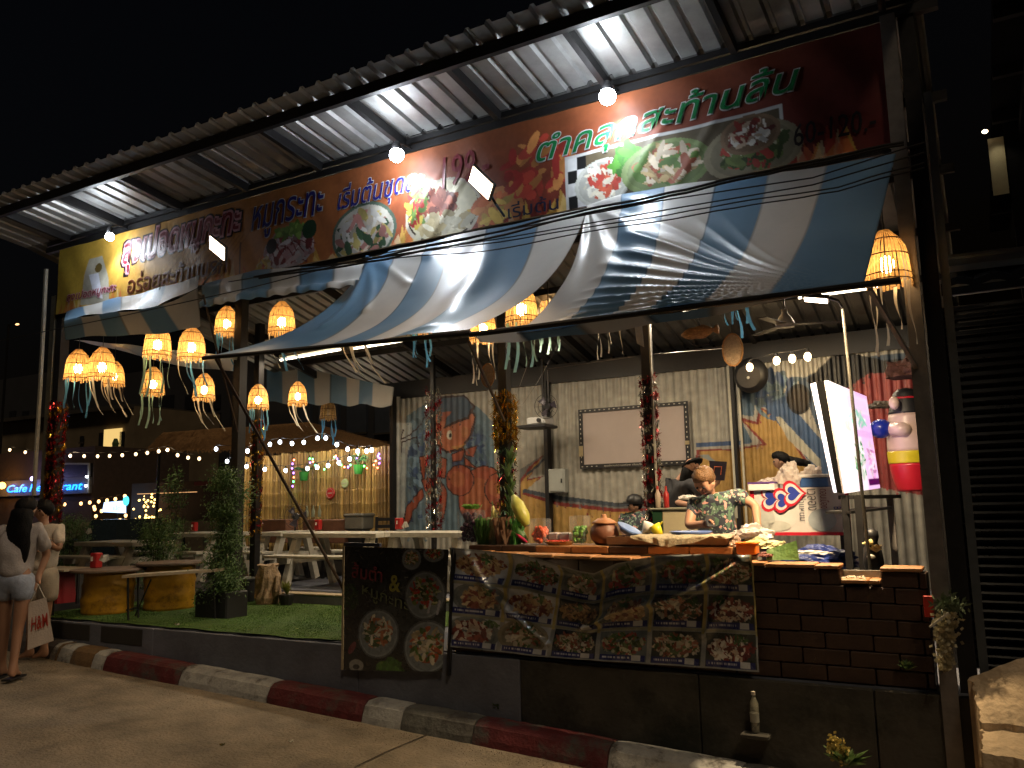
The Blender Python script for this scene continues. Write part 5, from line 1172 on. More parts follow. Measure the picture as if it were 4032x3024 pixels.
def cup(px, py, y, lab, c, r_, h_, tilt, name='cup', cat='cup'):
    p = PY(px,py,y); t = thing(name, lab, cat, p); M_ = Matrix.Rotation(tilt,3,'Y'); B().lathe([(r_*.6,0),(r_,h_),(r_*.93,h_),(r_*.55,.01)], p, 16, M=M_).build('bowl', mat('c_%s%d'%(name,px), c, .35, var=.1, bump=0), t, True); B().tube([p+M_@Vector((r_,0,h_*.8)), p+M_@Vector((r_*1.5,0,h_*.9))], .008, 5).build('handle', mat('c_%s%d'%(name,px)), t)
cup(2598, 2108, .42, 'bright yellow plastic scoop tipped on the tray', (.75,.62,.02), .05, .09, -.5, 'scoop', 'scoop'); cup(2540, 2105, .44, 'white enamel mug tilted on the tray left of the yellow scoop', (.65,.6,.55), .05, .10, .45, 'mug', 'mug')
cup(2470, 2100, .48, 'blue plastic basin rim leaning at the left of the tray', (.12,.2,.42), .11, .05, .5, 'basin', 'basin')
p = PY(2720,2110,.48); tag(B().lathe([(.12,0),(.17,.035),(.165,.037),(.11,.006)], p, 24).build('basin', mat('bluebasin', (.10,.16,.4), .35), smooth=True, org=p), 'wide shallow blue basin in front of the man reading his phone', 'basin')
def crumple(name, lab, cat, px, py, y, sx, sy, sz, mt, n=2):
    p = PY(px,py,y); me = bpy.data.meshes.new(name); import bmesh; bm = bmesh.new(); bmesh.ops.create_icosphere(bm, subdivisions=4, radius=1)
    from mathutils import noise
    sd = Vector((px*.01,py*.01,0))
    for v_ in bm.verts:
        d = noise.noise(v_.co*1.6+sd)*.5+noise.noise(v_.co*4+sd)*.3+abs(noise.noise(v_.co*9+sd))*.18; v_.co = Vector((v_.co.x*sx*(1+d), v_.co.y*sy*(1+d), max(-.25*sz, v_.co.z*sz*(1+d))))
    bm.to_mesh(me); bm.free(); me.materials.append(mt); o = bpy.data.objects.new(name, me); COL.objects.link(o); o.location = p; _reg(o, p); return tag(o, lab, cat)
m_bag = mat('plastic_bag', (.7,.62,.58), .25, var=.2, ns=9, bump=.2, bs=20, transl=.35)
crumple('plastic_bag', 'crumpled clear plastic bag above the pale noodles behind the tray', 'bag', 2955, 2110, .5, .14, .1, .075, m_bag)
crumple('plastic_bag', 'small brownish plastic bag standing at the right end of the wooden tray', 'bag', 2895, 2150, .3, .05, .05, .06, mat('bag_tan', (.5,.36,.28), .3, transl=.3))
crumple('noodle_pile', 'pale yellow mound of shredded papaya glowing under the lamp', 'food', 2985, 2150, .42, .15, .09, .055, mat('shred', (.75,.68,.36), .6, var=.3, ns=50, bump=.9, bs=120))
a, b_ = PY(2902,2158,.2), PY(2980,2175,.2); t = thing('orange_box', 'small orange plastic box at the edge of the counter under the lamp', 'box', (a.x,.2,ZC)); B().bev((a.x,.17,b_.z-.015),(b_.x,.29,a.z+.03),.008).build('box', mat('orangep', (.8,.2,.01), .3, var=.05), t); B().bev((a.x-.006,.164,a.z+.028),(b_.x+.006,.296,a.z+.042),.005).build('lid', mat('orangep'), t)
crumple('dried_meat', 'reddish brown food scraps between the orange box and the banana leaf', 'food', 3015, 2188, .14, .05, .05, .02, mat('meat', (.22,.07,.05), .5, var=.4, bump=.5))
q = [PY(3018,2205,.10),PY(3148,2206,.12),PY(3136,2128,.16),PY(3018,2165,.14)]
v, f = grid(lambda u, v_: tuple((q[0].lerp(q[1],u)).lerp(q[3].lerp(q[2],u), v_)+Vector((0,.02*math.sin(u*3.1)-.01*abs(math.sin(u*30))*.3,0))), 24, 8)
tag(mkmesh('banana_leaf', v, f, mat('bananaleaf', (.14,.26,.07), .45, var=.35, ns=14, bump=.4, bs=30, transl=.15), smooth=True, org=q[0]), 'folded piece of banana leaf standing on the counter right of the orange box', 'leaf')
for i, (px, py) in enumerate(((3352,2282),(3392,2284),(3318,2286))):
    crumple('stone', ['rounded pale stone in the middle of the counter notch','second pale stone touching the lamp pole in the notch','flat pale stone at the left corner of the notch'][i], 'stone', px, py, .08, .035, .03, .024, mat('palestone', (.5,.4,.3), .7))
# right hand: sheet with heart marks on a table, bags, boxes
YT = 1.9
a, b_, c, d = PY(2955,1925,YT), PY(3330,1925,YT), PY(3335,2108,YT), PY(2965,2106,YT)
a.x = d.x = PY(2960,2000,YT).x; b_.x = c.x = PY(3332,2000,YT).x
t = thing('draped_table', 'table draped with a white sheet printed with three red and blue hearts', 'table', (a.x,YT,DZ)); x0, x1, z1, z0 = a.x, b_.x, a.z, c.z
v, f = grid(lambda u, v_: (lerp(x0,x1,u), YT+.006*math.sin(u*17+v_*3), lerp(z0+.02,z1,v_)), 30, 10)
mkmesh('sheet', v, f, mat('sheet', (.62,.58,.56), .5, var=.12, ns=4, bump=.1), t, True)
B().box((x0,YT+.01,z1-.02),(x1,YT+.7,z1)).build('tabletop', mat('sheet'), t); mr = mat('red_trim', (.5,.01,.03), .4, bump=0)
B().box((x0,YT-.012,z0),(x1,YT+.0,z0+.028)).build('hem', mr, t); B().box((x1,YT-.012,z0),(x1+.03,YT,z1)).build('hem', mr, t); B().box((x0-.005,YT-.012,z1-.1),(x0+.03,YT-.008,z1)).build('hem', mr, t)
for x in (x0+.06,x1-.06): B().bar((x,YT+.1,DZ),(x,YT+.1,z1-.02),.04).build('leg', m_dark, t)
def heart(cx, cz, s, k, mt):
    b = B(); n = 28; pts = []
    for i in range(n):
        q = 6.283*i/n; X_ = 16*math.sin(q)**3; Y_ = 13*math.cos(q)-5*math.cos(2*q)-2*math.cos(3*q)-math.cos(4*q)
        pts.append((cx+Y_*-s/16, YT-.014-k*.003, cz+X_*s/16))   # lying on its side, tip to the right
    pts = [(cx-(x-cx)*-1, y, z) for x, y, z in pts]; b.v = pts; b.f = [tuple(range(n))]; b.build('heart_mark', mt, t)
mbl = mat('heart_blue', (.02,.04,.30), .4, bump=0); mwh = mat('heart_white', (.65,.6,.6), .4, bump=0)
sc = 1.0
for px, py, s in ((3037,1962,1),(3085,1970,.92),(3126,1943,.95)):
    q = PY(px,py,YT)
    for k, (ss, mm) in enumerate(((.125,mr),(.098,mwh),(.068,mbl))): heart(q.x, q.z, ss*s, k+(0 if s == 1 else (3 if s == .92 else 6)), mm)
for s, px0, px1, py0, py1, mm in (('ดอนเมือง',3232,3262,1925,2002,mat('maroon_ink')),('เวลอง',3182,3210,1925,2010,mat('ink2',(.1,.1,.12),.5)),('ยำแหนม',3150,3172,1955,2050,mat('ink2')),('B2',3284,3312,1995,2018,mbl)):
    A, Z_ = PY(px0,py1,YT-.01), PY(px1,py0,YT-.01); text('lettering', s, (A.x, A.z, Z_.x, Z_.z), YT-.012, mm, t, rot90=True)
for px, py, w_, h_, c in ((3045,2085,.16,.05,(.5,.5,.46)),(3240,2080,.12,.10,(.38,.42,.46)),(3010,2070,.10,.12,(.45,.46,.44))):
    q = PY(px,py,YT-.009); B().lathe([(1,-.001),(1,.001)], (q.x,YT-.010,max(q.z,z0+h_+.035)), 24, sx=w_, sy=h_, M=Matrix.Rotation(1.5708,3,'X')).build('print_patch', mat('patch%d'%px, c, .5, bump=0), t)
a, b_ = PY(2945,1906,YT-.05), PY(3050,1930,YT-.05); t = thing('white_lid_box', 'flat white foam box with a purple edge on the draped table', 'box', (a.x,YT,b_.z)); B().bev((a.x,YT-.06,b_.z),(b_.x,YT+.2,a.z),.006).build('box', mat('foam', (.75,.72,.7), .5, var=.05), t); B().box((a.x,YT-.065,a.z+.001),(b_.x,YT+.2,a.z+.015)).build('edge', mat('purple', (.12,.05,.25), .4), t)
a, b_ = PY(3147,1882,YT+.1), PY(3262,1925,YT+.1); t = thing('blue_box', 'blue cool box with white rim behind the lightbox sign', 'box', (a.x,YT,b_.z)); B().bev((a.x,YT+.1,z1+.0),(b_.x,YT+.5,a.z),.01).build('body', mat('coolblue', (.03,.10,.30), .4), t); B().bev((a.x-.01,YT+.09,a.z+.001),(b_.x+.01,YT+.51,a.z+.03),.006).build('rim', mat('foam'), t)
crumple('plastic_bag', 'tall clump of clear plastic bags on the white table before the ponytail woman', 'bag', 3110, 1892, 2.05, .11, .08, .14, m_bag)
crumple('plastic_bag', 'shiny plastic bag heaped left of the tall clump on the white table', 'bag', 3040, 1905, 2.15, .12, .08, .05, m_bag)
crumple('plastic_bag', 'white plastic bag behind the lightbox beside the blue cool box', 'bag', 3200, 1868, 2.2, .08, .08, .08, m_bag)
crumple('blue_tarp', 'dark blue tarpaulin bundled under the draped table', 'tarpaulin', 3240, 2215, 1.2, .28, .2, .12, mat('bluetarp', (.015,.03,.16), .3, var=.4, bump=.4))
crumple('white_cloth', 'strip of white cloth lying on the blue tarpaulin', 'cloth', 3190, 2178, .9, .14, .05, .02, mat('sheet'))
# cabinet behind the phone man and small goods
p = PY(2450,1985,2.3); a, b_ = PY(2605,2000,2.2), PY(2725,2060,2.2); t = thing('side_counter', 'pale cream side counter behind the man in the floral shirt', 'counter', (a.x,2.2,DZ)); B().bev((a.x,2.2,DZ),(b_.x+.25,2.6,a.z-.02),.01).build('body', mat('creamc', (.5,.43,.28), .5, var=.1), t); B().bev((a.x-.12,2.16,a.z-.02),(b_.x+.27,2.64,a.z),.006).build('top', mat('greyc', (.25,.24,.18), .4), t); B().box((a.x-.10,2.2,DZ),(a.x-.002,2.55,a.z-.02)).build('green_side', mat('greenside', (.01,.05,.02), .5), t)
crumple('tissue_pack', 'white crumpled pack lying on the cream side counter', 'pack', 2712, 1965, 2.35, .09, .07, .04, mat('foam'))
for px, lab, c in ((2592,'tall white bottle with a red cap beside the screen post',(.55,.45,.35)),(2625,'red and white sauce bottle on the side counter',(.5,.03,.03))):
    q = PY(px,2000,2.3); t = thing('sauce_bottle', lab, 'bottle', q); B().lathe([(.028,0),(.03,.14),(.012,.18),(.012,.19)], q, 10).build('body', mat('sb%d'%px, c, .35), t, True); B().lathe([(.014,.19),(.012,.225)], q, 8).build('cap', mat('chilli'), t)
# lightbox sign
def lightbox():
    yA, yB = .75, 1.9
    f0, f1, f2, f3 = PY(3255,1497,yA), PY(3410,1561,yB), PY(3464,1922,yB), PY(3323,1943,yA)
    s0, s3 = PY(3192,1512,yA+.12), PY(3282,1938,yA+.12); w0 = s0-f0; w3 = s3-f3
    t = thing('lightbox_sign', 'tilted glowing white and pink lightbox sign with a black side strip on a stand', 'sign', f3)
    W, H = 70, 90; r = Ras(W, H, (1.,.86,1.)); r.rect(46, 0, W, H, (.95,.6,.98)); r.rect(40, 4, W, 20, (1,.78,1)); r.rect(0,0,26,H,(1,.95,1)); r.blobs(44, 26, 14, 6, [(.5,1,.8),(1,1,1)], 30, 3); r.rect(40,36,W,42,(.85,.5,.9))
    r.blobs(38, 62, 9, 16, [(.1,.4,.2),(.8,1,.9),(.3,.5,.3),(1,1,1)], 60, 3); r.blobs(60, 64, 6, 18, [(.9,.4,.8),(1,.8,1)], 40, 3); r.rect(48,80,W,86,(.06,.0,.08)); r.blobs(24, 30, 4, 8, [(.8,.85,.85)], 20, 2)
    for k in range(5): r.line([(30,8+k*2),(64,8+k*2)], .8, (.9,.5,.9), .5)
    q = lambda u, v_: (f0.lerp(f1,u)).lerp(f3.lerp(f2,u), v_)
    n = (f1-f0).cross(f3-f0).normalized(); n = n if n.dot(CP-f0) > 0 else -n
    r.sheet('lit_face', lambda u, v_: q(u,v_)+n*.004, mat('lit_sign_face', attr=True, var=0, bump=0, es=.85, rough=.5), t)
    mwl = mat('lit_sign_side', (1,1,1), .3, var=0, bump=0, emit=(.9,.82,1), es=1.3)
    B().hexa([s3, f3, f2, f2+w3, s0, f0, f1, f1+w0]).build('case', mat('signcase', (.6,.55,.6), .4), t)
    a_, b_, c_, d_ = s0.lerp(f0,.36), s0.lerp(f0,.84), s3.lerp(f3,.86), s3.lerp(f3,.36); e = Vector((0,-.012,0))
    B().hexa([d_+e*1.6, c_+e*1.6, c_, d_, a_+e*1.6, b_+e*1.6, b_, a_]).build('black_strip', mat('matt_black', (.003,.003,.003), .9, var=0, bump=0, spec=.1), t)
    k = lambda x, y, tt: x.lerp(y, tt)
    B().hexa([s3+e, k(s3,f3,.34)+e, k(s3,f3,.34), s3, s0+e, k(s0,f0,.34)+e, k(s0,f0,.34), s0]).build('lit_edge', mwl, t)
    leds('AREA', 'sign_light', q(.5,.5)+n*.03, 3, (.95,.75,1), t, .9, rot=n, sy=.7, spread=R_(140))
    leds('AREA', 'sign_light', s0.lerp(s3,.5)+Vector((-.03,-.03,0)), 1.2, (.95,.8,1), t, .05, rot=(-.5,-.9,0), sy=.7)
    fr = thing('sign_stand', 'black steel stand under the lightbox with a small shelf', 'stand', (f3.x,yA,FZ))
    for px, y in ((3330,.8),(3382,.8),(3508,1.6)):
        q2 = PY(px, 2010, y); B().bar((q2.x,y,FZ),(q2.x,y,PY(px,1950,y).z),.05).build('leg', m_dark if px < 3500 else m_grey, fr)
    A = PY(3300,2018,.8); Bq = PY(3460,2000,1.3); B().bar(A, Bq, .22, .02).build('shelf', m_dark, fr)
    A = PY(3330,1958,.85); Bq = PY(3520,1955,1.7); B().bar(A, Bq, .12, .03).build('top_bar', m_dark, fr)
lightbox()
# inflatable boxer figure
def boxer():
    y = 2.1; c = PY(3578,1700,y); s = (PY(3578,1470,y)-PY(3578,1935,y)).length/2; t = thing('inflatable_figure', 'inflatable boxer figure with red shorts, yellow belt and blue glove behind the corner post', 'inflatable', PY(3578,1935,y))
    b0 = PY(3578,1935,y).z; H = PY(3578,1545,y).z-b0; R = PY(3640,1800,y).x-PY(3487,1800,y).x; R = R*.63; prof = lambda s_: (R*(math.sin(math.pi*(.12+.76*min(s_,1)))**.42)*(1-.22*s_**2), b0+H*s_)
    def part(n_, s0_, s1_, mt, grow=0):
        k = 10; pr = [(prof(lerp(s0_,s1_,i/k))[0]+grow, prof(lerp(s0_,s1_,i/k))[1]-b0) for i in range(k+1)]
        if s0_ == 0: pr = [(.02,0),(pr[0][0]*.6,.01)]+pr
        if s1_ == 1: pr = pr+[(pr[-1][0]*.6,H+.03),(.02,H+.04)]
        B().lathe(pr, (c.x,y,b0), 28).build(n_, mt, t, True)
    part('shorts', 0, .28, mat('boxer_red', (.5,.015,.03), .3, var=.1, bump=.03)); part('belt', .28, .40, mat('boxer_yellow', (.6,.5,.02), .3, var=.1, bump=.03), .004)
    part('hair', .78, 1, m_blk, .002); part('torso', .40, .78, mat('boxer_skin', (.62,.46,.40), .3, var=.1, bump=.03))
    hz = b0+H
    B().lathe([(prof(.93)[0]+.006,0),(prof(.95)[0]+.008,.012),(prof(.97)[0],.024)], (c.x,y,b0+H*.93), 24).build('headband', mat('boxer_red'), t, True)
    for k in range(40):
        pass
    o = crumple('hair_tuft', None, None, 3580, 1470, y, .17, .14, .14, mat('tuft', (.12,.05,.04), .9, var=.5, bump=.9)); o.parent = t; o.location = Vector(o.location)-Vector(ORG[t]); 
    g = PY(3468,1688,y-.12); h = PY(3560,1690,y-.2); B().tube([PY(3585,1700,y-.1), h, PY(3510,1690,y-.16)], [.05,.06,.058], 14).build('arm', mat('boxer_skin'), t, True)
    B().ball(g, .085, 16, sx=1.15, sz=1.0).build('glove', mat('boxer_blue', (.01,.03,.35), .3, bump=0), t, True); ee = PY(3520,1590,y-.24); B().ball(ee+Vector((0,.03,.01)), .045, 12, sz=1.3).build('ear', mat('boxer_skin'), t, True)
boxer()
p = PY(3465,1605,2.5); crumple('fur_bundle', 'grey fuzzy bundle on the stand left of the inflatable figure', 'bundle', 3480, 1600, 2.6, .12, .08, .05, mat('greyfur', (.16,.14,.12), .9, bump=.9))
# small figurine by the notch
p = PY(3440,2215,.5); t = thing('garden_figurine', 'small dark figurine with a yellow beak and dry flowers beside the lamp pole', 'figurine', (p.x,.5,ZC-.1))
B().lathe([(.05,-.1),(.07,.0),(.06,.1),(.035,.14),(.05,.18),(.045,.22),(.01,.24)], p, 14).build('body', m_blk, t, True); q = PY(3415,2135,.44); B().tube([q+Vector((.03,0,0)), q+Vector((-.03,-.03,-.01))], [.025,.006], 8).build('beak', mat('beaky', (.6,.5,.2), .4), t)
b = B(); sprig(b, PY(3450,2175,.42), .06, 60, .06, .012); b.build('dry_flowers', mat('dryfl', (.4,.3,.15), .7), t, kind='stuff'); q = PY(3430,2192,.42); B().ball(q,.03,8,sz=.6).build('white_stone', m_white, t)
B().box((p.x-.1,.4,FZ),(p.x+.1,.62,p.z-.1)).build('pedestal', m_floor, t)
# ================================================================ PEOPLE
def skin(name, pts, edges, rad, mt, parent, sub=1, smooth=True, wr=0):
    me = bpy.data.meshes.new(name); og = ORG[parent]; me.from_pydata([tuple(Vector(p)-og) for p in pts], edges, []); o = bpy.data.objects.new(name, me); COL.objects.link(o)
    md = o.modifiers.new('s', 'SKIN'); sv = me.skin_vertices[0].data if me.skin_vertices else None
    if sv is None:
        import bmesh; bm = bmesh.new(); bm.from_mesh(me); bm.verts.layers.skin.verify(); bm.to_mesh(me); bm.free(); sv = me.skin_vertices[0].data
    for i, r in enumerate(rad): sv[i].radius = r if isinstance(r, tuple) else (r, r); sv[i].use_root = (i == 0)
    md.use_smooth_shade = True; ms = o.modifiers.new('u', 'SUBSURF'); ms.levels = ms.render_levels = sub
    dg = bpy.context.evaluated_depsgraph_get(); m2 = bpy.data.meshes.new_from_object(o.evaluated_get(dg)); bpy.data.objects.remove(o); bpy.data.meshes.remove(me)
    if wr:
        from mathutils import noise
        for v_ in m2.vertices:
            c_ = v_.co; n_ = noise.noise(Vector((c_.x*9,c_.y*9,c_.z*5)))*.6+noise.noise(Vector((c_.x*22,c_.y*22,c_.z*11+3)))*.5; v_.co = c_+v_.normal*n_*wr
    m2.materials.clear(); m2.materials.append(mt); m2.name = name; m2.polygons.foreach_set('use_smooth', [smooth]*len(m2.polygons))
    r_ = bpy.data.objects.new(name, m2); COL.objects.link(r_); r_.parent = parent; _reg(r_, og); return r_
V3 = Vector
def person(lab, base, J, face, skinm, hairm, shirt=None, pants=None, sleeve=.9, hair='short', sc=1., group=None, pantslen=.5, extra=None):
    """J: world joints pelvis chest neck head shL shR elL elR wrL wrR [hipL hipR knL knR anL anR]; face: unit facing direction"""
    t = thing('person', lab, 'person', base, group); face = V3(face).normalized(); up = (J['head']-J['neck']).normalized(); side = face.cross(up).normalized()
    hd = J['head']; P = [J['pelvis'], J['pelvis'].lerp(J['chest'],.5), J['chest'], J['neck'], J['neck'].lerp(hd,.45), hd-up*.035*sc+face*.012, hd+up*.045*sc-face*.004, hd+up*.095*sc-face*.01]
    Rr = [(.125*sc,.10*sc),(.115*sc,.09*sc),(.13*sc,.10*sc),.052*sc,.05*sc,.072*sc,.084*sc,.055*sc]; E = [(i,i+1) for i in range(7)]
    def add(p, r, par): P.append(V3(p)); Rr.append(r); E.append((par, len(P)-1)); return len(P)-1
    add(hd-up*.005*sc+face*.098*sc, .013*sc, 5)
    for s in (-1,1): add(hd+side*s*.088*sc-up*.0*sc, .014*sc, 5)
    hands = {}
    for s in 'LR':
        if 'sh'+s not in J: continue
        a = add(J['sh'+s], .058*sc, 2); b = add(J['el'+s], .042*sc, a); c = add(J['wr'+s], .028*sc, b); d = (J['wr'+s]-J['el'+s]).normalized(); k = d.cross(face).normalized()
        h = add(J['wr'+s]+d*.075*sc, (.038*sc,.018*sc), c); hands[s] = (h, d, k)
        for f_, (o_, L) in enumerate(((-.03,.055),(-.01,.07),(.01,.066),(.028,.05))):
            m_ = add(P[h]+d*L*.5*sc+k*o_*sc, .0095*sc, h); add(P[m_]+(d*.6-d.cross(k)*.7)*L*.5*sc, .0085*sc, m_)
        add(P[c]+d*.04*sc+k*.05*sc, .011*sc, c)
    for s in 'LR':
        if 'hip'+s not in J: continue
        a = add(J['hip'+s], .088*sc, 0); b = add(J['kn'+s], .055*sc, a); c = add(J['an'+s], .036*sc, b); f_ = add(J['an'+s]+V3((face.x,face.y,0)).normalized()*.12*sc-V3((0,0,.045*sc)), (.036*sc,.02*sc), c); add(J['an'+s]-V3((0,0,.045*sc))-face*.04, .03*sc, c)
    skin('body', P, E, Rr, skinm, t, 2)
    for s in (-1,1): B().ball(hd+side*s*.034*sc+face*.078*sc+up*.012*sc, .011*sc, 8).build('eye', m_blk, t, True)
    B().bar(hd+side*-.024*sc+face*.084*sc-up*.045*sc, hd+side*.024*sc+face*.084*sc-up*.045*sc, .008*sc, .01*sc).build('mouth', mat('lips', (.25,.07,.06), .5, bump=0), t)
    M_ = Matrix((side, face, up)).transposed()
    bb = B().ball(hd+up*.05*sc-face*.022*sc, .104*sc, 18, sx=.93, sy=1.0, sz=.92, M=M_); cut = hd+up*.035*sc
    bb.v = [tuple(V3(v_)+(face*(-.5*max(0,(V3(v_)-hd).dot(face)-.02)) if (V3(v_)-cut).dot(up) < .03 else V3())+V3((random.gauss(0,.004),random.gauss(0,.004),random.gauss(0,.004)))) for v_ in bb.v]
    bb.build('hair', hairm, t, True)
    if hair in ('long','pony'):
        L = .62 if hair == 'long' else .3; q0 = hd-face*.045*sc+up*.04; dn = V3((0,0,-1)) if hair == 'long' else V3((.75,.2,-.25))
        skin('long_hair', [q0, q0+dn*L*.2-face*.045, q0+dn*L*.5-face*.085, q0+dn*L*.8-face*.085, q0+dn*L-face*.07], [(0,1),(1,2),(2,3),(3,4)], [(.105,.09),(.13,.08),(.15,.065),(.14,.06),(.08,.03)] if hair == 'long' else [.05,.06,.055,.04,.015], hairm, t, 3, wr=.02)
    if shirt:
        ch, pv = J['chest'], J['pelvis']-V3((0,0,.02)); Q = [pv, pv.lerp(ch,.5), ch, ch.lerp(J['neck'],.62)]; q = [(.215*sc,.175*sc),(.165*sc,.13*sc),(.17*sc,.125*sc),.075*sc]; e = [(0,1),(1,2),(2,3)]
        for s in 'LR':
            if 'sh'+s in J: Q.append(J['sh'+s]); q.append(.078*sc); e.append((2,len(Q)-1)); Q.append(J['sh'+s].lerp(J['el'+s],sleeve)); q.append(.068*sc); e.append((len(Q)-2,len(Q)-1))
        skin('shirt', Q, e, q, shirt, t, 3, wr=.022)
    if pants and 'hipL' in J:
        Q = [J['pelvis']+V3((0,0,.0)), J['pelvis']+V3((0,0,.09))]; q = [(.18*sc,.15*sc),(.155*sc,.125*sc)]; e = [(0,1)]
        for s in 'LR':
            Q.append(J['hip'+s]-V3((0,0,.02))); q.append(.125*sc); e.append((0,len(Q)-1)); Q.append(J['hip'+s].lerp(J['kn'+s],pantslen)); q.append(.118*sc); e.append((len(Q)-2,len(Q)-1))
        skin('shorts', Q, e, q, pants, t, 3, wr=.012)
    return t
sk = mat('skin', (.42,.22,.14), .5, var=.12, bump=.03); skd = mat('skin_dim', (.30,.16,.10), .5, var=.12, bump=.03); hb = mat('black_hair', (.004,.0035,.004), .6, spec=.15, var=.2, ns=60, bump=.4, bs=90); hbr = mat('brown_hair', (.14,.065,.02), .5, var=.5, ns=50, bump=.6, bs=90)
# floral shirt: soft patches of pink, grey green and navy
def floral(name):
    M = mat(name, (.03,.035,.05), .7, var=.2, ns=5); n = M.node_tree.nodes; L = M.node_tree.links; b = n['Principled BSDF']; base = b.inputs['Base Color'].links[0].from_socket
    tc = n.new('ShaderNodeTexCoord')
    for sc_, c, th in ((26,(.09,.16,.11),.54),(38,(.26,.34,.28),.62),(21,(.6,.30,.27),.63)):
        no = n.new('ShaderNodeTexNoise'); no.inputs['Scale'].default_value = sc_; no.inputs['Detail'].default_value = 1; mp = n.new('ShaderNodeMapping'); mp.inputs[1].default_value = (sc_, sc_*2, 3); L.new(tc.outputs['Object'], mp.inputs[0]); L.new(mp.outputs[0], no.inputs[0])
        mr = n.new('ShaderNodeMapRange'); mr.inputs[1].default_value = th; mr.inputs[2].default_value = th+.02; L.new(no.outputs[0], mr.inputs[0])
        mx = n.new('ShaderNodeMix'); mx.data_type = 'RGBA'; L.new(mr.outputs[0], mx.inputs[0]); L.new(base, mx.inputs[6]); mx.inputs[7].default_value = (*c,1); base = mx.outputs[2]
    L.new(base, b.inputs['Base Color']); return M
flo = floral('floral_cloth')
y = 1.05; J = dict(pelvis=PY(2800,2240,y+.1), chest=PY(2812,2010,y), neck=PY(2800,1945,y-.03), head=PY(2776,1903,y-.1), shL=PY(2728,1990,y-.02), shR=PY(2900,1948,y+.02), elL=PY(2712,2072,y-.15), elR=PY(2975,1990,y+.05), wrL=PY(2775,2062,y-.28), wrR=PY(2985,2085,y-.15))
J['pelvis'].x = J['chest'].x; 
person('man with light brown hair in a floral shirt bent over his phone', (J['chest'].x,y,FZ), J, (-.25,-.75,-.62), sk, hbr, flo, sleeve=.6, hair='short')
p = PY(2797,2052,y-.34); t = tag(B().bev((-.035,-.07,-.004),(.035,.07,.005),.003).build('phone', m_blk, org=(0,0,0)), 'dark smartphone in the hand of the man in the floral shirt', 'phone'); t.location = p; t.rotation_euler = (.7,.1,.5)
y = 3.4; J = dict(pelvis=PY(2672,2080,y), chest=PY(2676,1935,y), neck=PY(2692,1870,y), head=PY(2722,1836,y-.02), shL=PY(2640,1905,y), shR=PY(2725,1905,y-.12), elL=PY(2655,1975,y-.1), elR=PY(2775,1945,y-.2), wrL=PY(2720,1990,y-.3), wrR=PY(2815,1905,y-.2))
person('woman with long black hair in a black top, seen in profile looking up', (J['chest'].x,y,DZ), J, (.92,-.3,.2), sk, hb, mat('black_cloth', (.012,.012,.016), .7, bump=.1), sleeve=1, hair='long')
t = thing('menu_folder', 'dark menu folder with an orange outline held up by the woman in black', 'menu', PY(2825,1850,y-.25)); q = lambda a, b_: PY(a,b_,y-.25)
B().hexa([q(2800,1890),q(2852,1892),q(2852,1892)+V3((0,.01,0)),q(2800,1890)+V3((0,.01,0)),q(2792,1814),q(2862,1818),q(2862,1818)+V3((0,.01,0)),q(2792,1814)+V3((0,.01,0))]).build('cover', mat('folder', (.02,.015,.03), .4), t)
B().tube([q(2806,1880)+V3((0,-.004,0)),q(2814,1838)+V3((0,-.004,0)),q(2842,1838)+V3((0,-.004,0)),q(2838,1870)+V3((0,-.004,0))], .005, 5).build('outline', mat('orange_line', (.6,.15,.06), .4), t)
y = 3.9; J = dict(pelvis=PY(2500,2110,y), chest=PY(2505,2055,y), neck=PY(2507,2020,y), head=PY(2500,1992,y-.02), shL=PY(2455,2040,y), shR=PY(2555,2035,y), elL=PY(2440,2080,y-.1), elR=PY(2570,2080,y-.1), wrL=PY(2470,2110,y-.2), wrR=PY(2540,2110,y-.2))
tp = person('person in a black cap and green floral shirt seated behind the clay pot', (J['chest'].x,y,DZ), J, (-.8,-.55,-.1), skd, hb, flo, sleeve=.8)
hd = J['head']; B().lathe([(.105,0),(.108,.05),(.085,.1),(.03,.125)], hd+V3((0,0,.025)), 18).build('cap', m_blk, tp, True); B().bar(hd+V3((-.08,-.05,.04)), hd+V3((-.19,-.13,.03)), .13, .012).build('cap_brim', m_blk, tp)
y = 4.1; J = dict(pelvis=PY(3120,2080,y), chest=PY(3115,1950,y), neck=PY(3095,1862,y), head=PY(3076,1822,y), shL=PY(3060,1900,y), shR=PY(3165,1895,y), elL=PY(3040,1970,y-.1), elR=PY(3190,1970,y-.1), wrL=PY(3060,2020,y-.2), wrR=PY(3150,2030,y-.2))
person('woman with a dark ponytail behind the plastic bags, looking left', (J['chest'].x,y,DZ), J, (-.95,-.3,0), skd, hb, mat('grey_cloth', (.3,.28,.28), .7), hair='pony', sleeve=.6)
# woman in the street
g = PRd(36, 2676); X, Yg, Zg = g; k = 1.0
def st(x, yy, z): return V3((X+x, Yg+yy, Zg+z))
rt = V3((math.cos(YAW), math.sin(YAW), 0)); fw = V3((-math.sin(YAW), math.cos(YAW), 0))
S_ = lambda a, d, z: g+rt*a*1.08+fw*d+V3((0,0,z*1.065))
J = dict(pelvis=S_(0,0,.92), chest=S_(.01,.0,1.27), neck=S_(.015,.02,1.45), head=S_(.03,.05,1.56), shL=S_(-.17,0,1.39), shR=S_(.18,.02,1.38), elL=S_(-.21,.08,1.12), elR=S_(.20,.16,1.13), wrL=S_(-.1,.26,1.08), wrR=S_(.17,.06,.90), hipL=S_(-.09,0,.86), hipR=S_(.09,0,.86), knL=S_(-.09,.03,.48), knR=S_(.07,-.03,.47), anL=S_(-.12,.07,.075), anR=S_(.08,-.10,.09))
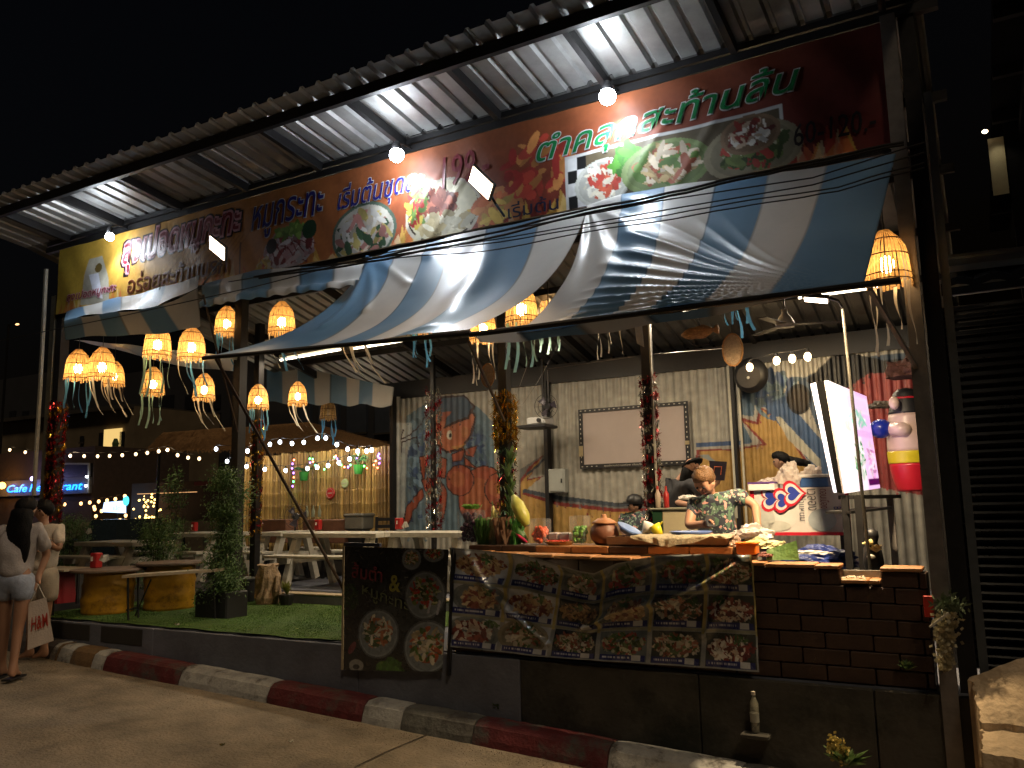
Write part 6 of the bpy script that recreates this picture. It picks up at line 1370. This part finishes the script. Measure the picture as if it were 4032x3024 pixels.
person('young woman seen from behind with long black hair and pale denim shorts on the road', g, J, fw, skd, hb, mat('blouse', (.36,.33,.33), .7, var=.2, ns=8, bump=.3), mat('denim', (.28,.32,.42), .8, var=.25, ns=30), sleeve=.85, hair='long', pantslen=.42)
for s, q in (('left',J['anL']),('right',J['anR'])): tag(B().bar(q+fw*-.1-V3((0,0,.066)), q+fw*.17-V3((0,0,.066)), .09, .018).build('sandal', m_blk, org=q), s+' flat sandal under the foot of the woman in denim shorts', 'sandal')
q = lambda a, b_, d=0: PD(a, b_, g_dep+d)
g_dep = (g-CP).dot(FW)+.1
t = thing('shopping_bag', 'white paper shopping bag with red letters hanging at the knee of the street woman', 'bag', q(150,2555))
cs = [q(108,2560),q(212,2522),q(212,2522,.16),q(108,2560,.16),q(112,2372),q(182,2352),q(182,2352,.12),q(112,2372,.12)]
B().hexa(cs).build('bag', mat('paperbag', (.75,.66,.6), .7, var=.15, ns=6, bump=.3), t)
B().tube([q(120,2372,.02),q(150,2300,.03),q(175,2354,.02)], .005, 5).build('handle', m_white, t)
A, Bq = q(108,2560,-.012), q(212,2522,-.012); C_, D_ = q(112,2372,-.012), q(182,2352,-.012); ff = lambda u, v_: (A.lerp(Bq,u)).lerp(C_.lerp(D_,u), v_)
text('lettering', 'H&M', (.12,.36,.92,.66), 0, mat('red_letter', (.5,.05,.03), .5, bump=0), t, shear=.2, off=.01, fn=lambda a_, b_: ff(a_, b_))
# second walker in white, beyond her shoulder
g2 = PRd(142, 2600); S2 = lambda a, d, z: g2+rt*a+fw*d+V3((0,0,z*1.06))
J = dict(pelvis=S2(0,0,.90), chest=S2(.02,0,1.22), neck=S2(.0,0,1.40), head=S2(-.02,0,1.52), shL=S2(-.14,.0,1.33), shR=S2(.17,.0,1.33), elL=S2(-.16,-.1,1.10), elR=S2(.24,-.1,1.12), wrL=S2(.05,-.2,1.15), wrR=S2(.02,-.18,1.30), hipL=S2(-.08,0,.84), hipR=S2(.08,0,.84), knL=S2(-.08,0,.46), knR=S2(.08,0,.46), anL=S2(-.08,0,.075), anR=S2(.08,0,.075))
person('person in a loose white shirt with folded arms facing the woman in denim shorts', g2, J, (-.7,-.7,0), skd, hb, mat('white_shirt', (.5,.44,.38), .7, var=.2, ns=8, bump=.3), mat('tan_shorts', (.35,.3,.24), .8), sleeve=.75, pantslen=.7)
# ================================================================ FAR LEFT: cafe, houses, lit stalls
def slab(name, lab, cat, px0, px1, py0, py1, y, dep, mt, zb=None, grp=None):
    a, b = PY(px0,py0,y), PY(px1,py1,y); t = thing(name, lab, cat, ((a.x+b.x)/2,y,b.z if zb is None else zb), grp)
    B().box((a.x,y,b.z if zb is None else zb),(b.x,y+dep,a.z)).build('wall', mt, t); return t, a, b
dkw = mat('dark_wall', (.06,.05,.04), .85, var=.3)
t, a, b = slab('far_house', 'dark two storey house behind the string lights with one lit balcony window', 'house', -60, 515, 1668, 2010, 34, 8, mat('far_plaster', (.20,.15,.09), .85, var=.3, ns=.6), 0)
q = lambda px, py, y=34: PY(px,py,y)
def fwin(x0, y0, x1, y1, mt, tt, y=33.9):
    A, Z_ = q(x0,y0,y), q(x1,y1,y); w_ = B().box((A.x,y-.05,Z_.z),(Z_.x,y+.02,A.z)).build('window', mt, tt)
    B().box((A.x-.05,y-.12,Z_.z-.12),(Z_.x+.05,y-.05,Z_.z)).build('sill', dkw, w_); return w_
fwin(412, 1692, 478, 1762, mat('lit_window', (.5,.4,.2), .6, emit=(.9,.6,.2), es=.9), t); fwin(392, 1705, 408, 1765, m_blk, t); fwin(474, 1700, 488, 1762, m_blk, t); fwin(317,1718,330,1740,m_blk,t)
A, Z_ = q(404,1766), q(492,1770); B().box((A.x,33.2,A.z-.1),(Z_.x,33.9,A.z+.0)).build('balcony', mat('far_plaster'), t)
A = q(455,1745,33.6); B().tube([A-V3((0,0,.5)), A, A+V3((0,0,.35))], [.2,.25,.12], 8).build('balcony_plant', m_leaf, t)
B().box((q(-60,1668).x-.5,33.4,q(0,1668).z),(q(515,1668).x+.3,42,q(0,1668).z+.3)).build('roof', dkw, t)
t, a, b = slab('far_tower', 'very dim tall block behind the string lights, right of the lit balcony', 'building', 300, 1160, 1500, 2050, 44, 10, mat('night_wall', (.035,.035,.04), .9, var=.2, ns=.4), 0)
for i in range(5):
    for j in range(3):
        A = q(640+i*90, 1560+j*70, 43.95); w_ = B().box((A.x,43.9,A.z-1.2),(A.x+1.6,44,A.z)).build('window', m_blk, t)
t, a, b = slab('far_block', 'dark flat roofed building at the far left edge above the red lamp glow', 'building', -400, 230, 1560, 2000, 60, 10, mat('night_wall'), 0)
for i in range(3): A = q(40+i*50,1620,59.9); B().box((A.x,59.8,A.z-1),(A.x+1.4,60,A.z)).build('window', m_blk, t)
# cafe with neon
YC = 12.
t, a, b = slab('cafe_building', 'dark cafe front with a blue neon sign on a grey board', 'cafe', -160, 350, 1800, 2230, YC, 4, mat('cafe_wall', (.09,.06,.045), .8, var=.3), 0)
A, Z_ = PY(-160,1905,YC-.1), PY(352,1942,YC-.1); A2 = PY(352,1824,YC-.1)
B().box((A.x,YC-.12,Z_.z),(Z_.x,YC-.02,A.z)).build('sign_board', mat('board_grey', (.20,.19,.2), .6, var=.2), t)
B().box((PY(232,1828,YC).x,YC-.1,A.z+.002),(Z_.x,YC-.02,A2.z)).build('window', m_blk, t)
for p_, q_ in ((PY(232,1826,YC-.14),PY(352,1826,YC-.14)),(PY(350,1826,YC-.14),PY(350,1942,YC-.14))): B().bar(p_, q_, .06).build('frame', mat('frame_pale', (.4,.4,.38), .5), t)
neon = mat('lit_neon', (0,0,0), .4, var=0, bump=0, emit=(.01,.22,1), es=5)
xa, xb = PY(27,1930,YC-.2).x, PY(325,1930,YC-.2).x; z0_, z1_ = PY(27,1940,YC-.2).z, PY(320,1896,YC-.2).z
xm = lerp(xa, xb, .31); text('neon_word', 'Cafe', (xa,z0_-.0,lerp(xa,xb,.28),z1_), YC-.2, neon, t, shear=.25, off=.012); text('neon_word', 'Restaurant', (xm,z0_,xb,z1_), YC-.2, neon, t, shear=.25, off=.012)
leds('POINT', 'neon_light', ((xa+xb)/2,YC-.6,z0_+.2), 10, (.1,.35,1), t, .1)
for px, py, c in ((8,1912,(1,.45,.08)),(128,1885,(.5,.4,1))):
    p = PY(px,py,YC-.4); tt = thing('glowing_lamp', 'orange glowing lamp at the left picture edge beside the neon' if px < 50 else 'small violet glowing lamp above the cafe neon by the corner pipe', 'lamp', p); B().ball(p, .13 if px < 50 else .08, 10).build('globe', mat('glow%d'%px, c, var=0, bump=0, emit=c, es=7), tt, True); B().tube([p+V3((0,0,.1)),p+V3((0,.3,.4))], .01, 5).build('bracket', m_dark, tt); leds('POINT','lamp_light',p+V3((0,-.3,0)),12,c,tt,.1)
for px, py in ((342,1877),(338,1913)):
    p = PY(px,py,YC-.25); tt = thing('wall_lamp', 'upper small white wall lamp at the right end of the cafe board' if py < 1900 else 'lower white wall lamp at the right end of the cafe board', 'lamp', p); B().ball(p, .05, 8, sz=.8).build('globe', m_bulbS, tt, True); B().bar(p+V3((0,.05,0)),p+V3((0,.2,0)),.02).build('bracket', m_dark, tt)
leds('POINT', 'stall_light', PY(640,2010,10.2), 30, (1,.55,.22), None, .15)
lo = COL.objects[-1] if False else None
# lit stall sign
t = thing('stall_sign', 'small glowing blue white screen with a round cyan badge at a far stall', 'sign', PY(450,2000,9.0)); P_ = lambda a_, b_: PY(a_,b_,9.0)
B().hexa([P_(402,2016),P_(486,2020),P_(486,2020)+V3((0,.08,0)),P_(402,2016)+V3((0,.08,0)),P_(410,1978),P_(486,1972),P_(486,1972)+V3((0,.08,0)),P_(410,1978)+V3((0,.08,0))]).build('lit_panel', mat('lit_screen', (.6,.7,.9), var=0, bump=0, emit=(.45,.65,1), es=2.6), t)
p = P_(496,1972); B().lathe([(.13,-.02),(.13,.02)], p, 20, sx=.8, M=Matrix.Rotation(1.57,3,'X')).build('lit_badge', mat('lit_cyan', (.1,.6,.7), var=0, bump=0, emit=(.06,.6,.9), es=2.4), t); B().bar(P_(450,2020)+V3((0,.1,0)), PY(450,2150,9.1), .05).build('post', m_dark, t)
text('lettering', 'เปิด', (PY(445,2008,8.97).x, PY(445,2010,8.97).z, PY(474,1990,8.97).x, PY(470,1990,8.97).z), 8.97, mat('ink'), t)
t, a, b = slab('dark_stall', 'dark stall front with red roof edge behind the middle bushes', 'stall', 520, 925, 1905, 2120, 9.6, 2.5, mat('stall_wall', (.05,.032,.025), .8, var=.3), 0)
B().box((PY(765,1890,9.2).x,9.2,PY(765,1912,9.2).z),(PY(960,1890,9.2).x,9.6,PY(960,1888,9.2).z)).build('red_roof_edge', mat('red_roof', (.2,.03,.03), .6), t)
B().box((PY(540,1938,9.3).x,9.3,PY(540,1946,9.3).z),(PY(770,1938,9.3).x,9.35,PY(770,1936,9.3).z)).build('lit_strip', mat('lit_strip', (.6,.4,.2), var=0, bump=0, emit=(1,.5,.2), es=1.2), t)
t, a, b = slab('dark_car', 'dark parked pickup seen between the bushes', 'car', 330, 480, 2050, 2130, 7.5, 1.6, m_blk, None)
for o in list(kids(t)): ORG.pop(o); bpy.data.objects.remove(o)
a, b = PY(335,2125,7.5), PY(482,2045,7.5); z0 = RT(-14)+.5; L = b.x-a.x
def cs(x0, x1, z0_, z1_, y0, y1, inset): return B().hexa([(x0,y0,z0_),(x1,y0,z0_),(x1,y1,z0_),(x0,y1,z0_),(x0+inset,y0+.15,z1_),(x1-inset,y0+.15,z1_),(x1-inset,y1-.15,z1_),(x0+inset,y1-.15,z1_)])
cs(a.x-.6,b.x+.8,.45,a.z,7.3,9,.05).build('body', mat('carpaint', (.02,.03,.035), .2, .3, bump=0), t, False); cs(a.x,b.x,a.z,b.z,7.35,8.95,.25).build('cabin', mat('car_glass', (.02,.03,.035), .1, bump=0), t)
for x in (a.x-.2, b.x+.4): B().lathe([(.33,-.1),(.35,-.05),(.35,.05),(.33,.1)], (x,7.35,.55), 18, M=Matrix.Rotation(1.57,3,'X')).build('wheel', m_blk, t)
t, a, b = slab('low_wall', 'pale low wall seen through the bushes behind the picnic tables', 'wall', 230, 940, 2058, 2110, 8.8, .2, mat('lowwall', (.28,.23,.16), .8, var=.3), 0)
# dark building behind the terrace's right part: closes the view above the bamboo fence
t, a, b = slab('rear_building', 'dark unlit building with shuttered openings behind the thatched hut', 'building', 930, 1700, 1480, 2100, 11, 5, mat('night_wall'), 0)
for i in range(4):
    A, Z_ = PY(1150+i*110,1600,10.95), PY(1225+i*110,1700,10.95); w_ = B().box((A.x,10.9,Z_.z),(Z_.x,11,A.z)).build('shutter', mat('bluegrey', (.05,.06,.08), .5), t); B().box((A.x-.03,10.88,Z_.z-.05),(Z_.x+.03,10.9,Z_.z)).build('sill', dkw, w_)
p = PY(68,1277,30); tt = thing('street_light', 'lone small orange light glowing in the dark at the far left', 'lamp', p); B().ball(p, .10, 8, sx=2.2, sz=.7).build('lens', mat('lit_orange', (1,.5,.2), var=0, bump=0, emit=(1,.5,.2), es=3), tt, True); B().bar(p+V3((0,0,.12)), p+V3((-1.2,0,.1)), .1).build('arm', m_dark, tt); B().bar(p+V3((-1.2,0,.15)), (p.x-1.2,p.y,-.2), .14).build('pole', m_dark, tt)
# ================================================================ RIGHT: neighbouring dark building
def neighbour():
    t = thing('neighbour_shutter', 'tall dark louvred metal shutter of the neighbouring building at the right edge', 'shutter', (1.2,.9,0)); y = .9; x0, x1 = PY(3735,1800,y).x, PY(4032,1800,y).x+2.2
    zt, zb = PY(3800,1195,y).z, -.55; n = int((zt-zb)/.062); ml = mat("louvre", (.018,.019,.022), .28, .6, var=.3, ns=3, bump=.05)
    B().box((x0,y+.06,zb),(x1,y+.1,zt)).build('backing', m_dark, t)
    for k in range(n):
        z = zb+(k+.5)*(zt-zb)/n; a_ = random.uniform(-.003,.003)
        B().hexa([(x0+.02,y-.01,z-.022+a_),(x1,y-.01,z-.022+a_),(x1,y+.045,z+.012),(x0+.02,y+.045,z+.012),(x0+.02,y-.016,z-.016+a_),(x1,y-.016,z-.016+a_),(x1,y+.04,z+.02),(x0+.02,y+.04,z+.02)]).build('slat', ml, t)
    B().bar((x0-.02,y,zb),(x0-.02,y,zt+.1),.09,.12).build('jamb', m_dark, t); B().bar((x0+.7,y-.03,zb),(x0+.7,y-.03,zt),.05,.05).build('mullion', m_dark, t)
    t2 = thing('neighbour_canopy', 'small grey canopy with a wavy tile edge above the dark shutter', 'canopy', (1.2,.5,3))
    A, Z_ = PY(3700,1062,.35), PY(4032,1100,.35); z = lambda px, py: PY(px,py,.35).z
    B().hexa([(A.x,.35,z(3720,1075)),(A.x+3,.35,z(3720,1075)-.08),(A.x+3,1.0,z(3720,1075)+.1),(A.x,1.0,z(3720,1075)+.2),(A.x,.35,z(3720,1050)),(A.x+3,.35,z(3720,1050)-.08),(A.x+3,1.0,z(3720,1050)+.15),(A.x,1.0,z(3720,1050)+.25)]).build('roof_edge', mat('canopy_grey', (.28,.29,.27), .6, var=.2), t2)
    b = B(); nn = 60
    for k in range(nn+1):
        x = A.x+.0+k*3/nn; zz = z(3760,1130)+.035*abs(math.sin(k*.75)); b.v += [(x,.2,zz),(x,.2,zz-.05),(x,.8,zz+.22)]
    for k in range(nn): b.f += [(3*k,3*k+1,3*k+4,3*k+3),(3*k,3*k+3,3*k+5,3*k+2)]
    b.build('tile_edge', m_dark, t2); B().box((A.x,.7,z(3760,1120)),(A.x+3,.74,z(3760,1120)+.28)).build('back_panel', mat('canopy_grey'), t2)
    B().box((A.x,.19,z(3760,1150)-.05),(A.x+3,.22,z(3760,1150)+.0)).build('beam', m_dark, t2)
    t3 = thing('neighbour_ceiling', 'dark high ceiling of the neighbouring building with purlins and one small spotlight', 'ceiling', (1.5,.5,5)); zc = 5.2
    B().box((.35,-1.4,zc),(5,7,zc+.05)).build('panel', mat('dark_panelling', (.006,.006,.007), .9, 0, spec=.1, var=.3, ns=2), t3)
    for k in range(8): B().bar((.35,-1.2+k*1.0,zc-.06),(5,-1.2+k*1.0,zc-.06),.06,.1).build('purlin', m_dark, t3)
    for k in range(4): B().bar((.6+k*1.1,-1.35,zc-.14),(.6+k*1.1,6.8,zc-.14),.06,.1).build('beam', m_dark, t3)
    y = 3.0; B().box((.45,y,3.2),(5,y+.1,zc)).build('upper_wall', mat('dark_panelling'), t3)
    p = PY(3878,518,y-.12); tt = thing('spot_light', 'small white spotlight on the neighbouring upper wall above a yellowish patch', 'lamp', p); B().ball(p, .020, 8, sx=1.4).build('bulb', mat('lit_bulb_white2', (1,1,1), var=0, bump=0, emit=(1,.75,.5), es=6), tt, True); B().tube([p+V3((0,.02,.02)), p+V3((0,.12,.05))], .012, 5).build('housing', m_dark, tt)
    A, Z_ = PY(3888,550,y-.01), PY(3975,760,y-.01); B().box((A.x,y-.02,Z_.z),(Z_.x,y-.002,A.z)).build('pale_panel', mat('pale_panel', (.4,.36,.22), .6, var=.2), t3)
    leds('SPOT', 'lamp_light', p+V3((.02,-.06,-.02)), 1.6, (1,.85,.6), tt, .02, rot=(.35,.35,-.9), spot=R_(70), blend=.8)
neighbour()
# broken concrete steps at the lower right
def blocks():
    m_ = mat('rough_concrete', (.62,.47,.31), .9, var=.35, ns=4, bump=.8, bs=22, dirt=((.10,.08,.06), 3, .58)); t = thing('concrete_steps', 'two rough broken concrete steps lit warm at the lower right corner', 'steps', (.6,-1.2,-.4))
    def surf(nm, a_, b_, c_, d_, nu, nv, amp):
        from mathutils import noise
        def fn(u, v_):
            p = (a_.lerp(b_,u)).lerp(c_.lerp(d_,u), v_); n_ = noise.noise(p*9)*.6+noise.noise(p*27)*.4; e_ = .03*noise.noise(Vector((u*14,v_*9,2))) if (u < .01 or v_ > .99) else 0
            return p+V3((e_, e_, amp*n_))
        v, f = grid(fn, nu, nv); return v, f
    A, Bp = PY(3818,2665,-.08), PY(4300,2490,-.08); C1, D1 = PY(3866,2842,-.42), PY(4330,2885,-.42); C2, D2 = PY(3866,2936,-.66), PY(4330,3015,-.66)
    dn = V3((0,0,-.035)); low = lambda p: V3((p.x, p.y, -.75))
    for nm, a_, b_, c_, d_, e_, f_ in (('step', A, Bp, C1, D1, None, None), ('step', C1+dn, D1+dn, C2+dn, D2+dn, None, None)):
        v, f = surf(nm, a_, b_, c_, d_, 46, 16, .016); n0 = len(v); N = 47
        v += [(x, y-.004, -.75) for x, y, z in v[16*N:17*N]]; f += [(16*N+i, 16*N+i+1, n0+i+1, n0+i) for i in range(46)]
        n1 = len(v); v += [(v[j*N][0]-.004, v[j*N][1], -.75) for j in range(17)]; f += [(j*N, n1+j, n1+j+1, (j+1)*N) for j in range(16)]
        mkmesh(nm, v, f, m_, t)
blocks()
# bits against the dark wall: bottle, bouquet, red tag, flowers, weeds
p = PY(2975,2885,-.09); t = thing('plastic_bottle', 'empty clear plastic bottle standing against the dark wall', 'bottle', (p.x,-.16,p.z)); B().lathe([(.026,0),(.03,.01),(.028,.05),(.031,.12),(.03,.19),(.012,.235),(.012,.245)], p, 14).build('body', mat('pet', (.34,.33,.26), .15, var=.2, bump=.1, alpha=.55), t, True); B().lathe([(.0145,.245),(.0145,.268)], p, 10).build('cap', m_white, t); B().lathe([(.0315,.07),(.0315,.13)], p, 14).build('label_band', mat('labelb', (.3,.3,.26), .5), t)
p = PY(3715,2560,-.12); t = thing('dry_bouquet', 'upside-down dried bouquet wrapped in net tied to the right corner post', 'bouquet', p); b = B(); mp = mat('drypetal', (.5,.45,.3), .7, var=.5, ns=25, bump=.3, transl=.2)
for i in range(520):
    s = random.random(); q_ = PY(lerp(3728,3718,s)+random.gauss(0,24*(1-.55*s)), lerp(2415,2640,s), -.12+random.uniform(-.05,.04)); d = V3((random.gauss(0,1),random.gauss(-.4,.8),random.gauss(0,1))).normalized()*.03; s_ = d.cross(V3((0,1,.3))).normalized()*.014; b.quad(q_, q_+d*.5+s_, q_+d, q_+d*.5-s_)
b.build('flowers', mp, t, kind='stuff'); b = B()
for i in range(160): q_ = PY(3740+random.gauss(0,28), 2385+random.gauss(0,14), -.12+random.uniform(-.04,.04)); d = V3((random.gauss(.2,1),random.gauss(-.4,.8),random.gauss(.2,1))).normalized()*.05; s_ = d.cross(V3((0,1,.3))).normalized()*.008; b.quad(q_, q_+d*.5+s_, q_+d, q_+d*.5-s_)
b.build('leaves', mat('grey_leaf', (.12,.16,.09), .6, var=.4, bump=0), t, kind='stuff'); B().bar(PY(3660,2470,-.2), PY(3735,2412,-.19), .012).build('tie', m_white, t)
p = PY(3662,2385,-.09); tag(B().bev((p.x-.035,-.1,p.z-.07),(p.x+.02,-.07,p.z+.06),.004).build('red_tag', mat('redtag', (.4,.02,.01), .5), org=p), 'small red plastic tag on the right corner post above the bouquet', 'tag')
p = PRd(3310, 2990); p = V3((PY(3310,2985,-.25).x, -.25, PY(3310,2985,-.25).z)); t = thing('cut_flowers', 'yellow flowers with green leaves lying at the foot of the dark wall', 'flowers', p); b = B()
for c0_, n_ in ((PY(3280,2935,-.25),90),(PY(3320,2955,-.27),90)):
    for i in range(n_): q_ = c0_+V3((random.gauss(0,.013),random.gauss(0,.013),random.gauss(0,.03))); d = V3((random.gauss(0,1),random.gauss(-.5,.7),random.gauss(0,1))).normalized()*.028; s_ = d.cross(V3((0,1,.3))).normalized()*.01; b.quad(q_, q_+d*.5+s_, q_+d, q_+d*.5-s_)
B().tube([p+V3((0,0,-.14)), PY(3300,2960,-.26)], .006, 5).build('stem', m_leafd, t); b.build('petals', mat('petal', (.5,.4,.12), .6, var=.4, ns=30, bump=0, transl=.2), t, kind='stuff'); b = B(); sprig(b, p+V3((.03,0,-.05)), .12, 50, .16, .018); b.build('leaves', m_leaf, t, kind='stuff')
for px, py, lab in ((3570,2640,'small leafy weed growing from the brick wall near the right post'),(1960,2800,'dark moss and weed clump creeping up the stained wall')):
    p = PY(px,py,-.03); b = B(); sprig(b, p, .07, 30 if px > 3000 else 60, .07, .012); tag(b.build('wall_weed', m_leaf, org=p), lab, 'weed')
p = PY(3190,2640,-.03); tag(B().tube([p, p+V3((.03,-.03,.06)), p+V3((.06,-.05,.11))], .0022, 4).build('dry_stalk', m_leafd, org=p), 'thin dry grass stalk leaning on the brick wall below the counter', 'stalk')
for px, py, s, lab in ((1146,2924,.022,'scrap of white litter on the road'),(875,2936,.02,'dark leaf scrap lying on the road'),(695,2462,.03,'torn pale paper scrap on the edge of the turf')):
    p = PRd(px,py) if py > 2500 else PY(px,py,-.0); b = B()
    for k in range(7): a_ = random.random()*6.28; b.quad(p, p+V3((s*math.cos(a_),s*math.sin(a_),.006)), p+V3((s*1.3*math.cos(a_+.6),s*math.sin(a_+.6),.018)), p+V3((0,s*.4,.012)))
    tag(b.build('litter', m_white if 'white' in lab or 'pale' in lab else m_leafd, org=p), lab, 'litter')
